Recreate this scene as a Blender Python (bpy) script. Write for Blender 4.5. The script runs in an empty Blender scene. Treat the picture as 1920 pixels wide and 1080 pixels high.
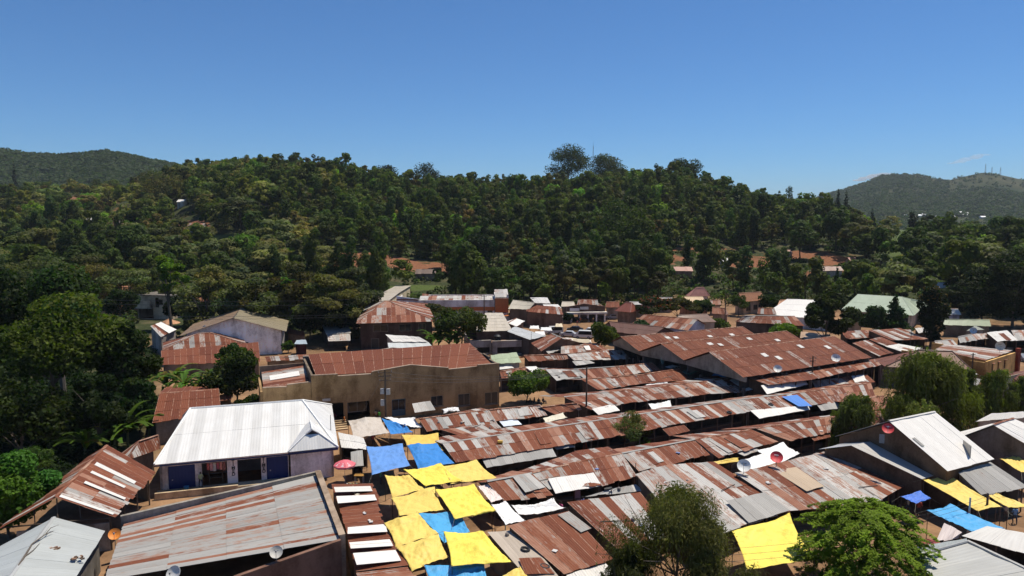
import bpy, bmesh, math, random
import numpy as np
from mathutils import Vector as V, Matrix, noise as mnoise
scene = bpy.context.scene
COL = scene.collection
R = math.radians

# ---------------------------------------------------------------- camera, sky, sun, exposure
FPX, HOR, CAMZ = 1300.0, 405.0, 30.0            # focal length in px of a 1920 px frame, horizon row, drone height (m)
PITCH = math.atan((540 - HOR) / FPX)
cd = bpy.data.cameras.new("camera")
cam = bpy.data.objects.new("camera", cd)
COL.objects.link(cam)
cam.location = (0, 0, CAMZ)
cam.rotation_euler = (math.pi / 2 - PITCH, 0, 0)
cd.sensor_width = 36
cd.lens = 36 * FPX / 1920
cd.clip_start = 0.5
cd.clip_end = 30000
scene.camera = cam

SUN = V((0.30, 0.24, 0.92)).normalized()         # direction towards the sun: high, behind the town and a little to the right
world = bpy.data.worlds.new("World")
scene.world = world
world.use_nodes = True
wn = world.node_tree.nodes
wl = world.node_tree.links
bg = wn["Background"]
sky = wn.new("ShaderNodeTexSky")
sky.sky_type = 'NISHITA'
sky.sun_disc = False
sky.sun_elevation = math.asin(SUN.z)
sky.sun_rotation = math.atan2(SUN.x, SUN.y)
sky.altitude = 1200
sky.air_density = 1.0
sky.dust_density = 0.2
sky.ozone_density = 6.0
tint = wn.new("ShaderNodeMix"); tint.data_type = 'RGBA'; tint.blend_type = 'MULTIPLY'; tint.inputs[0].default_value = 1.0
wl.new(sky.outputs[0], tint.inputs[6]); tint.inputs[7].default_value = (.43, .70, .90, 1)
wl.new(tint.outputs[2], bg.inputs[0])
bg.inputs[1].default_value = 0.086
sd = bpy.data.lights.new("sun", 'SUN')
sd.energy = 3.9
sd.angle = R(0.53)
sd.color = (1.0, 0.93, 0.80)
so = bpy.data.objects.new("sun", sd)
COL.objects.link(so)
so.rotation_euler = SUN.to_track_quat('Z', 'Y').to_euler()
scene.view_settings.view_transform = 'Standard'
scene.view_settings.look = 'None'
scene.view_settings.exposure = 0.46
scene.view_settings.gamma = 1.0
scene.cycles.max_bounces = 5
scene.cycles.diffuse_bounces = 4
scene.cycles.glossy_bounces = 2
scene.cycles.transmission_bounces = 3
scene.cycles.volume_bounces = 0
scene.cycles.use_adaptive_sampling = True
scene.cycles.adaptive_threshold = 0.02
scene.cycles.use_denoising = True

# ---------------------------------------------------------------- reading the place off the photograph
CP, SP = math.cos(PITCH), math.sin(PITCH)
def ray(px, py):
    a = (px - 960) / FPX; b = (540 - py) / FPX
    return V((a, b * SP + CP, b * CP - SP))
def P(px, py, z=0.0):                            # the point seen at a pixel that stands z metres above the town
    d = ray(px, py); t = (z - CAMZ) / d.z
    return V((d.x * t, d.y * t, z))
def atY(px, py, Y):                              # the point seen at a pixel, Y metres ahead
    d = ray(px, py); t = Y / d.y
    return V((d.x * t, Y, CAMZ + d.z * t))
def proj(p):
    c = p[1] * CP - (p[2] - CAMZ) * SP
    u = p[1] * SP + (p[2] - CAMZ) * CP
    return 960 + FPX * p[0] / c, 540 - FPX * u / c

KX = [-900, 0, 200, 320, 350, 430, 510, 640, 720, 830, 1000, 1200, 1300, 1400, 1480, 1560, 1640, 1720, 1920, 2900]
KT = [350, 354, 344, 328, 311, 297, 296, 304, 322, 334, 338, 322, 320, 362, 375, 383, 413, 420, 430, 445]
KR = [700, 700, 700, 680, 650, 620, 600, 600, 600, 620, 620, 600, 580, 560, 540, 520, 470, 430, 420, 420]
KF = [230, 230, 225, 225, 230, 235, 236, 238, 242, 244, 248, 258, 268, 268, 255, 240, 225, 215, 205, 205]
def height(x, y):
    if y < 150: return 0.0
    px = 960 + FPX * x / y
    D0 = np.interp(px, KX, KF); RR = np.interp(px, KX, KR)
    ZR = CAMZ + (HOR - (np.interp(px, KX, KT) + 10 * FPX / RR)) / FPX * RR
    t = (y - D0) / (RR - D0)
    if t <= 0: return 0.0
    bump = 0.0
    if t < 1:
        s = t * t * (3 - 2 * t); z = ZR * (0.55 * s + 0.45 * t)
    else:
        k = min(1.0, (y - RR) / 420.0); z = ZR * (1 - 0.75 * k * k * (3 - 2 * k))
    a = min(1.0, t * 3)
    n = mnoise.noise(V((x * 0.018, y * 0.018, 3.1))) * 3.2 + mnoise.noise(V((x * 0.05, y * 0.05, 7.7))) * 1.0
    return float(z + a * n * (0.5 if t > .9 else 1))
def onhill(px, py):                              # where the sight line through a pixel first meets the ground
    d = ray(px, py); Y = 140.0
    while Y < 1400:
        t = Y / d.y; z = CAMZ + d.z * t
        if z <= height(d.x * t, Y): return V((d.x * t, Y, height(d.x * t, Y)))
        Y += 2.0
    RR = float(np.interp(px, KX, KR)) - 15; x = (px - 960) / FPX * RR
    return V((x, RR, height(x, RR)))

# ---------------------------------------------------------------- materials
def newmat(name):
    m = bpy.data.materials.new(name); m.use_nodes = True
    nt = m.node_tree; b = nt.nodes["Principled BSDF"]
    return m, nt, b
def N(nt, kind, **kw):
    n = nt.nodes.new(kind)
    for k, v in kw.items(): setattr(n, k, v)
    return n
def noise(nt, vec, scale, detail=3, rough=.55):
    n = N(nt, "ShaderNodeTexNoise"); n.inputs["Scale"].default_value = scale
    n.inputs["Detail"].default_value = detail; n.inputs["Roughness"].default_value = rough
    if vec is not None: nt.links.new(vec, n.inputs["Vector"])
    return n.outputs["Fac"]
def math_(nt, op, a, b=None, c=None, clamp=False):
    n = N(nt, "ShaderNodeMath", operation=op, use_clamp=clamp)
    for i, v in enumerate((a, b, c)):
        if v is None: continue
        if isinstance(v, (int, float)): n.inputs[i].default_value = v
        else: nt.links.new(v, n.inputs[i])
    return n.outputs[0]
def mix(nt, f, a, b, mode='MIX'):
    n = N(nt, "ShaderNodeMix", data_type='RGBA', blend_type=mode)
    for s, v in ((n.inputs[0], f), (n.inputs[6], a), (n.inputs[7], b)):
        if isinstance(v, (int, float)): s.default_value = v
        elif isinstance(v, tuple): s.default_value = v if len(v) == 4 else (*v, 1)
        else: nt.links.new(v, s)
    return n.outputs[2]
def ramp(nt, f, a, b):
    n = N(nt, "ShaderNodeMapRange"); n.clamp = True
    n.inputs[1].default_value = a; n.inputs[2].default_value = b
    nt.links.new(f, n.inputs[0]); return n.outputs[0]
def attr(nt): return N(nt, "ShaderNodeAttribute", attribute_name="Col")
def mapped(nt, out, scale):
    n = N(nt, "ShaderNodeMapping"); n.inputs["Scale"].default_value = scale
    nt.links.new(out, n.inputs["Vector"]); return n.outputs[0]
def bump(nt, b, h, strength, dist=.05):
    n = N(nt, "ShaderNodeBump"); n.inputs["Strength"].default_value = strength; n.inputs["Distance"].default_value = dist
    nt.links.new(h, n.inputs["Height"]); nt.links.new(n.outputs[0], b.inputs["Normal"])

M = {}
# corrugated sheet: Col = (how far rusted, how bright the bare zinc, tone of the rust)
m, nt, b = newmat("corrugated_sheet"); M['sheet'] = m
a = attr(nt); sep = N(nt, "ShaderNodeSeparateColor"); nt.links.new(a.outputs["Color"], sep.inputs[0])
uv = N(nt, "ShaderNodeUVMap").outputs[0]
streak = noise(nt, mapped(nt, uv, (5.5, .5, 1)), 1.0, 4, .65)
patch = noise(nt, mapped(nt, uv, (1.2, .8, 1)), 1.0, 5, .7)
fine = noise(nt, mapped(nt, uv, (14, 1.2, 1)), 1.0, 3, .6)
nn = math_(nt, 'ADD', math_(nt, 'MULTIPLY', streak, .65), math_(nt, 'MULTIPLY', patch, .5))
rs = math_(nt, 'ADD', sep.outputs[0], math_(nt, 'MULTIPLY', math_(nt, 'SUBTRACT', nn, .575), 2.3))
mask = ramp(nt, rs, .38, .62)
tone = math_(nt, 'ADD', math_(nt, 'MULTIPLY', sep.outputs[2], .55), math_(nt, 'MULTIPLY', math_(nt, 'SUBTRACT', fine, .3), .9), clamp=True)
rust = mix(nt, tone, (.100, .030, .018), (.285, .102, .054))
zinc = mix(nt, math_(nt, 'MULTIPLY', ramp(nt, fine, .35, .75), .45), (.45, .435, .41), (.28, .25, .22))
zinc = mix(nt, 1.0, zinc, sep.outputs[1], 'MULTIPLY')
rust = mix(nt, math_(nt, 'MULTIPLY', ramp(nt, math_(nt, 'ADD', sep.outputs[2], math_(nt, 'MULTIPLY', patch, .5)), .95, 1.2), .7), rust, (.36, .205, .145))
edge = mix(nt, ramp(nt, rs, .2, .45), zinc, (.30, .18, .125))
seam = math_(nt, 'MULTIPLY', ramp(nt, math_(nt, 'ABSOLUTE', math_(nt, 'SUBTRACT', a.outputs["Alpha"], .5)), .425, .475), ramp(nt, math_(nt, 'ADD', patch, math_(nt, 'MULTIPLY', fine, .3)), .58, .72))
col = mix(nt, mask, mix(nt, .45, zinc, edge), mix(nt, math_(nt, 'MULTIPLY', seam, .75), rust, (.44, .29, .21)))
nt.links.new(col, b.inputs["Base Color"])
b.inputs["Roughness"].default_value = .7
b.inputs["Specular IOR Level"].default_value = .1
wv = N(nt, "ShaderNodeTexWave", wave_type='BANDS', bands_direction='X'); wv.inputs["Scale"].default_value = 1.3
nt.links.new(uv, wv.inputs["Vector"])
bump(nt, b, wv.outputs["Fac"], .5, .035)
# painted sheet: Col is the paint
m, nt, b = newmat("painted_sheet"); M['paint'] = m
a = attr(nt); uv = N(nt, "ShaderNodeUVMap").outputs[0]
st = noise(nt, mapped(nt, uv, (5, .35, 1)), 1.0, 4, .6); big = noise(nt, uv, .35, 3)
f = math_(nt, 'ADD', math_(nt, 'MULTIPLY', st, .35), math_(nt, 'MULTIPLY', big, .35))
col = mix(nt, 1.0, a.outputs["Color"], mix(nt, ramp(nt, f, .22, .5), (.87, .85, .82), (1.05, 1.05, 1.05)), 'MULTIPLY')
nt.links.new(col, b.inputs["Base Color"]); b.inputs["Roughness"].default_value = .5; b.inputs["Specular IOR Level"].default_value = .35
wv = N(nt, "ShaderNodeTexWave", wave_type='BANDS', bands_direction='X'); wv.inputs["Scale"].default_value = 1.0
nt.links.new(uv, wv.inputs["Vector"]); bump(nt, b, wv.outputs["Fac"], .28, .03)
# plaster, block and timber walls: Col is the base colour, with rain stains running down
m, nt, b = newmat("stained_wall"); M['wall'] = m
a = attr(nt); tc = N(nt, "ShaderNodeTexCoord").outputs["Object"]
st = noise(nt, mapped(nt, tc, (.55, .55, .13)), 1.0, 5, .6); big = noise(nt, tc, .35, 5, .65); fi = noise(nt, tc, 5, 3)
f = math_(nt, 'ADD', math_(nt, 'MULTIPLY', st, .5), math_(nt, 'ADD', math_(nt, 'MULTIPLY', big, .45), math_(nt, 'MULTIPLY', fi, .15)))
col = mix(nt, 1.0, a.outputs["Color"], mix(nt, ramp(nt, f, .44, .62), (.68, .62, .56), (1.55, 1.52, 1.48)), 'MULTIPLY')
nt.links.new(col, b.inputs["Base Color"]); b.inputs["Roughness"].default_value = .9; b.inputs["Specular IOR Level"].default_value = .15
bump(nt, b, fi, .25, .03)
# cloth and plastic tarpaulin
m, nt, b = newmat("tarpaulin"); M['tarp'] = m
a = attr(nt); tc = N(nt, "ShaderNodeTexCoord").outputs["Object"]
f = noise(nt, tc, .8, 5, .65); g = noise(nt, mapped(nt, tc, (3, 1, 1)), 2.0, 3)
col = mix(nt, 1.0, a.outputs["Color"], mix(nt, ramp(nt, math_(nt, 'ADD', f, math_(nt, 'MULTIPLY', math_(nt, 'SUBTRACT', noise(nt, tc, 6, 4, .7), .5), .35)), .30, .50), (.80, .76, .70), (1.06, 1.06, 1.06)), 'MULTIPLY')
nt.links.new(col, b.inputs["Base Color"]); b.inputs["Roughness"].default_value = .55; b.inputs["Specular IOR Level"].default_value = .3
bump(nt, b, math_(nt, 'ADD', f, g), .5, .08)
# plain things: Col as it is
m, nt, b = newmat("plain_surface"); M['plain'] = m
a = attr(nt); tc = N(nt, "ShaderNodeTexCoord").outputs["Object"]
col = mix(nt, 1.0, a.outputs["Color"], mix(nt, ramp(nt, noise(nt, tc, 4, 4), .3, .7), (.8, .79, .78), (1.08, 1.08, 1.08)), 'MULTIPLY')
nt.links.new(col, b.inputs["Base Color"]); b.inputs["Roughness"].default_value = .6
m, nt, b = newmat("vehicle_paint"); M['gloss'] = m
a = attr(nt); nt.links.new(a.outputs["Color"], b.inputs["Base Color"]); b.inputs["Roughness"].default_value = .22
m, nt, b = newmat("window_glass"); M['glass'] = m
a = attr(nt); nt.links.new(a.outputs["Color"], b.inputs["Base Color"]); b.inputs["Roughness"].default_value = .12
# foliage and bark
def leafmat(name, rough):
    m, nt, b = newmat(name)
    a = attr(nt); oi = N(nt, "ShaderNodeObjectInfo")
    wnz = N(nt, "ShaderNodeTexWhiteNoise", noise_dimensions='1D'); nt.links.new(oi.outputs["Random"], wnz.inputs["W"])
    k = math_(nt, 'MULTIPLY_ADD', oi.outputs["Random"], .8, .68)
    col = mix(nt, 1.0, mix(nt, 1.0, a.outputs["Color"], k, 'MULTIPLY'), mix(nt, wnz.outputs[0], (.84, 1.0, .80), (1.18, 1.10, .72)), 'MULTIPLY')
    nt.links.new(col, b.inputs["Base Color"]); b.inputs["Roughness"].default_value = rough; b.inputs["Specular IOR Level"].default_value = .1
    tr = N(nt, "ShaderNodeBsdfTranslucent"); nt.links.new(mix(nt, 1.0, col, (1.1, 1.35, .6), 'MULTIPLY'), tr.inputs[0])
    ms = N(nt, "ShaderNodeMixShader"); ms.inputs[0].default_value = .3
    nt.links.new(b.outputs[0], ms.inputs[1]); nt.links.new(tr.outputs[0], ms.inputs[2])
    ms.inputs[0].default_value = .42; nt.links.new(ms.outputs[0], nt.nodes["Material Output"].inputs[0]); return m
M['leaf'] = leafmat("foliage", .6)
m, nt, b = newmat("bark"); M['bark'] = m
tc = N(nt, "ShaderNodeTexCoord").outputs["Object"]
col = mix(nt, noise(nt, mapped(nt, tc, (4, 4, .8)), 1.5, 4), (.05, .038, .028), (.17, .14, .11))
nt.links.new(col, b.inputs["Base Color"]); b.inputs["Roughness"].default_value = .9
# ground: Col = (hill undergrowth, bare red soil, grass)
m, nt, b = newmat("earth_and_undergrowth"); M['ground'] = m
a = attr(nt); sep = N(nt, "ShaderNodeSeparateColor"); nt.links.new(a.outputs["Color"], sep.inputs[0])
tc = N(nt, "ShaderNodeTexCoord").outputs["Object"]
n1 = noise(nt, tc, .12, 5, .6); n2 = noise(nt, tc, 1.1, 5, .65); n3 = noise(nt, tc, .03, 4, .6)
town = mix(nt, ramp(nt, n1, .35, .65), (.17, .10, .056), (.36, .215, .12))
town = mix(nt, 1.0, town, mix(nt, ramp(nt, n2, .3, .7), (.75, .74, .72), (1.08, 1.08, 1.08)), 'MULTIPLY')
soil = mix(nt, ramp(nt, n2, .3, .7), (.13, .055, .03), (.28, .125, .065))
bush = mix(nt, ramp(nt, n2, .3, .68), (.016, .026, .009), (.058, .066, .026))
bush = mix(nt, ramp(nt, n1, .52, .66), bush, (.10, .085, .045))
grass = mix(nt, ramp(nt, n2, .3, .7), (.045, .075, .016), (.10, .12, .035))
c = mix(nt, sep.outputs[0], town, bush)
c = mix(nt, ramp(nt, math_(nt, 'ADD', sep.outputs[2], math_(nt, 'MULTIPLY', math_(nt, 'SUBTRACT', n1, .5), 1.2)), .45, .62), c, grass)
c = mix(nt, ramp(nt, math_(nt, 'ADD', sep.outputs[1], math_(nt, 'MULTIPLY', math_(nt, 'SUBTRACT', n1, .5), 1.4)), .45, .62), c, soil)
nt.links.new(c, b.inputs["Base Color"]); b.inputs["Roughness"].default_value = .95; b.inputs["Specular IOR Level"].default_value = .1
bump(nt, b, n2, .5, .3)
# the far hills
m, nt, b = newmat("far_hillside"); M['far'] = m
tc = N(nt, "ShaderNodeTexCoord").outputs["Object"]
n1 = noise(nt, tc, .004, 6, .62); n2 = noise(nt, tc, .03, 5, .7)
c = mix(nt, ramp(nt, n1, .40, .60), (.030, .044, .018), (.075, .074, .036))
c = mix(nt, 1.0, c, mix(nt, ramp(nt, n2, .32, .68), (.55, .58, .55), (1.2, 1.2, 1.15)), 'MULTIPLY')
nt.links.new(c, b.inputs["Base Color"]); b.inputs["Roughness"].default_value = .95; b.inputs["Specular IOR Level"].default_value = .05
bump(nt, b, n2, .8, 6)

# ---------------------------------------------------------------- mesh building
ORG = {}
def tag(o, label=None, cat=None, group=None, kind=None):
    if label: o['label'] = label
    if cat: o['category'] = cat
    if group: o['group'] = group
    if kind: o['kind'] = kind
    return o
def root(name, label, cat, loc, group=None):
    o = bpy.data.objects.new(name, None); COL.objects.link(o)
    o.empty_display_size = .3
    o.location = loc; ORG[o] = V(loc)
    return tag(o, label, cat, group)
class MB:
    def __init__(s): s.v = []; s.f = []; s.c = []; s.u = []
    def face(s, pts, col, uv=None, al=None):
        i = len(s.v); s.v += [tuple(p) for p in pts]; s.f.append(tuple(range(i, i + len(pts))))
        s.c += [(*col[:3], 1)] * len(pts) if al is None else [(*col[:3], x) for x in al]
        s.u += uv if uv else [(p[0], p[2]) for p in pts]
    def hexa(s, p, col, uvtop=None):                 # p: 4 bottom, 4 top
        idx = ((3, 2, 1, 0), (4, 5, 6, 7), (0, 1, 5, 4), (1, 2, 6, 5), (2, 3, 7, 6), (3, 0, 4, 7))
        for k, f in enumerate(idx):
            uv = None
            if uvtop: uv = [uvtop[j % 4] for j in f]
            s.face([p[j] for j in f], col, uv, [(.0, 1., 1., .0)[j % 4] for j in f] if uvtop else None)
    def box(s, c, d, col, rz=0, m=None):
        hx, hy, hz = d[0] / 2, d[1] / 2, d[2] / 2
        pts = [V(q) for q in ((-hx, -hy, -hz), (hx, -hy, -hz), (hx, hy, -hz), (-hx, hy, -hz), (-hx, -hy, hz), (hx, -hy, hz), (hx, hy, hz), (-hx, hy, hz))]
        mm = m if m else Matrix.Rotation(rz, 3, 'Z')
        s.hexa([mm @ q + V(c) for q in pts], col)
    def slab(s, p0, p1, z0, z1, t, col):              # upright wall along a ground line, thickness t to its left
        d = V((p1[0] - p0[0], p1[1] - p0[1], 0)); n = V((-d.y, d.x, 0)).normalized() * t
        a = V((p0[0], p0[1], 0)); b_ = V((p1[0], p1[1], 0))
        q = [a, b_, b_ + n, a + n]
        s.hexa([x + V((0, 0, z0)) for x in q] + [x + V((0, 0, z1)) for x in q], col)
    def prism(s, poly, vec, col):
        n = len(poly); q = [V(p) + V(vec) for p in poly]
        s.face(list(reversed(poly)), col); s.face(q, col)
        for i in range(n):
            j = (i + 1) % n; s.face([poly[i], poly[j], q[j], q[i]], col)
    def tube(s, pts, rad, col, n=6):
        pts = [V(p) for p in pts]; rings = []
        if isinstance(rad, (int, float)): rad = [rad] * len(pts)
        for i, p in enumerate(pts):
            d = (pts[min(i + 1, len(pts) - 1)] - pts[max(i - 1, 0)]).normalized()
            x = d.orthogonal().normalized() if i == 0 else (rings[-1][1] - d * rings[-1][1].dot(d)).normalized()
            y = d.cross(x); rings.append(([p + (x * math.cos(2 * math.pi * k / n) + y * math.sin(2 * math.pi * k / n)) * rad[i] for k in range(n)], x))
        for i in range(len(pts) - 1):
            A, B = rings[i][0], rings[i + 1][0]
            for k in range(n): s.face([A[k], A[(k + 1) % n], B[(k + 1) % n], B[k]], col)
        s.face(list(reversed(rings[0][0])), col); s.face(rings[-1][0], col)
    def build(s, name, mat, parent=None, loc=None, weld=False, smooth=False):
        me = bpy.data.meshes.new(name)
        o = bpy.data.objects.new(name, me); COL.objects.link(o)
        vv = np.array(s.v, dtype=np.float64)
        if parent is not None: org = ORG[parent]; o.parent = parent
        else:
            org = V(loc) if loc is not None else V(((vv[:, 0].min() + vv[:, 0].max()) / 2, (vv[:, 1].min() + vv[:, 1].max()) / 2, vv[:, 2].min()))
            o.location = org
        ORG[o] = org
        me.from_pydata((vv - np.array(org)).tolist(), [], s.f)
        ca = me.color_attributes.new("Col", 'FLOAT_COLOR', 'CORNER')
        ca.data.foreach_set("color", np.array(s.c, dtype=np.float32).ravel())
        ul = me.uv_layers.new(name="UVMap")
        ul.data.foreach_set("uv", np.array(s.u, dtype=np.float32).ravel())
        me.materials.append(M[mat])
        if smooth: me.polygons.foreach_set("use_smooth", [True] * len(me.polygons))
        return o
def copy_tree(o, parent=None):
    c = o.copy(); COL.objects.link(c); c.parent = parent
    for ch in list(o.children): copy_tree(ch, c)
    return c

# sheets of corrugated iron -------------------------------------------------------------
def pal(kind, rng):
    x = rng.random()
    if kind == 'rust':
        return (rng.uniform(.62, 1.08) if x < .74 else rng.uniform(.1, .55), rng.uniform(.6, 1.1), rng.random())
    if kind == 'deep': return (rng.uniform(.9, 1.25), rng.uniform(.6, .8), rng.uniform(0, .6))
    if kind == 'hall': return (rng.uniform(.85, 1.1) if x < .94 else rng.uniform(.4, .6), rng.uniform(.6, .85), rng.uniform(0, .55))
    if kind == 'mix':
        return (rng.uniform(.66, 1.05) if x < .56 else rng.uniform(.05, .42) if x < .84 else rng.uniform(.42, .66), rng.uniform(.7, 1.15), rng.random())
    if kind == 'palemix':
        return (rng.uniform(.6, 1.0) if x < .26 else rng.uniform(.1, .46), rng.uniform(.8, 1.25), rng.uniform(.5, 1))
    if kind == 'streaked': return (rng.uniform(.6, .9) if x < .2 else rng.uniform(0, .44), rng.uniform(.66, .88), rng.uniform(.5, 1))
    if kind == 'grey': return (rng.uniform(-.15, .32), rng.uniform(.75, 1.15), rng.random())
    if kind == 'dull': return (rng.uniform(-.3, .12), rng.uniform(.68, .9), rng.random())
    if kind == 'light': return (-.5, rng.uniform(1.4, 1.55), .5)
    if kind == 'white': return (-.9, rng.uniform(1.64, 1.74), .5)
    if kind == 'strips':
        return (-.6, rng.uniform(1.55, 1.7), .5) if x < .27 else (rng.uniform(.1, .4), .8, .6) if x < .36 else (rng.uniform(.85, 1.15), .7, rng.uniform(.1, .7))
    return kind                                       # a colour
def isrgb(k): return not isinstance(k, str)
def sheets_quad(mb, A, B, C, D, kind, rng, w=.82, L=2.5, jit=.24, th=.025):
    A, B, C, D = V(A), V(B), V(C), V(D)
    lu = ((B - A).length + (C - D).length) / 2; lv = ((D - A).length + (C - B).length) / 2
    nu = max(1, round(lu / w)); nv = max(1, round(lv / L))
    nrm = (B - A).cross(D - A).normalized()
    if nrm.z < 0: nrm = -nrm
    def at(u, v): return (A * (1 - u) + B * u) * (1 - v) + (D * (1 - u) + C * u) * v
    sag = [rng.uniform(-.04, .04) for _ in range(nu + 1)]
    for i in range(nu):
        cprev = None; off = rng.uniform(0, 60)
        for j in range(nv):
            v0, v1 = j / nv, (j + 1) / nv + (.12 / lv if j < nv - 1 else 0)
            if j == 0: v0 -= rng.uniform(-.3, 1) * jit / lv
            if j == nv - 1: v1 += rng.uniform(0, .5) * jit / lv
            u0, u1 = i / nu - .02 / lu, (i + 1) / nu + .05 / lu
            c = pal(kind, rng)
            if isrgb(kind): k = rng.uniform(.93, 1.05); c = tuple(x * k for x in kind[:3])
            elif cprev and rng.random() < .55: c = (cprev[0] + rng.uniform(-.1, .1), cprev[1], cprev[2])
            cprev = c
            l0 = .012 * (i % 2) + .03 * j + rng.uniform(0, .02)
            q = [at(u0, v0), at(u1, v0), at(u1, v1), at(u0, v1)]
            lift = [l0 + sag[i], l0 + sag[i + 1], l0 + sag[i + 1], l0 + sag[i]]
            top = [p + nrm * (k + th) for p, k in zip(q, lift)]; bot = [p + nrm * k for p, k in zip(q, lift)]
            uv = [(u0 * lu + off, v0 * lv + off), (u1 * lu + off, v0 * lv + off), (u1 * lu + off, v1 * lv + off), (u0 * lu + off, v1 * lv + off)]
            mb.hexa(bot + top, c, uv)
def clip(poly, i, val, keep_gt):
    out = []
    for k in range(len(poly)):
        p, q = poly[k], poly[(k + 1) % len(poly)]
        a = (p[i] >= val) if keep_gt else (p[i] <= val); b_ = (q[i] >= val) if keep_gt else (q[i] <= val)
        if a: out.append(p)
        if a != b_:
            t = (val - p[i]) / (q[i] - p[i]); out.append((p[0] + (q[0] - p[0]) * t, p[1] + (q[1] - p[1]) * t))
    return out
def sheets_poly(mb, pts, kind, rng, w=.82, L=2.6, th=.03):
    pts = [V(p) for p in pts]                          # first edge is the eave
    o = pts[0]; ux = (pts[1] - pts[0]).normalized()
    nrm = V((0, 0, 0))
    for i in range(1, len(pts) - 1): nrm += (pts[i] - o).cross(pts[i + 1] - o)
    nrm.normalize()
    if nrm.z < 0: nrm = -nrm
    vy = nrm.cross(ux).normalized()
    if vy.z < 0: vy = -vy
    poly = [((p - o).dot(ux), (p - o).dot(vy)) for p in pts]
    u0, u1 = min(p[0] for p in poly), max(p[0] for p in poly); v0, v1 = min(p[1] for p in poly), max(p[1] for p in poly)
    nu = max(1, round((u1 - u0) / w)); nv = max(1, round((v1 - v0) / L))
    for i in range(nu):
        off = rng.uniform(0, 60)
        strip = clip(clip(poly, 0, u0 + (u1 - u0) * i / nu, True), 0, u0 + (u1 - u0) * (i + 1) / nu, False)
        if len(strip) < 3: continue
        for j in range(nv):
            cell = clip(clip(strip, 1, v0 + (v1 - v0) * j / nv, True), 1, v0 + (v1 - v0) * (j + 1) / nv, False)
            if len(cell) < 3: continue
            c = pal(kind, rng)
            if isrgb(kind): k = rng.uniform(.94, 1.05) if len(kind) == 3 else (1.04 - kind[3] * (i % 2) * rng.uniform(.6, 1.2)); c = tuple(x * k for x in kind[:3])
            k = .006 * (i % 2) + .02 * (j % 2) + rng.uniform(0, .012)
            bot = [o + ux * a_ + vy * b_ + nrm * k for a_, b_ in cell]
            n = len(bot); top = [p + nrm * th for p in bot]
            uv = [(a_ + off, b_ + off) for a_, b_ in cell]
            area = sum(cell[q][0] * cell[(q + 1) % n][1] - cell[(q + 1) % n][0] * cell[q][1] for q in range(n))
            od = range(n) if area > 0 else range(n - 1, -1, -1)
            ua, ub = u0 + (u1 - u0) * i / nu, u0 + (u1 - u0) * (i + 1) / nu
            mb.face([top[q] for q in od], c, [uv[q] for q in od], [min(1, max(0, (cell[q][0] - ua) / (ub - ua))) for q in od])
            mb.face([bot[q] for q in reversed(list(od))], c, [uv[q] for q in reversed(list(od))])
            for q in range(n): mb.face([bot[q], bot[(q + 1) % n], top[(q + 1) % n], top[q]], c)
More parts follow.
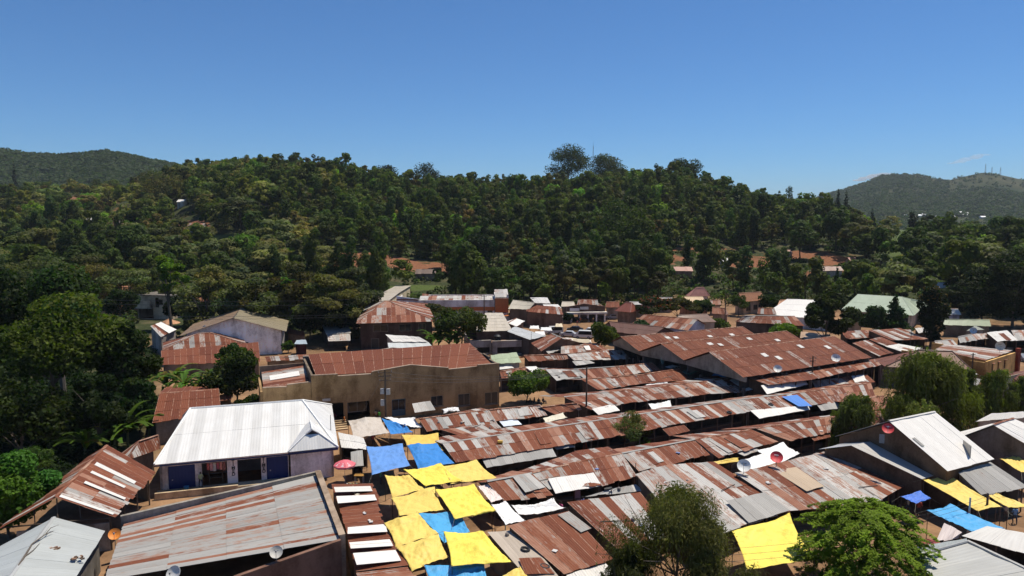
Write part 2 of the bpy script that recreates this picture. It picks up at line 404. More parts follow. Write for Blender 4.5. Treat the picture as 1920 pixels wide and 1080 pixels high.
# ---------------------------------------------------------------- builders
def xy(p, z=0): return V((p[0], p[1], z))
def ridge_cap(mb, p, q, col):
    d = (q - p).normalized(); s = V((-d.y, d.x, 0)).normalized() * .18
    for sg in (1, -1):
        a = [p + V((0, 0, .075)), q + V((0, 0, .075)), q + s * sg + V((0, 0, .01)), p + s * sg + V((0, 0, .01))]
        mb.prism(a, (0, 0, .012), col)
WOOD = ((.085, .06, .045), (.11, .08, .06), (.07, .055, .05), (.13, .095, .07), (.16, .14, .12))
def quad(q, z):
    zs = z if len(z) == 4 else (z[0], z[0], z[1], z[1])
    return [P(a[0], a[1], h) for a, h in zip(q, zs)]
SEED = [100]
def shed(label, q, z=(2.4, 3.2), kind='rust', mono=False, walls='stall', wallcol=None, group=None, name='market_stall', cat='market stall', awn=(), w=.82, L=2.5, patches=()):
    SEED[0] += 1; rng = random.Random(SEED[0])
    A, B, C, D = quad(q, z)
    def slope(): h_ = xy((C + D - A - B) / 2); return (C.z + D.z - A.z - B.z) / 2 / max(h_.length, .01) * (1 if h_.y > -.5 else 9)
    if slope() > .62 and len(z) == 2:                # far roofs: lower the ridge until the pitch is believable
        zr_ = z[1]
        while slope() > .42 and zr_ > z[0] + .25: zr_ -= .08; A, B, C, D = quad(q, (z[0], zr_))
    ze = (A.z + B.z) / 2; zr = (C.z + D.z) / 2
    E, F = C * 2 - B, D * 2 - A; E.z = B.z; F.z = A.z
    if mono: E, F = C.copy(), D.copy()
    base = xy((A + B + E + F) / 4)
    t = root(name, label, cat, base, group); ROOFS.append((A, B, C, D, label, cat))
    mb = MB(); sheets_quad(mb, A, B, C, D, kind, rng, w, L)
    if not mono:
        bk = kind if kind != 'strips' else 'rust'
        sheets_quad(mb, E, F, D + V((0, 0, -.01)), C + V((0, 0, -.01)), bk, rng, w, L)
        c = pal(bk, rng) if isinstance(bk, str) else bk
        if isrgb(kind): ridge_cap(mb, D + V((0, 0, .06)), C + V((0, 0, .06)), kind)
        else: ridge_cap(mb, D + V((0, 0, .06)), C + V((0, 0, .06)), (rng.choice((.1, .9, .9)), .8, .5))
    mb.build('roof', 'paint' if isrgb(kind) else 'sheet', t)
    if group == 'stalls of the corrugated market rows' and isinstance(kind, str):
        for _ in range(rng.choice((0, 1, 1, 2))):
            u0, v0 = rng.uniform(.03, .8), rng.uniform(0, .2); du, dv = rng.uniform(.8, 1.7) / max((B - A).length, 2), rng.uniform(.55, .8); sk_ = rng.uniform(-.04, .04)
            f_ = lambda u, v: A.lerp(B, min(.99, u)).lerp(D.lerp(C, min(.99, u)), v) + V((0, 0, .085))
            pm = MB(); sheets_quad(pm, f_(u0, v0), f_(u0 + du, v0 + sk_), f_(u0 + du + sk_, v0 + dv + sk_), f_(u0 + sk_, v0 + dv), rng.choice(('rust', 'deep', 'rust', 'grey', 'palemix', 'mix')), rng, w, 9, .05); pm.build('patch_sheet', 'sheet', t)
    for sheetq, sz, sk in patches:
        pm = MB(); a_ = quad(sheetq, sz); sheets_quad(pm, *a_, sk, rng, w, 9, .05)
        pm.build('patch_sheet', 'paint' if isrgb(sk) else 'sheet', t)
    n = xy((D - A + C - B)).normalized(); u = xy(B - A).normalized(); ln = xy(B - A).length
    ins = .35
    a, b_ = A + n * ins + u * .12, B + n * ins - u * .12
    back = (D, C)
    if walls == 'stall':
        wc = wallcol or rng.choice(WOOD)
        k = max(2, round(ln / 2.6) + 1)
        for i in range(k):
            p = a.lerp(b_, i / (k - 1)); pm = MB()
            pm.box((p.x, p.y, (p.z - .05) / 2), (.11, .11, p.z - .05), rng.choice(WOOD), math.atan2(u.y, u.x)); pm.build('post', 'wall', t)
        wm = MB(); dd, cc = (D, C) if mono else (D, C)
        top = min(dd.z, cc.z) - .08
        wm.slab(dd - n * .15 + u * .1, cc - n * .15 - u * .1, 0, top, .08, wc); wm.build('back_wall', 'wall', t)
        for (p, r_, sg) in ((A, D, 1), (B, C, -1)):
            sm = MB(); p = p + n * .7 + u * .1 * sg; r2 = r_ - n * .3 + u * .1 * sg
            zt = p.z + (r_.z - p.z) * .15
            pl = [xy(p), xy(r2), xy(r2, r_.z - .15), xy(p, zt - .05)]
            sm.prism(pl, u * .06 * sg, tuple(x * .9 for x in wc)); sm.build('side_wall', 'wall', t)
        cm = MB(); p0, p1 = a + n * .5 + u * .3, b_ + n * .5 - u * .3; cm.slab(xy(p0), xy(p1), .72, .8, .7, rng.choice(WOOD))
        cm.slab(xy(p0) + n * .1, xy(p1) + n * .1, 0, .72, .06, rng.choice(WOOD)); cm.build('counter', 'wall', t)
    elif walls == 'solid':
        wc = wallcol or (.3, .25, .2); wm = MB(); i2 = .3
        fa, fb = A + n * i2 + u * i2, B + n * i2 - u * i2
        fe, ff = E - n * i2 - u * i2, F - n * i2 + u * i2
        if mono: fe, ff = C - n * i2 - u * i2, D - n * i2 + u * i2
        h = ze + (.05 if mono else .03)
        wm.slab(fa, fb, 0, h, .15, wc)
        hb = zr - .15 if mono else h
        wm.slab(fe, ff, 0, hb, .15, wc)
        for (p, r_, s_) in ((fa, D, ff), (fb, C, fe)):
            sg = 1 if p is fa else -1
            if mono: pl = [xy(p), xy(s_), xy(s_, zr - .15), xy(p, ze)]
            else: pl = [xy(p), xy(s_), xy(s_, h), xy(r_, zr - .12) + u * i2 * sg, xy(p, h)]
            wm.prism(pl, u * .15 * sg, wc)
        wm.build('wall', 'wall', t)
    for item in awn:
        aq, az, ak = item[:3]
        am = MB(); pts = quad(aq, az)
        sheets_quad(am, *pts, ak, rng, .8, 9, .05)
        aw = am.build('awning', 'paint' if isrgb(ak) else 'sheet', t)
        for p in pts[:2]:
            sm = MB(); sm.tube([xy(p) + n * .15, p + n * .15 + V((0, 0, -.02))], .035, (.1, .08, .07), 5); sm.build('awning_post', 'wall', t)
    return t
def wall_open(mb, p0, p1, z0, z1, t, col, ops=()):       # wall slab with real openings (s0, s1, h0, h1) in metres from p0
    p0, p1 = xy(p0), xy(p1); d = (p1 - p0); Ln = d.length; d.normalize()
    xs = sorted({0.0, Ln, *[o[0] for o in ops], *[o[1] for o in ops]})
    for i in range(len(xs) - 1):
        m_ = (xs[i] + xs[i + 1]) / 2; z = z0
        for o in sorted([o for o in ops if o[0] < m_ < o[1]], key=lambda o: o[2]):
            if o[2] > z: mb.slab(p0 + d * xs[i], p0 + d * xs[i + 1], z, o[2], t, col)
            z = o[3]
        if z < z1: mb.slab(p0 + d * xs[i], p0 + d * xs[i + 1], z, z1, t, col)
def window(parent, p0, d, s, zc, w, h, frame=(.2, .17, .14), pane=(.02, .025, .03), name='window'):
    d = xy(d).normalized(); out = V((d.y, -d.x, 0)); c = xy(p0) + d * s
    m_ = MB()
    def bx(du, dz, ww, hh, o, th, col):
        a = c + d * (du - ww / 2) + out * o; b_ = c + d * (du + ww / 2) + out * o
        m_.slab(a, b_, zc + dz - hh / 2, zc + dz + hh / 2, th, col)
    bx(0, 0, w, h, .025, .03, pane)
    f = .09
    for sg in (-1, 1):
        bx(sg * (w / 2 + f / 2), 0, f, h + 2 * f, .05, .06, frame); bx(0, sg * (h / 2 + f / 2), w, f, .05, .06, frame)
    if w > .7 and name == 'window': bx(0, 0, .05, h, .04, .02, frame)
    return m_.build(name, 'glass' if name == 'window' else 'plain', parent)
def house(label, A, B, R0, R1, ze, zr, kind, wallcol, hip=True, wins=(), name='house', cat='house', group=None, inset=.5, z0=0.0, capcol=None, fascia=None, w=.9, L=3, depth=None):
    SEED[0] += 1; rng = random.Random(SEED[0])
    a, b_ = P(*A, ze), P(*B, ze); r0, r1 = P(*R0, zr), P(*R1, zr)
    u = xy(b_ - a).normalized(); n = V((-u.y, u.x, 0)); ln = xy(b_ - a).length
    half = ((xy(r0 - a)).dot(n) + (xy(r1 - a)).dot(n)) / 2
    if depth: half = depth / 2
    s0, s1 = (xy(r0 - a)).dot(u), (xy(r1 - a)).dot(u)
    if not hip: s0, s1 = 0.0, ln
    r0 = xy(a, zr) + u * s0 + n * half; r1 = xy(a, zr) + u * s1 + n * half
    fa, fb = a + n * 2 * half, b_ + n * 2 * half
    t = root(name, label, cat, xy((a + fb) / 2, z0), group)
    mb = MB()
    flat = (r1 - r0).length < .3
    sheets_poly(mb, [a, b_, r1, r0] if not flat else [a, b_, r1], kind, rng, w, L)
    sheets_poly(mb, [fb, fa, r0, r1] if not flat else [fb, fa, r0], kind, rng, w, L)
    if hip:
        sheets_poly(mb, [b_, fb, r1], kind, rng, w, L); sheets_poly(mb, [fa, a, r0], kind, rng, w, L)
    cc = capcol or (pal(kind, rng) if isinstance(kind, str) else kind)
    if not flat: ridge_cap(mb, r0 + V((0, 0, .03)), r1 + V((0, 0, .03)), cc)
    if hip:
        for p, q in ((a, r0), (b_, r1), (fa, r0), (fb, r1)): mb.tube([p + V((0, 0, .06)), q + V((0, 0, .06))], .1, cc, 5)
    mb.build('roof', 'paint' if isrgb(kind) else 'sheet', t)
    wm = MB(); i = inset; h = ze + .02
    c4 = [a + n * i + u * i, b_ + n * i - u * i, fb - n * i - u * i, fa - n * i + u * i]
    if hip:
        for k in range(4): wm.slab(c4[k], c4[(k + 1) % 4], z0 - .3, h, .2, wallcol)
    else:
        sl = (zr - ze) / half
        c4 = [a + n * i + u * i, b_ + n * i - u * i, fb - n * i - u * i, fa - n * i + u * i]
        h = ze + sl * i - .05
        wm.slab(c4[0], c4[1], z0 - .3, h, .2, wallcol); wm.slab(c4[2], c4[3], z0 - .3, h, .2, wallcol)
        for p, q, r_, sg in ((c4[0], c4[3], r0, 1), (c4[1], c4[2], r1, -1)):
            pl = [xy(p, z0 - .3), xy(q, z0 - .3), xy(q, h), xy(r_, zr - .1) + u * i * sg, xy(p, h)]
            wm.prism(pl, u * .2 * sg, wallcol)
    wm.build('wall', 'wall', t)
    if fascia:
        fm = MB(); fm.slab(a - n * .03, b_ - n * .03, ze - .25, ze, .06, fascia)
        fm.slab(b_ + u * .03, fb + u * .03, ze - .25, ze, .06, fascia); fm.build('fascia', 'plain', t)
    for wn_ in wins:
        side, fr, zc, ww, hh = wn_[:5]; nm = wn_[5] if len(wn_) > 5 else 'window'
        p, q = {'f': (c4[0], c4[1]), 'r': (c4[1], c4[2]), 'l': (c4[3], c4[0])}[side]
        d = xy(q - p); kw = {}
        if len(wn_) > 6: kw['pane'] = wn_[6]
        window(t, p, d, d.length * fr, z0 + zc, ww, hh, name=nm, **kw)
    return t
def tarp(label, c, col, sag=.25, peaks=(), group=None, poles=True, name='tarpaulin', cat='tarpaulin', n=30, wr=.07, mark=None, polecol=(.12, .09, .07)):
    SEED[0] += 1; rng = random.Random(SEED[0])
    c = [P(*p) for p in c]
    t = root(name, label, cat, xy(sum(c, V()) / 4), group)
    off = V((rng.uniform(0, 50), rng.uniform(0, 50), 0)); mb = MB(); g = {}; fold = [(rng.choice((0, 1)), rng.choice((0, 1)), rng.uniform(.05, .13)), (rng.random(), rng.choice((0, 1)), rng.uniform(.03, .09)), (rng.random(), rng.random(), rng.uniform(.03, .08))]
    for i in range(n + 1):
        for j in range(n + 1):
            u, v = i / n, j / n
            e = .035
            uu = u + e * (1 - 2 * u) * 4 * v * (1 - v) * (abs(2 * u - 1)) ** 3
            vv = v + e * (1 - 2 * v) * 4 * u * (1 - u) * (abs(2 * v - 1)) ** 3
            p = (c[0] * (1 - uu) + c[1] * uu) * (1 - vv) + (c[3] * (1 - uu) + c[2] * uu) * vv
            z = -sag * 4 * u * (1 - u) * .5 - sag * 4 * v * (1 - v) * .5
            for (pu, pv, h, k) in peaks: z += h * math.exp(-k * math.hypot(u - pu, v - pv))
            q = V((u * 4, v * 4, 0)) + off
            z += wr * (mnoise.noise(q) + .6 * mnoise.noise(q * 2.7)) + wr * .9 * abs(mnoise.noise(V((u * 7 + v * 2, v * 1.5 - u, 3)) + off))
            for fu, fv, fa in fold:
                rr_ = math.hypot(u - fu, v - fv); th_ = math.atan2(v - fv, u - fu)
                z += fa * (1 - abs(mnoise.noise(V((th_ * 4.5, fu * 9, fv * 9)) + off)) * 3.2) * math.exp(-1.6 * rr_) * min(1, rr_ * 6)
            g[i, j] = p + V((0, 0, z))
    for i in range(n):
        for j in range(n):
            mb.face([g[i, j], g[i + 1, j], g[i + 1, j + 1], g[i, j + 1]], col)
    o = mb.build('sheet', 'tarp', t, smooth=True)
    bm = bmesh.new(); bm.from_mesh(o.data); bmesh.ops.remove_doubles(bm, verts=bm.verts, dist=1e-4); bmesh.ops.recalc_face_normals(bm, faces=bm.faces); bm.to_mesh(o.data); bm.free()
    sol = o.modifiers.new("thickness", 'SOLIDIFY'); sol.thickness = .012
    if poles:
        for k, (i, j) in enumerate(((0, 0), (n, 0), (n, n), (0, n))):
            p = g[i, j]; rp = MB(); od_ = (p - g[n // 2, n // 2]); od_.z = 0; od_ = od_.normalized() * .9; rp.tube([p, p + od_ + V((0, 0, -.55))], .012, (.25, .22, .16), 4); rp.build('rope', 'plain', t); inner = (g[n // 2, n // 2] - p); inner.z = 0; p = p + inner.normalized() * .12
            pm = MB(); pm.tube([xy(p), p + V((0, 0, .02))], .035, polecol, 5); pm.build('pole', 'wall', t)
    return t
def dish(label, px, py, z, dia, col, face, markcol=None, mast=None, group='satellite dishes'):
    p = P(px, py, z); f = V(face).normalized()
    t = root('satellite_dish', label, 'satellite dish', p - V((0, 0, mast if mast else dia * .6)), group)
    q = f.to_track_quat('Z', 'Y').to_matrix(); mb = MB(); r = dia / 2; nr, na = 5, 24
    def pt(i, k, o=0): a = 2 * math.pi * k / na; rr = r * i / nr; return p + q @ V((rr * math.cos(a), rr * math.sin(a), rr * rr / (3.2 * r) - o))
    for o, fl in ((0, False), (.03, True)):
        for i in range(nr):
            for k in range(na):
                w_ = [pt(i, k, o), pt(i + 1, k, o), pt(i + 1, k + 1, o), pt(i, k + 1, o)]
                if i == 0: w_ = w_[:3]
                mb.face(w_ if not fl else w_[::-1], col)
    for k in range(na): mb.face([pt(nr, k), pt(nr, k, .03), pt(nr, k + 1, .03), pt(nr, k + 1)], tuple(min(1, x * 1.2) for x in col))
    mb.build('reflector', 'plain', t)
    if markcol:
        mm = MB()
        for k in (-1.5, -.5, .5, 1.5):
            a = p + q @ V((k * r * .19, r * .42, .09 * r)); mm.box(a, (r * .14, r * .17, .012), markcol, m=q)
        mm.build('marking', 'plain', t)
    fm = MB(); tip = p + q @ V((0, -r * .1, r * .95)); fm.tube([p + q @ V((0, -r * .9, r * .22)), tip], .018, (.25, .25, .25), 5)
    fm.box(tip, (.1, .1, .14), (.3, .3, .3)); fm.build('feed_arm', 'plain', t)
    sm = MB(); b_ = t.location; sm.tube([V(b_), V((b_.x, b_.y, p.z - .1)), p - f * .12], .03, (.2, .2, .2), 6); sm.build('mast', 'plain', t)
    return t

# ---------------------------------------------------------------- foliage
class Leaves:
    def __init__(s): s.P = []; s.C = []
    def add(s, c, nrm, size, col, asp=.6, tan=None, rng=None):
        n = len(c); r = rng
        nrm = nrm / np.maximum(np.linalg.norm(nrm, axis=1, keepdims=True), 1e-6)
        t = tan if tan is not None else r.normal(size=(n, 3))
        t = t - nrm * np.sum(t * nrm, axis=1, keepdims=True); t /= np.maximum(np.linalg.norm(t, axis=1, keepdims=True), 1e-6)
        b_ = np.cross(nrm, t); sz = size[:, None] if not np.isscalar(size) else size
        q = np.stack([c - t * sz, c - b_ * sz * asp, c + t * sz, c + b_ * sz * asp], axis=1)
        s.P.append(q); s.C.append(np.repeat(col[:, None, :], 4, axis=1))
    def arrays(s): return np.concatenate(s.P), np.concatenate(s.C)
def unit(r, n):
    d = r.normal(size=(n, 3)); return d / np.linalg.norm(d, axis=1, keepdims=True)
def blobs_leaves(L, r, blobs, n, size, col, up=.35, out=.7, rnd=.7, asp=.6, var=.22, inner=.45):
    blobs = np.array(blobs, float); w = (blobs[:, 3] * blobs[:, 4] * blobs[:, 5]) ** .66; w /= w.sum()
    k = r.choice(len(blobs), n, p=w); B = blobs[k]
    d = unit(r, n); rad = inner + (1 - inner) * r.random(n) ** .6
    c = B[:, :3] + d * B[:, 3:6] * rad[:, None]
    nrm = d * out + r.normal(size=(n, 3)) * rnd; nrm[:, 2] += up
    tint = r.normal(1, var * .6, len(blobs))[k] * r.normal(1, var, n)
    hue = r.normal(0, .1, len(blobs))[k]
    cc = np.array(col)[None, :] * np.clip(tint, .5, 1.7)[:, None]
    cc = cc * np.stack([1 + hue, np.ones(n), 1 - hue], axis=1)
    L.add(c, nrm, size * (.6 + .8 * r.random(n)), np.clip(cc, 0.002, 1), asp, None, r)
def quad_mesh(name, Q, C, mat, parent=None, loc=(0, 0, 0)):
    me = bpy.data.meshes.new(name); n = len(Q)
    me.vertices.add(n * 4); me.vertices.foreach_set("co", Q.reshape(-1).astype(np.float32))
    me.loops.add(n * 4); me.loops.foreach_set("vertex_index", np.arange(n * 4, dtype=np.int32))
    me.polygons.add(n); me.polygons.foreach_set("loop_start", np.arange(0, n * 4, 4, dtype=np.int32))
    me.update(calc_edges=True)
    ca = me.color_attributes.new("Col", 'FLOAT_COLOR', 'CORNER')
    c4 = np.ones((n * 4, 4), np.float32); c4[:, :3] = C.reshape(-1, 3); ca.data.foreach_set("color", c4.ravel())
    me.materials.append(M[mat])
    o = bpy.data.objects.new(name, me); COL.objects.link(o)
    if parent is not None: o.parent = parent
    else: o.location = loc
    return o
def lumps(rng, W, H, zb, kind):
    out = []
    if kind == 'round':
        out.append((0, 0, zb + H * .5, W * .33, W * .33, H * .36))
        for _ in range(13):
            a = rng.uniform(0, 6.28); e = rng.uniform(-.5, 1); rr = W * .33 * math.cos(e * 1.2) * rng.uniform(.75, 1.1); s = rng.uniform(.13, .22) * W
            out.append((rr * math.cos(a), rr * math.sin(a), zb + H * (.5 + .38 * e), s, s, s * rng.uniform(.6, .9)))
    elif kind == 'loose':
        for _ in range(15):
            a = rng.uniform(0, 6.28); e = rng.uniform(-.6, 1); rr = W * .42 * math.cos(e * 1.15) * rng.uniform(.3, 1.1); s = rng.uniform(.1, .18) * W
            out.append((rr * math.cos(a), rr * math.sin(a), zb + H * (.5 + .42 * e), s, s, s * rng.uniform(.55, .9)))
    elif kind == 'tall':
        for k in range(11):
            f = k / 10; rr = W * .3 * (1 - abs(f - .45)) * rng.uniform(.1, 1.1); a = rng.uniform(0, 6.28); s = W * rng.uniform(.2, .34) * (1.1 - .5 * abs(f - .4))
            out.append((rr * math.cos(a), rr * math.sin(a), zb + H * (.08 + .88 * f), s, s, s * rng.uniform(.7, 1.2)))
    elif kind == 'cone':
        for k in range(12):
            f = k / 11; s = W * .5 * (1 - f * .88); a = rng.uniform(0, 6.28)
            out.append((s * .25 * math.cos(a), s * .25 * math.sin(a), zb + H * f, s, s, H * .09))
    elif kind == 'flat':
        for _ in range(16):
            a = rng.uniform(0, 6.28); rr = W * .42 * math.sqrt(rng.random()); s = W * rng.uniform(.11, .2)
            out.append((rr * math.cos(a), rr * math.sin(a), zb + H * (.86 - .42 * (rr / (W * .42)) ** 2 + rng.uniform(-.14, .08)), s, s, H * .10))
    elif kind == 'acacia':
        for _ in range(15):
            a = rng.uniform(0, 6.28); rr = W * .42 * math.sqrt(rng.random()); s = W * rng.uniform(.12, .2)
            out.append((rr * math.cos(a), rr * math.sin(a), zb + H * (.9 - .45 * (rr / (W * .42)) ** 2 + rng.uniform(-.12, .06)), s, s, H * .07))
        for _ in range(11):
            a = rng.uniform(0, 6.28); rr = W * .4 * math.sqrt(rng.random()); s = W * rng.uniform(.1, .16)
            out.append((rr * math.cos(a), rr * math.sin(a), zb + H * rng.uniform(.05, .6), s, s, H * .09))
    elif kind == 'layer':
        out.append((0, 0, zb + H * .45, W * .33, W * .33, H * .33))
        for _ in range(64):
            a = rng.uniform(0, 6.28); h = rng.random(); R_ = W * .46 * (1 - .75 * abs(h - .42) ** 1.3) * (1 if h < .7 else 1.25 - h * .45); rr = R_ * rng.random() ** .5; s = W * rng.uniform(.08, .14)
            out.append((rr * math.cos(a), rr * math.sin(a), zb + H * h, s, s, H * .055))
    return out
def limbs(mb, rng, H, W, zb, r0, nb=6, col=(1, 1, 1)):
    top = V((rng.uniform(-.1, .1) * W, rng.uniform(-.1, .1) * W, zb + H * .45))
    mid = V((top.x * .4, top.y * .4, zb * .7))
    mb.tube([(0, 0, -.3), mid, top], [r0, r0 * .72, r0 * .35], col, 7)
    for k in range(nb):
        a = 6.28 * k / nb + rng.uniform(-.4, .4); st = mid.lerp(top, rng.uniform(0, .7)); rr = W * rng.uniform(.22, .4)
        e = V((rr * math.cos(a), rr * math.sin(a), zb + H * rng.uniform(.35, .8)))
        mb.tube([st, st.lerp(e, .5) + V((0, 0, .06 * H)), e], [r0 * .36, r0 * .22, r0 * .07], col, 5)
def tree(label, loc, W, H, zb, kind, col, n, leaf, name='tree', cat='tree', group=None, seed=1, up=.35, asp=.6, trunk=None, inner=.45, extra=None, dy=1.0, var=.22):
    r = np.random.default_rng(seed); rng = random.Random(seed)
    t = root(name, label, cat, loc, group)
    mb = MB(); limbs(mb, rng, H, W, max(zb, .6), trunk or max(.12, .022 * (H + zb)))
    for i, p in enumerate(mb.v): mb.v[i] = (p[0] + loc[0], p[1] + loc[1], p[2] + loc[2])
    mb.build('trunk', 'bark', t)
    L = Leaves(); bl = lumps(rng, W, H, zb, kind)
    blobs_leaves(L, r, bl, n, leaf, col, up=up, asp=asp, inner=inner, var=var)
    if extra:
        ec, en, top = extra; b2 = [b_ for b_ in bl if b_[2] > zb + H * top] or bl
        blobs_leaves(L, r, [(b_[0], b_[1], b_[2] + b_[5] * .5, b_[3], b_[4], b_[5] * .6) for b_ in b2], en, leaf, ec, up=up, asp=asp, inner=.7)
    Q, C = L.arrays(); Q[:, :, 1] *= dy
    quad_mesh('crown', Q, C, 'leaf', t)
    return t
def willow(label, loc, W, H, zb, col, n, seed, name='weeping_tree', cat='tree', group=None, leaf=.3, droop=1.6):
    r = np.random.default_rng(seed); rng = random.Random(seed)
    t = root(name, label, cat, loc, group); mb = MB(); limbs(mb, rng, H * .9, W, max(zb, 1.2), .2, 9)
    mb.v = [(p[0] + loc[0], p[1] + loc[1], p[2] + loc[2]) for p in mb.v]; mb.build('trunk', 'bark', t)
    L = Leaves(); bl = []
    for k in range(26):
        a = rng.uniform(0, 6.28); h = rng.random() ** .8; rr = W * .5 * math.sin(min(1, 1.12 - h * .95) * 1.45) * rng.uniform(.35, .9); s = W * rng.uniform(.06, .13)
        bl.append((rr * math.cos(a), rr * math.sin(a), zb + H * (.12 + .84 * h) - s * .4, s, s, s * .8))
    bl = np.array(bl); SG = 9; ns = n // SG; k = r.choice(len(bl), ns); d = unit(r, ns); st = bl[k, :3] + d * bl[k, 3:6] * (.4 + .7 * r.random((ns, 1)))
    ln = droop * (.3 + 1.1 * r.random(ns)); hue = r.normal(1, .2, len(bl))[k] * r.normal(1, .15, ns)
    out = st[:, :2] / np.maximum(np.linalg.norm(st[:, :2], axis=1, keepdims=True), .2) + r.normal(size=(ns, 2)) * .35
    for s_ in range(SG):
        f = s_ / (SG - 1); c = st.copy(); c[:, 2] += ln * (.28 * math.sin(f * 3.0) - .85 * f * f); c[:, :2] += out * (.16 * ln[:, None] * math.sin(f * 1.6)) + r.normal(size=(ns, 2)) * .04
        c[:, 2] = np.maximum(c[:, 2], .15)
        tan = np.concatenate([out * .4 + r.normal(size=(ns, 2)) * .3, (.7 - 1.9 * f) * np.ones((ns, 1))], axis=1)
        nr = np.concatenate([out, np.full((ns, 1), .45)], axis=1) + r.normal(size=(ns, 3)) * .4
        cc = np.array(col)[None] * (hue * r.normal(1, .12, ns))[:, None]
        L.add(c, nr, leaf * (.6 + .7 * r.random(ns)), np.clip(cc, .002, 1), .22, tan, r)
    Q, C = L.arrays(); quad_mesh('crown', Q, C, 'leaf', t); return t
def feather(label, loc, W, H, zb, col, seed, ns=420, nl=150, leaf=.13):
    r = np.random.default_rng(seed); rng = random.Random(seed); t = root('feathery_tree', label, 'tree', loc)
    mb = MB(); limbs(mb, rng, H, W, zb, .2, 9); mb.v = [(p[0] + loc[0], p[1] + loc[1], p[2] + loc[2]) for p in mb.v]; mb.build('trunk', 'bark', t); L = Leaves()
    for _ in range(ns):
        a = rng.uniform(0, 6.283); h = rng.random() ** .75; R_ = W * .47 * math.sqrt(max(0.02, 1 - (max(0, h - .25) / .78) ** 2)) * (.62 + .38 * min(1, h * 3)); R_ *= .82 + .3 * mnoise.noise(V((math.cos(a) * 1.6, math.sin(a) * 1.6, h * 3 + seed)))
        rr = R_ * (rng.random() ** .45); p = np.array([rr * math.cos(a), rr * math.sin(a), zb + H * h * (1 - .12 * (rr / (W * .5)) ** 2)]); a2 = a + rng.uniform(-.7, .7); ln = rng.uniform(.7, 1.5) * W / 11; wd = ln * .38
        s = r.random(nl); w_ = r.normal(0, .45, nl) * wd * (1.1 - .8 * s); c = np.stack([p[0] + s * ln * math.cos(a2) - w_ * math.sin(a2), p[1] + s * ln * math.sin(a2) + w_ * math.cos(a2), p[2] - .35 * ln * s * s + r.normal(0, .05, nl)], axis=1)
        nr = np.stack([r.normal(0, .35, nl) + .2 * math.cos(a2), r.normal(0, .35, nl) + .2 * math.sin(a2), np.ones(nl)], axis=1); g = rng.uniform(.65, 1.4)
        L.add(c, nr, leaf * (.6 + .8 * r.random(nl)), np.clip(np.array(col)[None] * (g * r.normal(1, .15, nl))[:, None], .002, 1), .4, None, r)
    Q, C = L.arrays(); quad_mesh('crown', Q, C, 'leaf', t); return t
def banana(label, loc, H, seed, group='banana plants', nl=10):
    rng = random.Random(seed); t = root('banana_plant', label, 'banana plant', loc, group); o = V(loc)
    mb = MB(); mb.tube([o, o + V((.05, .05, H * .3)), o + V((.1, 0, H * .42))], [.17, .13, .07], (.09, .11, .04), 7); mb.build('stem', 'plain', t)
    lm = MB()
    for k in range(nl):
        a = 2.4 * k + rng.uniform(-.3, .3); el = rng.uniform(.45, 1.5); Ln = H * rng.uniform(.42, .72); w = rng.uniform(.3, .5)
        base = o + V((.1, 0, H * rng.uniform(.26, .42))); dx = V((math.cos(a), math.sin(a), 0)); sd_ = V((-math.sin(a), math.cos(a), 0)); prev = None; p = base.copy(); e = el
        g = rng.uniform(.75, 1.3); col = (.075 * g, .135 * g, .024 * g) if rng.random() < .85 else (.13, .11, .03)
        for s_ in range(9):
            f = s_ / 8; ww = w * math.sin(min(1, f * 1.15 + .06) * math.pi * .92) ** .6 if f > .12 else .04
            l_, r_ = p + sd_ * ww + V((0, 0, .12 * ww)), p - sd_ * ww + V((0, 0, .12 * ww))
            if prev: lm.face([prev[0], l_, p, prev[1]], col); lm.face([prev[1], p, r_, prev[2]], tuple(x * .8 for x in col))
            prev = (l_, p.copy(), r_)
            p = p + (dx * math.cos(e) + V((0, 0, math.sin(e)))) * (Ln / 8); e -= (el + .7) / 9
    lm.build('foliage', 'leaf', t); return t

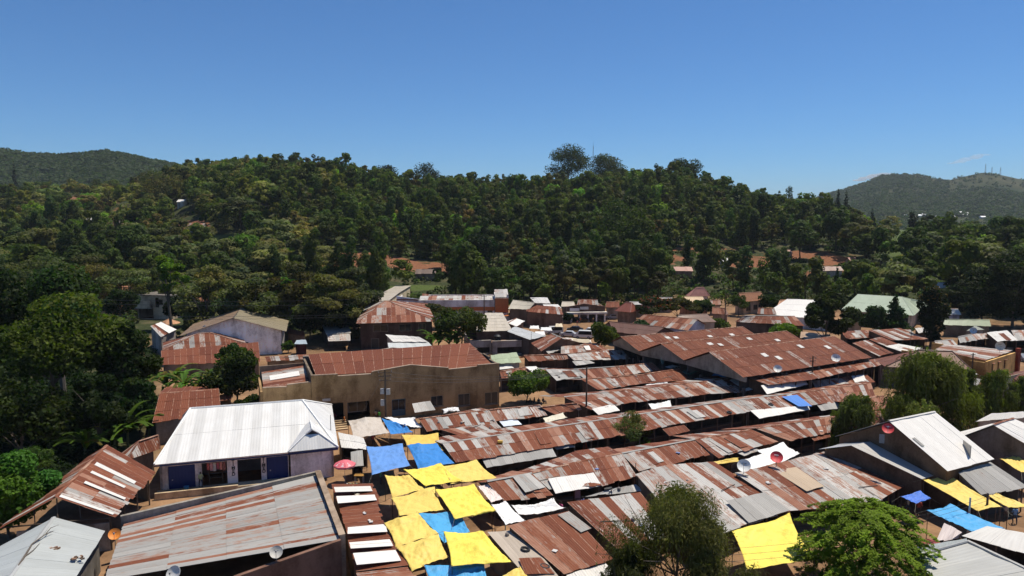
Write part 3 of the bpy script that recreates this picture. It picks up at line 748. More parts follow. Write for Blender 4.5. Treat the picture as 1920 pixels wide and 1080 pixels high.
# ---------------------------------------------------------------- people and vehicles
ROOFS = []
def person_mesh(shirt, trousers, skin=(.05, .03, .02), pose=0, skirt=False):
    me = bpy.data.meshes.new('person'); o = bpy.data.objects.new('person_shape', me); COL.objects.link(o)
    sw = (.16, -.12)[pose % 2] if pose else .0; ar = .12 if pose != 2 else .32
    lg = 1.0
    J = [(0, 0, .95, .15, .11), (0, 0, 1.18, .14, .1), (0, 0, 1.38, .17, .1), (0, 0, 1.5, .06, .06), (0, .01, 1.57, .075, .085), (0, .015, 1.68, .09, .1), (0, 0, 1.76, .06, .065),
         (-.2, 0, 1.42, .07, .07), (-.25, .03, 1.15, .05, .05), (-.24, ar, .92, .04, .04), (-.24, ar + .05, .82, .045, .03),
         (.2, 0, 1.42, .07, .07), (.25, .03, 1.15, .05, .05), (.24, ar, .92, .04, .04), (.24, ar + .05, .82, .045, .03),
         (-.09, 0, .88, .1, .1), (-.1, sw + .03, .5, .075, .075), (-.1, sw * .6 - .03, .08, .05, .05), (-.1, sw * .6 + .1, .03, .045, .035),
         (.09, 0, .88, .1, .1), (.1, -sw + .03, .5, .075, .075), (.1, -sw - .03, .08, .05, .05), (.1, -sw + .1, .03, .045, .035)]
    if pose == 3:                                   # sitting on the ground with the knees drawn up
        J = [(x, y - (.1 if z > .9 else 0), z - .78, a, b_) if z > .9 or abs(x) > .15 else (x, y, z, a, b_) for x, y, z, a, b_ in J]
        J[9] = (-.2, .32, .42, .04, .04); J[10] = (-.12, .4, .42, .04, .03); J[13] = (.2, .32, .42, .04, .04); J[14] = (.12, .4, .42, .04, .03)
        for o_, sx in ((15, -1), (19, 1)): J[o_] = (sx * .1, .05, .16, .1, .1); J[o_ + 1] = (sx * .13, .38, .46, .075, .075); J[o_ + 2] = (sx * .12, .5, .08, .05, .05); J[o_ + 3] = (sx * .12, .62, .04, .045, .035)
    E = [(0, 1), (1, 2), (2, 3), (3, 4), (4, 5), (5, 6), (2, 7), (7, 8), (8, 9), (9, 10), (2, 11), (11, 12), (12, 13), (13, 14), (0, 15), (15, 16), (16, 17), (17, 18), (0, 19), (19, 20), (20, 21), (21, 22)]
    me.from_pydata([(j[0], j[1], j[2]) for j in J], E, [])
    sk = o.modifiers.new("skin", 'SKIN'); 
    for v_, j in zip(me.skin_vertices[0].data, J): v_.radius = (j[3], j[4])
    me.skin_vertices[0].data[0].use_root = True
    sb = o.modifiers.new("sub", 'SUBSURF'); sb.levels = 1
    dg = bpy.context.evaluated_depsgraph_get(); ev = bpy.data.meshes.new_from_object(o.evaluated_get(dg))
    bpy.data.objects.remove(o); ca = ev.color_attributes.new("Col", 'FLOAT_COLOR', 'CORNER')
    for p in ev.polygons:
        c = p.center
        if pose == 3: c = V((c.x, c.y, c.z + (.78 if c.y < .2 else .3)))
        if c.z > 1.64 and c.y < .05: k = (.012, .01, .009)
        elif c.z > 1.5 or (abs(c.x) > .19 and c.z < 1.12) or (c.z < .12): k = skin
        elif c.z > .93: k = shirt
        else: k = trousers
        for li in p.loop_indices: ca.data[li].color = (*k, 1)
    ev.polygons.foreach_set("use_smooth", [True] * len(ev.polygons)); ev.materials.clear(); ev.materials.append(M['plain']); return ev
def person(label, loc, shirt, trousers, rz=0, pose=1, group=None):
    me = person_mesh(shirt, trousers, pose=pose); o = bpy.data.objects.new('person', me); COL.objects.link(o)
    o.location = loc; o.rotation_euler = (0, 0, rz); return tag(o, label, 'person', group)
def car(label, loc, rz, col, kind='car', group='vehicles parked around the market square'):
    nm = {'car': 'parked_car', 'van': 'parked_van', 'truck': 'pickup_truck'}[kind]
    t = root(nm, label, {'car': 'car', 'van': 'van', 'truck': 'pickup truck'}[kind], (0, 0, 0), group)
    L_, W_ = (4.3, 1.7) if kind == 'car' else (4.7, 1.75)
    prof = {'car': [(-2.15, .35), (-2.15, .8), (-1.95, .92), (-1.5, 1.0), (-.95, 1.42), (.55, 1.45), (1.25, .98), (2.0, .85), (2.15, .6), (2.15, .35)],
            'van': [(-2.35, .35), (-2.35, 1.2), (-2.25, 1.85), (-2.0, 1.95), (1.1, 1.95), (1.75, 1.25), (2.25, 1.0), (2.35, .75), (2.35, .35)],
            'truck': [(-2.35, .45), (-2.35, 1.0), (-.4, 1.0), (-.35, 1.6), (.6, 1.62), (1.15, 1.1), (2.2, 1.0), (2.35, .8), (2.35, .45)]}[kind]
    mb = MB(); n = len(prof); top = max(p[1] for p in prof)
    def ring(y, s): return [V((p[0], y * (1 - .13 * max(0, (p[1] - 1.0))), p[1])) for p in prof]
    a, b_ = ring(-W_ / 2, 1), ring(W_ / 2, 1)
    mb.face(a, col); mb.face(b_[::-1], col)
    for i in range(n): j = (i + 1) % n; mb.face([a[j], a[i], b_[i], b_[j]], col)
    mb.build('body', 'gloss', t)
    g = MB(); dk = (.015, .018, .02)
    x0, x1 = {'car': (-1.0, .75), 'van': (-2.1, 1.25), 'truck': (-.28, .75)}[kind]; zz = (1.02, top - .1)
    for s_ in (-1, 1):
        y = W_ / 2 + .005
        g.face([V((x0, s_ * y * .998, zz[0])), V((x1, s_ * y * .998, zz[0])), V((x1 - .3, s_ * (y * (1 - .13 * (zz[1] - 1)) + .012), zz[1])), V((x0 + .1, s_ * (y * (1 - .13 * (zz[1] - 1)) + .012), zz[1]))], dk)
    fx = {'car': ((.62, 1.42), (1.2, 1.02)), 'van': ((1.16, 1.9), (1.72, 1.3)), 'truck': ((.66, 1.58), (1.12, 1.14))}[kind]
    (xa, za), (xb, zb_) = fx; w2 = W_ / 2 * .82; e = .02
    g.face([V((xb + e, -w2, zb_ + e)), V((xb + e, w2, zb_ + e)), V((xa + e, w2 * .95, za + e)), V((xa + e, -w2 * .95, za + e))], dk)
    g.build('windows', 'glass', t)
    for sx in (-1.35, 1.35):
        for sy in (-1, 1):
            w_ = MB(); w_.tube([V((sx, sy * (W_ / 2 - .2), .32)), V((sx, sy * (W_ / 2 + .03), .32))], .32, (.02, .02, .02), 14); wo = w_.build('wheel', 'plain', t)
            h = MB(); h.tube([V((sx, sy * (W_ / 2 + .02), .32)), V((sx, sy * (W_ / 2 + .045), .32))], .19, (.35, .35, .36), 12); h.build('hubcap', 'plain', wo)
    for sy in (-1, 1):
        h = MB(); xx = prof[-1][0] - .04; h.box((xx, sy * .62, .72), (.12, .3, .15), (.7, .7, .68)); h.build('headlight', 'plain', t)
    t.location = loc; t.rotation_euler = (0, 0, rz); return t
def pole(label, px, pbase, ptop, r=.14, col=(.1, .075, .055), arms=(), group='utility poles', z0=0.0, name='utility_pole', cat='utility pole'):
    b_ = P(px, pbase, z0); top = atY(px, ptop, b_.y); t = root(name, label, cat, b_, group)
    m_ = MB(); m_.tube([b_, xy(b_, top.z)], [r, r * .7], col, 8); m_.build('post', 'wall', t)
    for dz, ln, az in arms:
        a = MB(); c = xy(b_, top.z - dz); d = V((math.cos(az), math.sin(az), 0)) * ln / 2
        a.tube([c - d, c + d], .06, col, 5); arm = a.build('cross_arm', 'wall', t)
        for f in (-.9, 0, .9):
            i_ = MB(); q = c + d * f; i_.tube([q, q + V((0, 0, .22))], [.05, .035], (.35, .33, .3), 6); i_.build('insulator', 'plain', arm)
    return t, xy(b_, top.z)
def wire(label, p, q, sag, r=.022, col=(.03, .03, .03), group='overhead wires'):
    m_ = MB(); pts = []
    for i in range(15):
        f = i / 14; w_ = V(p).lerp(V(q), f); w_.z -= sag * 4 * f * (1 - f); pts.append(w_)
    m_.tube(pts, r, col, 4); o = m_.build('overhead_wire', 'plain', None); return tag(o, label, 'wire', group)
# ================================================================ THE PLACE
# ---------------------------------------------------------------- ground and hills
CLEAR = [  # (px, py, half width px, half height px, kind)
    (700, 492, 95, 10, 's'), (640, 500, 40, 7, 's'), (815, 503, 60, 11, 's'), (870, 510, 40, 6, 's'), (690, 478, 50, 5, 's'), (780, 540, 60, 6, 'g'), (1240, 486, 45, 9, 's'), (1270, 468, 50, 5, 'd'), (1400, 492, 55, 12, 's'),
    (1500, 478, 70, 9, 's'), (1560, 488, 50, 11, 's'), (1545, 515, 70, 6, 's'), (1590, 512, 60, 6, 's'), (232, 368, 14, 24, 'd'), (225, 408, 16, 22, 's'), (1095, 425, 9, 10, 's'), (1680, 450, 44, 32, 'g'), (430, 446, 40, 9, 'g'), (130, 372, 40, 6, 'd'), (420, 478, 44, 6, 'd'), (560, 470, 40, 6, 's'), (655, 478, 50, 6, 's'), (1440, 500, 40, 8, 'g'), (1650, 415, 35, 14, 'g'),
    (1665, 505, 45, 14, 'g'), (1340, 470, 40, 7, 'd'), (340, 590, 40, 10, 'g'), (300, 592, 30, 6, 's'), (355, 425, 40, 14, 's'), (1210, 470, 14, 16, 's'), (950, 515, 60, 5, 's')]
def clearing(px, py):
    s = g = 0.0
    for cx, cy, rx, ry, k in CLEAR:
        d = ((px - cx) / rx) ** 2 + ((py - cy) / ry) ** 2
        if d < 2.2:
            f = max(0.0, 1 - d * .5)
            if k == 's': s = max(s, f)
            elif k == 'g': g = max(g, f)
            else: s = max(s, f * .75)
    return s, g
def build_ground():
    pxs = list(range(-900, 2821, 24)); Ys = [30 + 8 * i for i in range(26)] + [238 + 5 * i for i in range(100)] + [740 + 25 * i for i in range(36)]
    nv = len(pxs); verts = []; cols = []
    for Y in Ys:
        for px in pxs:
            x = (px - 960) / FPX * Y; z = height(x, Y); verts.append((x, Y, z))
            D0 = np.interp(px, KX, KF); h = min(1, max(0, (Y - D0 + 18) / 22)) if px > 640 else min(1, max(0, (Y - 150) / 30))
            if px < 300: h = max(h, min(1, max(0, (300 - px) / 60)) * (1 if Y > 78 else 0))
            s, g = clearing(*proj((x, Y, z)))
            cols.append((h, s, g, 1))
    faces = []
    for j in range(len(Ys) - 1):
        for i in range(nv - 1):
            a = j * nv + i; faces.append((a, a + 1, a + nv + 1, a + nv))
    me = bpy.data.meshes.new("ground"); me.from_pydata(verts, [], faces)
    ca = me.color_attributes.new("Col", 'FLOAT_COLOR', 'POINT'); ca.data.foreach_set("color", np.array(cols, np.float32).ravel())
    me.polygons.foreach_set("use_smooth", [True] * len(faces)); me.materials.append(M['ground'])
    o = bpy.data.objects.new("ground", me); COL.objects.link(o); tag(o, "tan earth of the town rising into the wooded hillside", None, None, 'structure')
    mb = MB(); mb.face([V((-9000, -3000, -1.2)), V((9000, -3000, -1.2)), V((9000, 12000, -1.2)), V((-9000, 12000, -1.2))], (1, 0, 0))
    tag(mb.build("valley_floor", 'ground', loc=(0, 0, -1.2)), "flat valley floor beyond the town", None, None, 'structure')
build_ground()
FK = [-1200, -300, -100, 0, 60, 130, 210, 260, 330, 400, 470, 600, 1300, 1450, 1520, 1570, 1610, 1650, 1700, 1730, 1762, 1800, 1830, 1860, 1920, 2000, 2150, 2400, 3000]
FT = [330, 292, 282, 286, 299, 302, 294, 304, 318, 332, 352, 396, 400, 392, 374, 359, 347, 330, 328, 333, 341, 332, 325, 328, 341, 352, 350, 362, 390]
def far_top(px): return float(np.interp(px, FK, FT))
def far_h(x, Y):
    px = 960 + FPX * x / Y; RR = 1350 if px < 900 else 2500; base = 850 if px < 900 else 1250
    if 700 < px < 1300: RR, base = 2500, 1250
    ZR = CAMZ + (HOR - far_top(px)) / FPX * RR; t = (Y - base) / (RR - base)
    if t <= 0: return 2.0
    if t > 1: return max(2.0, ZR * (1 - .8 * min(1, (Y - RR) / 900)))
    n = mnoise.noise(V((x * .004, Y * .004, 1.7))) * .13 + mnoise.noise(V((x * .013, Y * .013, 4))) * .05 + mnoise.noise(V((x * .04, Y * .04, 9))) * .015
    return max(2.0, ZR * (t ** 1.25) * (1 + n * 3 * (1 - t) * (t if t < .5 else .5)))
def build_far(name, label, px0, px1, Y0, Y1):
    pxs = np.arange(px0, px1 + 1, 9.0); Ys = np.linspace(Y0, Y1, 90); verts = []
    for Y in Ys:
        for px in pxs:
            x = (px - 960) / FPX * Y; verts.append((x, Y, far_h(x, Y)))
    nv = len(pxs); faces = [(j * nv + i, j * nv + i + 1, j * nv + i + nv + 1, j * nv + i + nv) for j in range(len(Ys) - 1) for i in range(nv - 1)]
    me = bpy.data.meshes.new(name); me.from_pydata(verts, [], faces); me.polygons.foreach_set("use_smooth", [True] * len(faces)); me.materials.append(M['far'])
    o = bpy.data.objects.new(name, me); COL.objects.link(o); tag(o, label, None, None, 'structure')
build_far("far_hill", "hazy bare-topped hills rising beyond the right of the valley", 1300, 2900, 1200, 3300)
build_far("back_hill", "grey green wooded hill behind the left of the ridge", -1100, 620, 840, 1900)

# ---------------------------------------------------------------- market rows, from the far side to the near side
G = 'stalls of the corrugated market rows'
S = shed
S("rusty stall roof beside the green sheet hut behind the brown warehouse", [(992, 678), (1068, 673), (1063, 664), (982, 667)], kind='rust', group=G)
S("patchwork stall in the rearmost row with a grey awning at its left", [(1077, 676), (1182, 673), (1165, 656), (1063, 664)], kind='palemix', group=G, awn=[([(1080, 686), (1115, 681), (1104, 676), (1073, 678)], (2.0, 2.4), 'grey')])
S("pale green corrugated hut behind the corner of the brown warehouse", [(923, 683), (977, 679), (968, 661), (920, 667)], (3.0, 3.6), (.36, .42, .27), mono=True, walls='solid', wallcol=(.3, .3, .26), name='corrugated_hut', cat='hut')
S("small white sheet lean-to beside the brown warehouse corner", [(937, 693), (963, 690), (956, 682), (937, 683)], (2.2, 2.6), 'light', mono=True, name='lean_to', cat='lean-to')
S("rusty stall behind the round acacia on the sandy yard", [(940, 709), (1003, 703), (985, 689), (937, 697)], kind='rust', group=G, patches=[([(1003, 702), (1018, 697), (1004, 687), (985, 688)], (2.75, 3.4), 'white')])
S("narrow rusty stall between the white sheet and the grey stall", [(1020, 706), (1040, 704), (1026, 691), (1008, 693)], kind='rust', group=G)
S("plain grey stall with a dark open front facing the sandy yard", [(1043, 713), (1093, 707), (1075, 693), (1022, 692)], kind='grey', group=G)
S("rusty stall just behind the tall bare utility pole", [(1095, 710), (1165, 704), (1152, 688), (1075, 693)], kind='rust', group=G)
S("rusty stall with two pale end sheets below the first warehouse gable", [(1165, 704), (1238, 694), (1224, 681), (1152, 688)], kind='mix', group=G)
S("rusty front stall at the right of the tall bare utility pole", [(1120, 731), (1212, 719), (1203, 703), (1090, 712)], kind='rust', group=G)
S("rusty end stall with a straight eave beside the green awning", [(1212, 719), (1293, 711), (1273, 692), (1203, 703)], kind='deep', group=G)
S("rust and grey stall opening onto the sandy yard", [(1107, 768), (1170, 757), (1140, 736), (1057, 745)], kind='rust', group=G, awn=[([(1122, 778), (1162, 770), (1150, 758), (1110, 767)], (1.9, 2.5), 'white')])
S("rusty stall with white bundles hung under its eave", [(1170, 757), (1240, 748), (1211, 728), (1140, 736)], kind='mix', group=G)
S("rusty stall with broad grey sheets in the middle row", [(1242, 749), (1325, 739), (1291, 719), (1212, 728)], kind='mix', group=G, awn=[([(1272, 748), (1298, 744), (1292, 739), (1268, 742)], (1.9, 2.2), 'white')])
S("stall roof below the blue covered bundle, with white plastic at its end", [(1325, 739), (1418, 734), (1375, 710), (1291, 719)], kind='mix', group=G, patches=[([(1398, 733), (1417, 730), (1384, 710), (1368, 713)], (2.6, 3.45), 'white')])
S("stall with a long white awning under the eave of the large warehouse", [(1440, 722), (1522, 712), (1500, 695), (1400, 708)], (4.0, 4.35), 'rust', mono=True, group=G, awn=[([(1438, 739), (1515, 721), (1507, 708), (1427, 723)], (3.1, 3.85), 'white')])
S("long rusty stall under the warehouse eave behind the dark utility pole", [(1522, 712), (1652, 685), (1640, 674), (1500, 695)], (4.0, 4.35), 'rust', mono=True, group=G)
S("low grey stall at the foot of the dark utility pole", [(1530, 730), (1588, 721), (1570, 710), (1523, 716)], (2.2, 2.8), 'grey', group=G)
S("low rusty stall with a small white sheet beside the willow", [(1588, 721), (1640, 716), (1625, 703), (1570, 710)], (2.2, 2.8), 'rust', group=G, patches=[([(1603, 717), (1624, 714), (1619, 703), (1596, 705)], (2.4, 2.95), 'white')])
S("rusty stall below the beige cloth beside the sandy yard", [(1042, 778), (1090, 767), (1082, 756), (1014, 764)], kind='rust', group=G)
S("rusty stall touching the white tent at the left end of its row", [(800, 808), (862, 800), (848, 778), (786, 786)], kind='rust', group=G)
S("rusty stall with a peeling roof in front of the brown warehouse", [(862, 800), (932, 795), (916, 769), (848, 778)], kind='mix', group=G)
S("striped stall with a pale blue awning in front of the brown warehouse", [(930, 789), (1026, 779), (1013, 760), (917, 769)], kind='palemix', group=G, awn=[([(945, 800), (978, 796), (965, 783), (934, 787)], (1.9, 2.4), (.62, .68, .78))])
S("low lean-to roof beside the yellow sheet with a bent grey end", [(858, 816), (940, 803), (930, 794), (826, 806)], (2.2, 2.6), 'mix', group=G, mono=True)
S("mottled stall with a grey corrugated awning beside the blue tarpaulin", [(855, 868), (1012, 842), (990, 808), (829, 832)], kind='mix', group=G, awn=[([(913, 877), (1043, 856), (1034, 839), (902, 857)], (1.9, 2.3), 'dull')])
S("deep rust stall with orange cloth hanging at its front", [(1012, 842), (1143, 820), (1120, 789), (990, 808)], kind='rust', group=G, awn=[([(1044, 843), (1078, 838), (1070, 831), (1036, 836)], (2.0, 2.3), 'grey'), ([(1097, 829), (1122, 825), (1116, 820), (1091, 823)], (2.2, 2.4), 'white')])
S("rusty stall half hidden by the shrub growing between two rows", [(1143, 820), (1258, 797), (1226, 773), (1120, 789)], kind='rust', group=G)
S("striped stall with grey doors under its eave right of the shrub", [(1258, 797), (1405, 772), (1375, 751), (1226, 773)], kind='mix', group=G, awn=[([(1255, 818), (1293, 808), (1282, 797), (1242, 805)], (1.7, 2.2), 'deep')])
S("stall with a blue sheet and white plastic along its eave", [(1405, 772), (1520, 761), (1490, 738), (1375, 751)], kind='mix', group=G, patches=[([(1497, 762), (1522, 762), (1494, 741), (1466, 744)], (2.65, 3.25), (.07, .22, .62))],
  awn=[([(1424, 785), (1518, 768), (1515, 760), (1407, 770)], (2.1, 2.5), 'white')])
S("rusty stall at the right end of its row behind the willow", [(1520, 761), (1640, 742), (1632, 719), (1490, 738)], kind='rust', group=G, awn=[([(1540, 770), (1578, 766), (1568, 753), (1530, 757)], (2.0, 2.4), 'dull')])
S("rust and zinc stall with two broad grey sheets beside the yellow sheets", [(946, 940), (1036, 929), (997, 888), (913, 904)], (2.3, 3.3), 'rust', group=G, patches=[([(985, 923), (1022, 914), (992, 888), (962, 895)], (2.75, 3.38), 'grey')])
S("rusty stall with a bright white awning at its front", [(1030, 918), (1128, 909), (1102, 863), (997, 888)], kind='rust', group=G, awn=[([(1042, 926), (1127, 911), (1112, 887), (1028, 898)], (2.3, 3.0), 'white')])
S("finely striped rusty stall above the lean-to behind the willow", [(1128, 910), (1193, 893), (1165, 851), (1102, 863)], kind='rust', group=G)
S("long deep rust stall in front of the shrub", [(1198, 884), (1330, 852), (1302, 825), (1165, 851)], kind='rust', group=G)
S("striped grey and rust stall behind the yellow strip of cloth", [(1345, 858), (1458, 828), (1408, 806), (1302, 825)], kind='mix', group=G, awn=[([(1396, 855), (1425, 845), (1405, 838), (1372, 845)], (2.0, 2.4), 'grey')])
S("rusty stall between the willow and the end of the rows", [(1575, 808), (1662, 796), (1650, 772), (1560, 784)], kind='rust', group=G)
S("rusty stall half hidden behind the broad willow", [(1592, 777), (1672, 764), (1656, 743), (1578, 754)], kind='rust', group=G)
S("deep rust stall whose eave hangs over dark openings beside the willow", [(1480, 826), (1557, 811), (1557, 783), (1416, 804)], kind='rust', group=G, awn=[([(1527, 827), (1557, 820), (1552, 808), (1513, 813)], (2.0, 2.4), 'deep')])
# wide single-pitch roofs nearest the camera
W = 'wide single-pitch roofs of the near market'
S("grey streaked roof at the left of the wide roof, behind the drooping tree", [(1305, 1018), (1402, 982), (1258, 872), (1192, 890)], (2.2, 3.6), 'palemix', mono=True, group=W, L=4.5, w=.95)
S("wide striped roof with a broad grey sheet above the yellow canopy", [(1402, 982), (1482, 958), (1340, 867), (1258, 872)], (2.2, 3.6), 'mix', mono=True, group=W, L=4.5, w=.95, patches=[([(1404, 981), (1481, 958), (1433, 924), (1362, 940)], (2.36, 2.9), 'dull')])
S("wide roof with long rust stripes below the white satellite dish", [(1482, 958), (1548, 951), (1440, 875), (1378, 888)], (2.2, 3.5), 'mix', mono=True, group=W, L=4.5, w=.95)
S("wide roof with a tan sheet below the red satellite dish", [(1548, 951), (1652, 936), (1525, 853), (1440, 875)], (2.2, 3.5), 'palemix', mono=True, group=W, L=4.5, w=.95, patches=[([(1512, 921), (1545, 912), (1492, 876), (1452, 883)], (2.85, 3.35), (.46, .35, .24))])
S("narrow pale roof along the brick wall of the gabled hall", [(1652, 936), (1692, 912), (1545, 848), (1525, 853)], (2.2, 3.4), 'palemix', mono=True, group=W, L=4.5, w=.95)
S("broad rusty roof with pale streaks left of the drooping tree", [(1057, 1076), (1150, 1050), (1065, 959), (953, 986)], (2.1, 3.5), 'rust', mono=True, group=W, L=5, w=.95, patches=[([(1090, 998), (1108, 992), (1066, 960), (1046, 965)], (3.02, 3.56), 'grey')], awn=[([(1075, 1100), (1152, 1074), (1134, 1056), (1062, 1078)], (1.5, 2.0), 'white')])
S("broad rust and tan roof running behind the drooping tree", [(1155, 1028), (1262, 1000), (1200, 925), (1064, 943)], (2.1, 3.5), 'mix', mono=True, group=W, L=5, w=.95)
S("thin grey lean-to roof beside the pink cloth on the market lane", [(1102, 930), (1206, 921), (1192, 909), (1140, 918)], (2.3, 2.8), 'grey', mono=True, group=W)
S("plain tan sheet roof with a rusty corner beside the yellow sheets", [(990, 1085), (1046, 1081), (975, 995), (915, 999)], (2.1, 3.0), (.45, .38, .31), mono=True, group=W, L=5, patches=[([(985, 1078), (1040, 1076), (1013, 1046), (973, 1048)], (2.25, 2.6), 'mix')])
# strip-roofed stalls left of the yellow sheets: the sheets lie across
U = 'stalls roofed with rusty and clear strips beside the grey roof'
S("stall with grey and clear strips just below the pink umbrella", [(713, 945), (695, 907), (623, 908), (636, 949)], (2.5, 3.1), 'deep', mono=True, group=U, L=9, w=.75, patches=[([(706, 938), (702, 929), (631, 932), (634, 944)], (2.66, 3.24), 'white'), ([(698, 921), (694, 913), (626, 915), (629, 923)], (2.66, 3.24), 'light')])
S("stall with an unbroken rusty roof in the strip-roofed row", [(724, 994), (705, 947), (637, 952), (652, 1001)], (2.5, 3.1), 'deep', mono=True, group=U, L=9, w=.75)
S("stall with three broad white strips beside the brown parapet", [(764, 1061), (724, 996), (650, 1001), (670, 1072)], (2.5, 3.1), 'deep', mono=True, group=U, L=9, w=.75,
  patches=[([(726, 998), (722, 984), (652, 990), (652, 1002)], (2.7, 3.2), 'white'), ([(737, 1024), (731, 1012), (655, 1018), (658, 1029)], (2.7, 3.2), 'white'), ([(752, 1051), (742, 1032), (662, 1038), (669, 1059)], (2.7, 3.2), 'white')])
S("rusty stall at the frame edge below the white strips", [(800, 1130), (766, 1064), (670, 1075), (690, 1140)], (2.5, 3.1), 'rust', mono=True, group=U, L=9, w=.75)

# ---------------------------------------------------------------- big rusty halls with three gables
def hall(label, lf, lr, lb, rr, ze, zr, kind='hall'):            # left gable: front eave, ridge, back eave; right end of the ridge
    SEED[0] += 1; rng = random.Random(SEED[0])
    A, D, F = P(*lf, ze), P(*lr, zr), P(*lb, ze); C = P(*rr, zr); d = C - D
    B, E = A + d, F + d
    t = root('market_hall', label, 'market hall', xy((A + E) / 2), 'rusty market halls with grey gables'); mb = MB()
    sheets_quad(mb, A, B, C, D, kind, rng, .9, 2.4, .05); sheets_quad(mb, E, F, D, C, kind, rng, .9, 2.4, .05); ridge_cap(mb, D + V((0, 0, .05)), C + V((0, 0, .05)), (.9, .7, .2)); mb.build('roof', 'sheet', t)
    u = xy(d).normalized(); n = xy(F - A).normalized(); wm = MB(); wc = (.20, .18, .15)
    for (p, r_, q, sg) in ((A, D, F, 1), (B, C, E, -1)):
        i = u * .5 * sg; op = p.lerp(q, .2); oq = p.lerp(q, .8)
        wm.prism([xy(p, 4.2) + i, xy(q, 4.2) + i, q - V((0, 0, .1)) + i, r_ - V((0, 0, .12)) + i, p - V((0, 0, .1)) + i], u * .25 * sg, wc)
        for k in range(5):
            c = p.lerp(q, .03 + .235 * k); wm.box(xy(c, 1.6) + i + u * .12 * sg, (.4, .4, 3.2), (.07, .062, .056), math.atan2(u.y, u.x))  # gable columns coloured dark: the shade beneath the gable is put into them
    L_ = xy(d).length; k = int(L_ / 4)
    for j in range(1, k): c = A + d * (j / k) + n * .5; wm.box((c.x, c.y, ze / 2), (.35, .35, ze), (.1, .09, .08), math.atan2(u.y, u.x))  # eave columns darkened as well, for the shade under the roof edge
    wm.slab(A + n * 1.3 + u * .6, A + n * 1.3 + d - u * .6, 0, ze - .05, .2, (.05, .042, .036))  # added dark slab standing in for the shade under the front eave
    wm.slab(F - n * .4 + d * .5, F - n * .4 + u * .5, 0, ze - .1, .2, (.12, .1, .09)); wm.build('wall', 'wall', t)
    for fr in (.3, .36, .62, .8):
        pm = MB(); a_, b_ = A + d * fr, A + d * (fr + .9 / L_); f0 = rng.uniform(.5, .85)
        g = [a_.lerp(D + d * fr, f0 - .14), b_.lerp(D + d * (fr + .9 / L_), f0 - .14), b_.lerp(D + d * (fr + .9 / L_), f0), a_.lerp(D + d * fr, f0)]
        sheets_quad(pm, *[q + V((0, 0, .12)) for q in g], 'light', rng, 1.0, 9, 0); pm.build('roof_light', 'sheet', t)
    return t
hall("rusty market hall with a grey gable, rearmost of the three", (1198, 659), (1163, 632), (1146, 640), (1393, 613), 5.0, 7.0)
hall("rusty market hall with clear roof sheets, middle of the three", (1282, 676), (1238, 645), (1198, 659), (1475, 621), 5.0, 7.2)
hall("largest rusty market hall with streaked roof, nearest of the three", (1394, 708), (1329, 661), (1282, 676), (1564, 631), 5.0, 7.55)

# ---------------------------------------------------------------- tarpaulins over the market lane
YE, YB, YD, BL, BS, WH, CR = (.73, .54, .13), (.82, .66, .10), (.71, .48, .10), (.04, .21, .55), (.07, .33, .62), (.78, .77, .76), (.50, .44, .38)
TG = 'plastic sheets strung over the market lane'
T = tarp
S("white sheet canopy at the corner of the white-roofed shop", [(640, 838), (690, 844), (681, 822), (634, 812)], (2.3, 2.7), 'light', mono=True, name='canopy', cat='canopy')
S("pale upright-tilted sheet over a stall behind the pink umbrella", [(659, 876), (681, 874), (679, 845), (658, 848)], (1.6, 2.9), 'dull', mono=True, name='canopy', cat='canopy')
T("off-white cloth tent with one peak beside the flight of steps", [(652, 792, 2.4), (713, 784, 2.4), (731, 813, 2.2), (662, 823, 2.2)], CR, .15, [(.5, .2, 1.0, 3.2)], TG)
T("small blue sheet tucked behind the yellow sheet and the tent", [(715, 785, 2.4), (760, 796, 2.7), (775, 811, 2.3), (732, 815, 2.2)], BL, .15, [(.5, .3, .4, 4)], TG)
T("crumpled white plastic beside the small blue sheet", [(720, 782, 2.6), (778, 783, 2.8), (793, 801, 2.5), (757, 797, 2.8)], WH, .3, (), TG, wr=.12)
T("faded blue tarpaulin with pale patches hung from four poles", [(686, 838, 2.9), (755, 831, 3.0), (769, 873, 2.7), (697, 892, 2.6)], (.12, .27, .60), .12, (), TG)
T("dull yellow sheet behind the bright blue tarpaulin", [(752, 815, 3.0), (822, 812, 3.0), (832, 845, 2.7), (763, 838, 2.8)], YD, .15, (), TG)
T("bright blue tarpaulin with a peak above the yellow sheets", [(763, 838, 3.0), (819, 832, 3.1), (852, 869, 2.7), (784, 881, 2.7)], BL, .1, [(.35, .12, .55, 3.0)], TG)
T("yellow sheet with a raised middle below the bright blue tarpaulin", [(756, 881, 3.0), (826, 868, 3.4), (868, 902, 3.0), (798, 912, 2.7)], YB, .25, (), TG)
T("wide yellow sheet reaching the grey awning of the stalls", [(827, 875, 3.2), (893, 862, 3.1), (933, 898, 2.8), (845, 908, 2.8)], YE, .12, (), TG)
T("dull yellow sheet over the left of the lane, with a dark tear", [(721, 891, 2.8), (768, 891, 2.9), (797, 918, 2.7), (735, 934, 2.7)], YE, .15, (), TG)
T("yellow sheet with one fold under the brightest yellow one", [(733, 934, 2.8), (815, 915, 3.0), (833, 957, 2.7), (748, 968, 2.6)], YE, .12, [(.85, .1, .3, 3)], TG)
T("brightest yellow sheet pulled tight across the middle of the lane", [(815, 917, 3.4), (888, 907, 3.5), (930, 957, 3.1), (852, 973, 3.0)], YB, .22, (), TG)
T("wrinkled yellow sheet at the lane edge beside the strip roofs", [(720, 984, 2.7), (782, 961, 3.0), (823, 1003, 2.7), (742, 1028, 2.5)], YE, .05, [(.4, .2, .5, 3)], TG, wr=.1)
T("wrinkled yellow sheet, lower of the two beside the strip roofs", [(742, 1027, 2.7), (822, 1003, 2.9), (842, 1047, 2.6), (772, 1074, 2.4)], YE, .05, [(.6, .35, .5, 3)], TG, wr=.1)
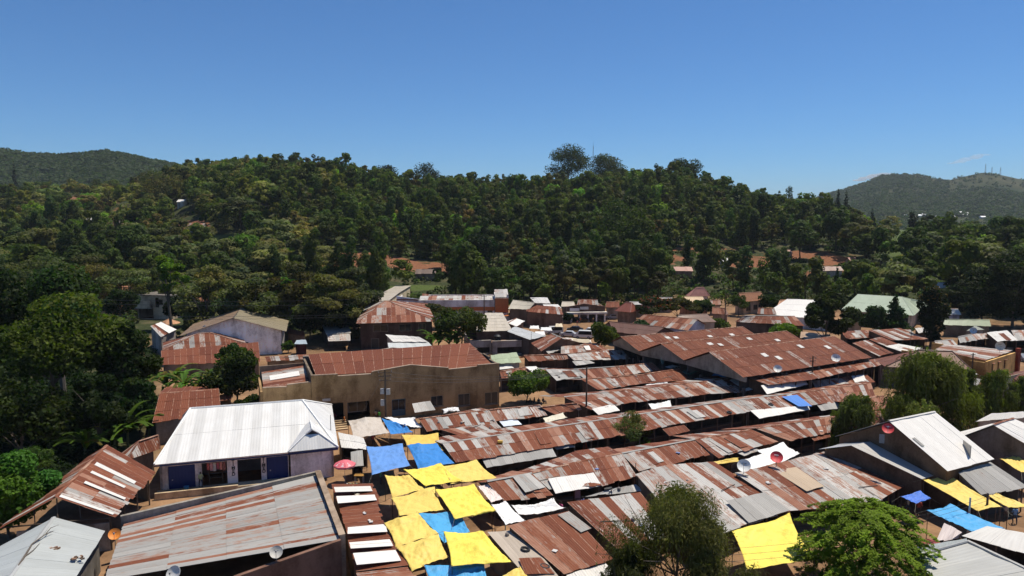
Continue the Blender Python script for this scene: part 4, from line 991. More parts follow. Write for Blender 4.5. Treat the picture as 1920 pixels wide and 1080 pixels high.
T("light blue sheet lying between three yellow sheets", [(783, 962, 2.8), (864, 956, 2.8), (881, 997, 2.5), (833, 1018, 2.5)], BS, .1, [(.6, .5, -.3, 3)], TG)
T("bright yellow sheet with a star crease at the bottom of the lane", [(831, 996, 3.4), (905, 996, 3.5), (961, 1057, 3.0), (846, 1062, 3.0)], YB, .25, [(.62, .6, .55, 3.5)], TG)
T("bright blue sheet cut by the frame edge under the star-creased one", [(795, 1058, 2.7), (908, 1055, 2.7), (925, 1100, 2.4), (805, 1110, 2.4)], BS, .2, [(.4, .5, -.3, 3)], TG)
T("yellow sheet cut by the frame edge beside the tan roof", [(915, 1090, 2.6), (975, 1062, 3.0), (1000, 1090, 2.7), (930, 1110, 2.5)], YE, .1, (), TG)
T("pinkish white cloth beside the brightest yellow sheet", [(895, 911, 2.9), (917, 907, 3.0), (944, 936, 2.7), (921, 943, 2.6)], (.70, .60, .56), .1, (), TG)
T("narrow white sheet below the pinkish cloth", [(921, 947, 2.9), (947, 938, 2.9), (985, 976, 2.6), (948, 984, 2.5)], WH, .15, (), TG)
T("sagging white sheet hung under a rusty eave", [(958, 947, 2.6), (1038, 933, 2.7), (1060, 952, 2.3), (973, 965, 2.2)], WH, .5, (), TG)
T("bright white sheet behind the red satellite dish, upper one", [(1418, 844, 3.0), (1468, 828, 3.0), (1500, 850, 2.7), (1462, 868, 2.7)], WH, .3, (), TG)
T("bright white sheet beside the white satellite dish", [(1386, 864, 3.3), (1432, 849, 3.3), (1458, 868, 3.0), (1407, 882, 3.0)], WH, .1, (), TG)
T("thin yellow strip of cloth behind the grey wide roof", [(1262, 876, 3.0), (1385, 858, 3.0), (1392, 864, 2.8), (1268, 882, 2.8)], YE, .15, (), TG)
T("large yellow canopy between the drooping tree and the feathery tree", [(1372, 998, 2.9), (1480, 962, 3.1), (1530, 1048, 2.6), (1400, 1070, 2.5)], YB, .45, [(.35, .1, .5, 4), (.4, .8, .3, 4)], TG)
T("long yellow awning sheet under the gabled hall", [(1730, 899, 3.4), (1776, 887, 3.6), (1879, 951, 2.9), (1834, 959, 2.8)], YE, .2, (), TG)
T("yellow sheet at the right frame edge beside the long awning", [(1850, 928, 3.2), (1868, 924, 3.3), (1945, 952, 3.0), (1890, 952, 2.9)], YE, .1, (), TG)
T("large blue sheet between the two poles at the right", [(1737, 958, 2.7), (1782, 944, 2.8), (1884, 991, 2.5), (1822, 998, 2.4)], BS, .15, (), TG)
T("small yellow awning high on the right frame edge", [(1874, 860, 3.0), (1906, 853, 3.1), (1945, 880, 2.8), (1915, 886, 2.7)], YE, .1, (), TG)
T("small blue and white counter sheet beside the signboard", [(1688, 932, 2.4), (1725, 919, 2.5), (1746, 934, 2.2), (1717, 945, 2.1)], (.06, .17, .60), .05, (), TG)
T("white cloth heap over stalls behind the willow", [(1755, 684, 2.6), (1780, 679, 2.8), (1834, 702, 2.4), (1790, 706, 2.3)], WH, .25, [(.4, .4, .5, 4)], TG, wr=.15)
T("beige cloth over a stall beside the sandy yard", [(1017, 784, 2.4), (1056, 773, 2.6), (1064, 783, 2.3), (1022, 793, 2.1)], (.62, .57, .45), .1, (), TG)
T("white cloth slung under a rusty eave by the middle row", [(1215, 757, 2.3), (1257, 750, 2.4), (1262, 762, 1.9), (1222, 768, 1.8)], WH, .35, (), TG)
T("white cloth hung along an eave below the green awning", [(1210, 722, 2.3), (1252, 715, 2.4), (1255, 720, 2.1), (1212, 727, 2.0)], WH, .15, (), TG)
T("small white sheet under the middle warehouse gable", [(1243, 688, 2.8), (1262, 684, 3.0), (1276, 687, 2.8), (1258, 691, 2.7)], WH, .05, (), TG)
T("dark green sheet awning under the largest warehouse gable", [(1277, 698, 2.9), (1290, 691, 3.2), (1309, 696, 3.0), (1294, 703, 2.7)], (.05, .12, .09), .05, (), TG)
T("bright blue cover over a heap below the largest warehouse gable", [(1333, 706, 2.2), (1345, 700, 2.6), (1364, 705, 2.5), (1362, 712, 2.1)], BL, -.3, [(.5, .5, .6, 3)], TG)
T("torn white plastic heap beside the brown warehouse wall", [(828, 769, 1.8), (860, 764, 2.0), (862, 771, 1.7), (832, 775, 1.6)], WH, -.2, (), TG, wr=.15)

# ---------------------------------------------------------------- white roofed shop building
def white_shop():
    rng = random.Random(9); Wt = 'white'
    t = root('shop_building', "low shop building with a bright white hipped roof and blue doors", 'shop building', P(430, 905, 0), None)
    e0, e1 = P(289, 872, 3.5), P(634, 840, 3.5); u = xy(e1 - e0).normalized(); n = V((-u.y, u.x, 0)); Ln = xy(e1 - e0).length
    r0, r1 = P(357, 767, 6.9), P(567, 751, 6.9); half = ((xy(r0 - e0)).dot(n) + xy(r1 - e0).dot(n)) / 2
    s0, s1 = xy(r0 - e0).dot(u), xy(r1 - e0).dot(u)
    r0 = xy(e0, 6.9) + u * s0 + n * half; r1 = xy(e0, 6.9) + u * s1 + n * half; f0, f1 = e0 + n * 2 * half, e1 + n * 2 * half
    mb = MB(); k = dict(w=1.05, L=5.6)
    sheets_poly(mb, [e0, e1, r1, r0], (.70, .69, .67, .16), rng, **k); sheets_poly(mb, [f1, f0, r0, r1], (.70, .69, .67, .16), rng, **k)
    sheets_poly(mb, [e1, f1, r1], (.66, .66, .66), rng, **k); sheets_poly(mb, [f0, e0, r0], (.66, .66, .66), rng, **k)
    for p, q in ((e0, r0), (e1, r1), (r0, r1), (f1, r1), (f0, r0)): mb.tube([p + V((0, 0, .08)), q + V((0, 0, .08))], .13, (.82, .82, .8), 5)
    mb.build('roof', 'paint', t)
    g0, g1 = P(540, 848, 3.62), P(634, 838, 3.62); gu = xy(g1 - g0).normalized(); gn = V((-gu.y, gu.x, 0)); gl = xy(g1 - g0).length
    h = 3.62 + (gl / 2) * .72; ap = xy(g0, h) + gu * gl / 2 + gn * gl * .30; far = ap + gn * gl * .55; far.z = h
    g0b, g1b = g0 + gn * gl * .85, g1 + gn * gl * .85
    lw = .72; q0, q1 = g0.lerp(ap, lw), g1.lerp(ap, lw)
    gm = MB(); sheets_poly(gm, [g0, g1, q1, q0], (.70, .69, .67, .14), rng, w=1.0, L=5)
    apf = ap - gn * gl * .1
    sheets_poly(gm, [g0b, g0, q0, apf, far], (.66, .66, .66), rng, w=1.0, L=5); sheets_poly(gm, [g1, g1b, far, apf, q1], (.66, .66, .66), rng, w=1.0, L=5)
    gm.tube([g0 + V((0, 0, .08)), q0 + V((0, 0, .08)), apf + V((0, 0, .06)), far + V((0, 0, .06))], .1, (.82, .82, .8), 5); gm.tube([g1 + V((0, 0, .08)), q1 + V((0, 0, .08)), apf + V((0, 0, .06))], .1, (.82, .82, .8), 5)
    gm.build('porch_roof', 'paint', t)
    vm = MB(); vm.prism([q0 + gn * .12, q1 + gn * .12, apf + gn * .12 - V((0, 0, .1))], gn * .1, (.08, .08, .09)); vm.build('gable_vent', 'wall', t)
    fm = MB(); fm.slab(e0 - n * .06 - V((0, 0, 0)), g0 - n * .06, 3.3, 3.46, .05, (.02, .035, .11)); fm.slab(g0 - gn * .06, g1 - gn * .06, 3.3, 3.56, .05, (.02, .035, .11)); fm.build('fascia', 'plain', t)
    wc = (.60, .54, .52); wm = MB(); z0 = 0; i = .55
    p0 = e0 + n * i + u * .4; gs = xy(g0 - e0).dot(u) - .4
    def pil(a, b_): return [(gs * (x - 300) / (539 - 300)) for x in (a, b_)]
    piers = [pil(*x) for x in ((303, 314), (363, 375), (422, 441), (486, 496), (538, 541))]
    ops = [(piers[k_][1], piers[k_ + 1][0], .35, 3.0) for k_ in range(4)]
    wall_open(wm, p0, p0 + u * gs, z0, 3.45, .3, wc, ops)
    pr0, pr1 = g0 + gn * .5 + gu * .25, g1 - gu * .5 + gn * .5
    wm.slab(pr0, pr1, 0, 3.5, .25, (.66, .60, .59)); wm.slab(pr1, pr1 + gn * 9, 0, 3.5, .25, wc); wm.slab(p0 + n * 12, p0, 0, 3.45, .25, wc)
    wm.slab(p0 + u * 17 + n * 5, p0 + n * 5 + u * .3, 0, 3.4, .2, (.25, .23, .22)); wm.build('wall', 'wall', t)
    for a, b_ in ((0, 0), (3, 3)):
        o = ops[a]; dm = MB(); q = p0 + n * .2
        dm.slab(q + u * (o[0] + .02), q + u * (o[1] - .02), .37, 2.98, .06, (.012, .035, .15)); d_ = dm.build('shutter_door', 'paint', t)
        hm = MB(); hm.box(q + u * (o[0] + .4) - n * .05 + V((0, 0, 1.4 - q.z)), (.12, .08, .12), (.4, .4, .4), math.atan2(u.y, u.x)); hm.build('handle', 'plain', d_)
    pm = MB(); pm.slab(p0 - n * 1.3 - u * .3, p0 - n * 1.3 + u * (gs + .2), 0, .45, 1.3, (.33, .26, .17)); pm.build('porch_floor', 'wall', t)
    cm = MB(); cm.slab(p0 - n * 1.7 - u * .3, p0 - n * 1.7 + u * gs * .6, 0, .75, .25, (.42, .33, .22)); cm.build('porch_wall', 'wall', t)
    rng2 = random.Random(4)
    for k_, (s, w_) in enumerate(((piers[2][1] - .42, .5), ((piers[3][0] + piers[3][1]) / 2, .5))):      # the painted word down two pillars
        for j, ch in enumerate("TIMED"):
            tc_ = bpy.data.curves.new('lettering', 'FONT'); tc_.body = ch; tc_.size = .50; tc_.extrude = .008; tc_.align_x = 'CENTER'; tc_.offset = .012
            co = bpy.data.objects.new('lettering_curve', tc_); COL.objects.link(co); me = bpy.data.meshes.new_from_object(co.evaluated_get(bpy.context.evaluated_depsgraph_get())); bpy.data.objects.remove(co)
            o = bpy.data.objects.new('lettering', me); COL.objects.link(o); o.parent = t
            o.location = xy(p0 + u * s - n * .025, 2.72 - j * .36) - ORG[t]; o.rotation_euler = (math.pi / 2, 0, math.atan2(u.y, u.x))
            mt = bpy.data.materials.get('letter_paint') or newmat('letter_paint')[0]; mt.node_tree.nodes['Principled BSDF'].inputs[0].default_value = (.012, .012, .014, 1); me.materials.clear(); me.materials.append(mt)
    rk = MB(); c = p0 + u * (ops[1][0] + ops[1][1]) / 2 + n * 1.2
    for z in (.9, 1.5, 2.1): rk.box(xy(c, z), (1.4, .5, .05), (.2, .13, .08), math.atan2(u.y, u.x))
    for s in (-.7, .7): rk.box(xy(c + u * s, 1.2), (.06, .5, 2.0), (.2, .13, .08), math.atan2(u.y, u.x))
    tag(rk.build('display_shelf', 'wall'), "wooden display shelf inside the open bay of the white-roofed shop", 'shelf')
    for j in range(6):
        gm_ = MB(); q = p0 + u * (ops[1][0] + .5 + j * .33) + n * .25; c_ = ((.5, .12, .1), (.6, .3, .3), (.55, .5, .45), (.45, .1, .12), (.6, .25, .2), (.3, .12, .1))[j]
        gm_.slab(xy(q), xy(q + u * .27), 2.1 - .1 * (j % 3), 2.85, .05, c_)
        tag(gm_.build('hanging_shirt', 'tarp'), "red and pink garment hanging in the open bay of the white-roofed shop", 'garment', 'garments hung in the open bay')
    bk = MB(); q = p0 - n * .7 + u * (gs * .2); b0 = xy(q, .45); bk.tube([b0, b0 + V((0, 0, .4))], [.2, .27], (.03, .16, .3), 12); bk.tube([b0 + V((0, 0, .36)), b0 + V((0, 0, .41))], .285, (.03, .2, .36), 12)
    tag(bk.build('bucket', 'plain'), "blue plastic bucket on the porch of the white-roofed shop", 'bucket')
    person("person in a pale green shirt standing on the shop porch", xy(p0 + u * (ops[1][0] - .1) - n * .35, .45), (.45, .5, .25), (.03, .03, .05), math.atan2(n.y, n.x) + 2.2, 2)
    return p0, u, n
white_shop()

# ---------------------------------------------------------------- grey-roofed building with parapets at the lower left
def parapet_building():
    rng = random.Random(77); t = root('parapet_building', "long building with a streaked grey sheet roof sunk behind low parapets", 'building', P(420, 1000, 0), None)
    TL, TR, BR, BL_ = P(232, 984, 3.3), P(592, 894, 4.3), P(637, 1014, 4.3), P(196, 1088, 3.3)
    mb = MB(); sheets_quad(mb, TL, BL_, BR, TR, 'streaked', rng, .55, 4.6, .05); mb.build('roof', 'sheet', t)
    wm = MB(); wc = (.20, .165, .135)
    def para(p, q, zt0, zt1, t_, col, low=0):
        d = xy(q - p).normalized(); nn = V((d.y, -d.x, 0)) * t_
        pl = [xy(p, low), xy(q, low), xy(q, zt1), xy(p, zt0)]; wm.prism(pl, nn, col)
    para(TR + V((.1, .1, 0)), TL + V((-.3, .1, 0)), 4.75, 4.0, .35, (.24, .22, .19)); para(BR + V((.05, 0, 0)), TR + V((.05, .2, 0)), 4.7, 4.85, .4, (.24, .19, .15))
    b2 = P(437, 1066, 4.3); para(b2, BR, 3.75, 4.5, .35, (.15, .085, .062)); wm.build('wall', 'wall', t)
    cm = MB()
    for p, q, z0_, z1_ in ((BR, TR, 4.7, 4.85),):
        d = xy(q - p).normalized(); nn = V((d.y, -d.x, 0)); cm.prism([xy(p, z0_ + .003) - nn * .06, xy(q, z1_ + .003) - nn * .06, xy(q, z1_ + .003) + nn * .46, xy(p, z0_ + .003) + nn * .46], (0, 0, .08), (.26, .2, .15))
    cm.build('coping', 'wall', t)
parapet_building()
def light_roof():
    rng = random.Random(5); t = root('workshop_shed', "shed with a smooth pale grey roof and a dead branch lying on it", 'shed', P(80, 1060, 0), None); mb = MB()
    a, b_ = P(101, 971, 4.0), P(10, 1095, 4.0); r = P(197, 997, 3.4); s = P(135, 1095, 3.4); l, m_ = P(-6, 1028, 3.3), P(-120, 1120, 3.3)
    sheets_quad(mb, s, r, a, b_, (.43, .45, .44), rng, 1.1, 9, .03); sheets_quad(mb, l, m_, b_, a, (.40, .43, .44), rng, 1.1, 9, .03); ridge_cap(mb, a + V((0, 0, .05)), b_ + V((0, 0, .05)), (.4, .41, .41)); mb.build('roof', 'paint', t)
    wm = MB(); wm.slab(xy(s) + V((-.4, 0, 0)), xy(r) + V((-.4, -.3, 0)), 0, 3.35, .15, (.12, .11, .1)); wm.slab(xy(r) + V((-.5, -.35, 0)), xy(l) + V((.3, 0, 0)), 0, 3.2, .15, (.2, .18, .16)); wm.build('wall', 'wall', t)
    bm_ = MB(); p = [P(x, y, z) for x, y, z in ((22, 1080, 3.95), (45, 1045, 4.15), (60, 1020, 4.25), (85, 1002, 4.2), (100, 996, 4.15))]
    bm_.tube(p, [.09, .08, .06, .045, .02], (.13, .115, .1), 6); bm_.tube([p[1], P(62, 1032, 4.1), P(75, 1018, 4.1)], [.05, .035, .015], (.13, .115, .1), 5); bm_.tube([p[3], P(95, 990, 4.3), P(110, 984, 4.3)], [.04, .03, .012], (.13, .115, .1), 5)
    tag(bm_.build('dead_branch', 'bark'), "forked dead branch lying along the pale grey roof", 'branch')
    for x, y, w_ in ((98, 1031, .5), (145, 1048, .6)):
        g = MB(); c = P(x, y, 3.75)
        for k in range(9): g.box(c + V((rng.uniform(-.5, .5), rng.uniform(-.2, .2), rng.uniform(.03, .12))), (rng.uniform(.1, .35), rng.uniform(.1, .3), .1), rng.choice(((.2, .12, .08), (.45, .4, .36), (.1, .07, .05))), rng.uniform(0, 3))
        tag(g.build('rubbish_heap', 'wall'), "small heap of brown rags and scraps, " + ("nearer the branch on the pale roof" if x < 120 else "nearer the edge of the pale roof"), 'rubbish', 'scraps lying on the pale grey roof')
light_roof()
def rust_gable():
    rng = random.Random(15); t = root('open_shed', "open gabled shed with a dark rusty roof and white sheets let into it", 'shed', P(150, 940, 0), None); mb = MB()
    A, B, C, D = P(212, 970, 3.3), P(290, 886, 3.3), P(200, 836, 5.2), P(103, 934, 5.2); E, F_ = P(172, 852, 3.2), P(-4, 993, 3.2)
    sheets_quad(mb, A, B, C, D, 'rust', rng, .8, 3.2, .3); sheets_quad(mb, E, F_, D, C, 'rust', rng, .8, 3.2, .2); ridge_cap(mb, D + V((0, 0, .06)), C + V((0, 0, .06)), (.8, .7, .6)); mb.build('roof', 'sheet', t)
    for k, (f0, f1, v0, v1) in enumerate(((.62, .67, .12, .9), (.48, .52, .2, .85), (.3, .335, .05, .8), (.02, .05, .02, .95))):
        pm = MB(); q = [A.lerp(B, f0).lerp(D.lerp(C, f0), v0), A.lerp(B, f1).lerp(D.lerp(C, f1), v0), A.lerp(B, f1).lerp(D.lerp(C, f1), v1), A.lerp(B, f0).lerp(D.lerp(C, f0), v1)]
        sheets_quad(pm, *[x + V((0, 0, .1)) for x in q], 'light', rng, .9, 20, 0); pm.build('white_sheet', 'sheet', t)
    wm = MB(); i = xy(B - A).normalized() * .6; wm.slab(xy(F_.lerp(A, .12)) + i, xy(A.lerp(F_, .05)) + i, 0, 2.6, .15, (.3, .28, .25)); wm.slab(xy(B.lerp(E, .1)), xy(E.lerp(B, .1)), 0, 3.0, .15, (.12, .1, .08)); wm.build('wall', 'wall', t)
    for p, q in ((A, F_),):
        bm_ = MB(); a, b_ = p + i * .5, q + i * .5
        bm_.tube([a + V((0, 0, -.1)), b_ + V((0, 0, 0))], .07, (.08, .06, .045), 5); m_ = a.lerp(b_, .5); bm_.tube([m_, D + i * .5 - V((0, 0, .15))], .06, (.08, .06, .045), 5)
        bm_.tube([a.lerp(b_, .3), a.lerp(D, .6) + i * .2], .05, (.08, .06, .045), 5); bm_.tube([a.lerp(b_, .7), b_.lerp(D, .6) + i * .2], .05, (.08, .06, .045), 5); bm_.build('truss', 'wall', t)
    for fr in (.05, .35, .65, .95):
        pm = MB(); p = A.lerp(B, fr) + xy(D - A).normalized() * .5; pm.tube([xy(p), xy(p, 3.3)], .08, (.1, .08, .06), 6); pm.build('post', 'wall', t)
rust_gable()
house("small rusty hipped outbuilding between the open shed and the white-roofed shop", (236, 864), (300, 842), (262, 828), (294, 816), 3.0, 4.4, 'rust', (.2, .16, .13), True, name='outbuilding', cat='outbuilding')
shed("rusty roofed house below the banana plants, left of the brown warehouse", [(286, 792), (414, 776), (410, 731), (300, 738)], (3.2, 4.6), 'deep', walls='solid', wallcol=(.25, .2, .16), name='rusty_house', cat='house', L=3, w=.95)
S("tiny rusty lean-to beside the brown warehouse steps", [(412, 752), (434, 750), (432, 740), (412, 741)], (2.4, 2.9), 'rust', mono=True, name='lean_to', cat='lean-to')

# ---------------------------------------------------------------- brown warehouse
def warehouse():
    rng = random.Random(21); t = root('warehouse', "long brown warehouse with stepped parapets and a sunken rusty roof", 'warehouse', P(720, 780, 0), None)
    a, b_ = P(491, 812, 0), P(936, 764, 0); d = xy(b_ - a); Ln = d.length; u = d.normalized(); n = V((-u.y, u.x, 0)); wc = (.27, .178, .088)
    def sz(px, py):                                              # position along the front and height, from a pixel on the front face
        r_ = ray(px, py); den = r_.x * n.x + r_.y * n.y; tt = (a.x * n.x + a.y * n.y) / den
        p = V((r_.x * tt, r_.y * tt, CAMZ + r_.z * tt)); return (xy(p) - xy(a)).dot(u), p.z
    wm = MB()
    def s_of(px): return sz(px, 760)[0]
    ops = []
    wl_ = [(588, 645, 791, 757), (652, 694, 786, 753), (735, 761, 780, 748), (808, 831, 762, 742), (859, 882, 761, 738), (909, 934, 758, 735)]
    for x0, x1, yb, yt in wl_: ops.append((sz(x0, yb)[0], sz(x1, yb)[0], max(0.02, sz((x0 + x1) / 2, yb)[1]), sz((x0 + x1) / 2, yt)[1]))
    s1 = sz(583, 704)[0]
    low = 4.3
    for o in ops: low = max(low, o[3] + .2)
    wall_open(wm, a, a + u * Ln, 0, low, .3, wc, ops)
    right = [(583, 705), (633, 702.5), (633.5, 706), (697, 702), (697.5, 698), (770, 685), (841, 690.5), (841.5, 693.5), (895, 688), (896, 685.5), (936, 682)]
    left = [(492, 728), (538, 726), (538.5, 722), (582.5, 717)]
    prof = {}
    for nm, pr in (('r', right), ('l', left)):
        q = [sz(*p) for p in pr]; prof[nm] = q
        pl = [xy(a, low) + u * q[0][0], xy(a, low) + u * q[-1][0]] + [xy(a, z) + u * s for s, z in reversed(q)]
        wm.prism(pl, n * .3, wc)
    dep = 12.5; sl = .4
    q = prof['r']; back = [(s, z + .35) for s, z in q]
    pl = [xy(a) + u * (s1 + .01) + n * dep, xy(a) + u * Ln + n * dep] + [xy(a, z) + u * s + n * dep for s, z in reversed(back)]
    wm.prism(pl, n * .3, (.17, .16, .15))
    e = xy(a) + u * Ln; zt = q[-1][1]
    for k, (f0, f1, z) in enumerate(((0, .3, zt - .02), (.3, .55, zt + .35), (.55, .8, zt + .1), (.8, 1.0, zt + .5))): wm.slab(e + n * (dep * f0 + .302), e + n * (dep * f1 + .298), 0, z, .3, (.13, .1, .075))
    wm.slab(xy(a) + u * (s1 + .3) + n * .31, xy(a) + u * (s1 + .3) + n * (dep - .01), 0, q[0][1] + .1, .3, (.15, .12, .09))
    wm.slab(xy(a) + u * .3 + n * .31, xy(a) + u * .3 + n * (dep * .8), 0, prof['l'][0][1] - .6, .3, wc); wm.slab(xy(a) + u * s1 + n * (dep * .82), xy(a) + u * .2 + n * (dep * .82), 0, prof['l'][1][1] + 1.2, .3, (.15, .11, .08))
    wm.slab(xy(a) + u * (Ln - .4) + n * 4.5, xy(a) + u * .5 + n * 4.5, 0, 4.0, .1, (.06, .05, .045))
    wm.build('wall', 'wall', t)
    cm = MB()
    for nm in 'rl':
        qq = prof[nm]
        for i in range(len(qq) - 1):
            if abs(qq[i][0] - qq[i + 1][0]) < .12: continue
            p0, p1 = xy(a, qq[i][1] + .004) + u * qq[i][0], xy(a, qq[i + 1][1] + .004) + u * qq[i + 1][0]
            cm.prism([p0 - n * .08, p1 - n * .08, p1 + n * .38, p0 + n * .38], (0, 0, .1), (.26, .2, .15))
            if nm == 'r':
                k = n * dep + V((0, 0, .35)); cm.prism([p0 - n * .08 + k, p1 - n * .08 + k, p1 + n * .38 + k, p0 + n * .38 + k], (0, 0, .1), (.24, .21, .18))
    cm.build('coping', 'wall', t)
    rm = MB(); zf, zb = q[0][1] - .12, q[0][1] + .7
    A_, B_ = xy(a, zf) + u * (s1 + .75) + n * .4, xy(a, zf) + u * (Ln - 5.5) + n * .4; D_, C_ = xy(a, zb) + u * (s1 + .75) + n * (dep - .3), xy(a, zb) + u * (Ln - .8) + n * (dep - .3); X_ = xy(a, zf) + u * (Ln - .8) + n * .4
    zr2 = min(q[6][1], q[8][1]) - .12; B_.z = X_.z = zr2; sheets_quad(rm, A_, B_, C_, D_, 'deep', rng, 1.5, 5.5, .02); sheets_poly(rm, [X_, C_ + V((0, 0, .0)), B_], 'deep', rng, 1.2, 5.5); rm.build('roof', 'sheet', t)
    rl = MB(); z2 = prof['l'][0][1] - .35; l0, l1 = xy(a, z2) + u * .5 + n * .4, xy(a, z2) + u * (s1 - .1) + n * .4; m1, m0 = xy(a, z2 + 1.0) + u * (s1 - .1) + n * (dep * .8), xy(a, z2 + 1.0) + u * .5 + n * (dep * .8)
    sheets_quad(rl, l1, m1, m0 - V((0, 0, .5)), l0 - V((0, 0, .5)), 'rust', rng, 1.0, 5, .05); rl.build('side_roof', 'sheet', t)
    pm = MB(); g = [l0.lerp(m0, f) + u * 1.0 - V((0, 0, .32)) for f in (.5, .72)] + [l0.lerp(m0, f) + u * 5.2 + V((0, 0, .06)) for f in (.72, .5)]
    sheets_quad(pm, g[3], g[2], g[1], g[0], 'white', rng, 1.0, 9, 0); pm.build('patch_sheet', 'sheet', t)
    for k, o in enumerate(ops):
        w_, hh, zc = o[1] - o[0], o[3] - o[2], (o[2] + o[3]) / 2
        if k >= 3:
            wd = window(t, xy(a) + n * .16, u, (o[0] + o[1]) / 2, zc, w_ - .2, hh - .2, frame=(.30, .25, .19))
            sm = MB(); sm.slab(xy(a) - n * .12 + u * (o[0] - .15), xy(a) - n * .12 + u * (o[1] + .15), o[2] - .14, o[2] - .004, .3, (.2, .15, .11)); sm.build('sill', 'wall', wd)
        elif k == 2:
            window(t, xy(a) + n * .16, u, (o[0] + o[1]) / 2, o[3] - .9, w_ - .2, 1.5, frame=(.12, .2, .25)); dm = MB(); dm.slab(xy(a) + n * .14 + u * (o[0] + .02), xy(a) + n * .14 + u * (o[1] - .02), o[2], o[3] - 1.8, .08, (.05, .11, .15)); dm.build('blue_panel', 'plain', t)
        elif k == 1: window(t, xy(a) + n * 1.5, u, (o[0] + o[1]) / 2, zc + .3, w_ * .8, 1.6, frame=(.2, .22, .24))
    s_, z_ = sz(612, 750); sg = MB(); sg.slab(xy(a) - n * .06 + u * (s_ - .55), xy(a) - n * .06 + u * (s_ + .55), z_ - .18, z_ + .2, .05, (.5, .45, .4)); sg.build('sign_board', 'plain', t)
    st = MB(); p = P(650, 806, 0)
    for k in range(5): st.slab(p - u * 1.6 + n * (.45 * k), p + u * .2 + n * (.45 * k), 0, .19 * (k + 1), .449, (.36, .27, .17))
    tag(st.build('stone_steps', 'wall'), "short flight of tan steps up to the brown warehouse", 'steps')
    mbx = MB(); q0 = P(794, 778, 0) ; sheets_quad(mbx, *quad([(778, 774), (816, 769), (806, 752), (773, 757)], (2.3, 3.0)), 'grey', rng, 1.0, 9, .02)
    kb = root('kiosk', "small kiosk with a tilted grey sheet roof before the brown warehouse", 'kiosk', q0); mbx2 = mbx; mbx2.build('roof', 'sheet', kb)
    km = MB(); km.box(q0 + V((0, .3, 1.1)), (2.2, 1.2, 2.2), (.12, .09, .07), math.atan2(u.y, u.x)); km.build('wall', 'wall', kb)
    person("person in a dark red shirt in the doorway of the brown warehouse", xy(a) + u * (ops[0][0] * .3 + ops[0][1] * .7) + n * .6, (.16, .012, .02), (.03, .02, .03), 3.4, 2)
    return a, u, n
warehouse()
# ---------------------------------------------------------------- houses on the left and behind the warehouse
DK = (.012, .012, .014)
house("two-storey dark brown house with a streaked rusty hipped roof", (668, 607), (817, 603), (722, 565), (727, 564), 6.0, 9.0, 'rust', (.075, .05, .04), wins=[('f', .28, 4.7, 3.2, 1.5, 'window', DK), ('f', .62, 4.7, 2.6, 1.5, 'window', DK), ('f', .86, 4.7, 1.5, 1.4), ('f', .2, 1.2, 1.6, 2.2, 'door', (.05, .04, .03)), ('l', .5, 4.6, 2.0, 1.4, 'window', DK)], inset=.8, w=1.1, L=5)
def barn():
    rng = random.Random(31); t = root('barn', "pale stained gable-end barn with a tan roof", 'barn', P(450, 665), None)
    a, b_ = P(352, 672), P(528, 663); Y0 = a.y; u = xy(b_ - a).normalized(); n = V((-u.y, u.x, 0)).lerp(V((0, 1, 0)), .0).normalized(); Ln = xy(b_ - a).length
    ap = atY(438, 597, (a.y + b_.y) / 2); zl, zr_ = atY(352, 626, a.y).z, atY(527, 623, b_.y).z
    s = (ap.x - a.x) / u.x; dep = 15
    zl = zr_ = max(zl, zr_); wm = MB(); pl = [xy(a), xy(b_), xy(b_, zr_), xy(a, ap.z) + u * s, xy(a, zl)]
    wm.prism(pl, n * .25, (.78, .75, .71)); wm.prism([p + n * dep for p in pl], n * .25, (.4, .38, .36)); wm.slab(a + n * .26, a + n * dep, 0, zl, .2, (.4, .38, .36)); wm.slab(b_ + n * dep, b_ + n * .26, 0, zr_, .2, (.4, .38, .36)); wm.build('wall', 'wall', t)
    mb = MB(); o = V((0, 0, .1)); A, B, C_ = xy(a, zl) + o, xy(b_, zr_) + o, xy(a, ap.z) + u * s + o
    d1, d2 = (A - C_).normalized() * 1.2, (B - C_).normalized() * 1.2; f = -n * .8; k = n * (dep + .6)
    sheets_quad(mb, B + d2 + f, B + d2 + k, C_ + k, C_ + f, (.24, .20, .13), rng, 1.0, 3, .05); sheets_quad(mb, A + d1 + k, A + d1 + f, C_ + f, C_ + k, (.25, .17, .11), rng, 1.0, 3, .05); ridge_cap(mb, C_ + f + o * .5, C_ + k + o * .5, (.05, .045, .04)); mb.build('roof', 'paint', t)
    for ss, z in ((.56, 2.6), (.56, 1.1)):
        vm = MB(); vm.slab(a - n * .03 + u * Ln * ss, a - n * .03 + u * (Ln * ss + 1.6), z, z + .3, .03, (.06, .055, .05)); vm.build('vent_slot', 'wall', t)
barn()
house("rusty hipped house in front of the pale barn", (305, 657), (462, 645), (372, 625), (392, 624), 3.4, 5.6, 'rust', (.3, .27, .24), w=1.0, L=4)
S("wide rusty lean-to roof with flaking paint above the banana plants", [(304, 684), (488, 678), (484, 642), (302, 658)], (2.6, 3.9), 'deep', mono=True, walls='solid', wallcol=(.2, .16, .13), name='lean_to', cat='lean-to', w=1.1, L=5)
S("small shed half rust and half white sheet at the left", [(302, 632), (331, 618), (302, 604), (282, 612)], (4.4, 5.2), 'rust', mono=True, walls='solid', wallcol=(.22, .2, .19), name='shed', cat='shed', patches=[([(317, 625), (331, 618), (302, 604), (291, 608)], (4.6, 5.3), 'white')])
S("grey tin shed with a second lower roof beside the two-storey house", [(612, 627), (658, 625), (653, 608), (603, 609)], (2.9, 3.6), 'dull', mono=True, walls='solid', wallcol=(.12, .1, .08), name='tin_shed', cat='shed', awn=[([(616, 640), (657, 639), (656, 626), (613, 627)], (2.2, 2.8), 'palemix')])
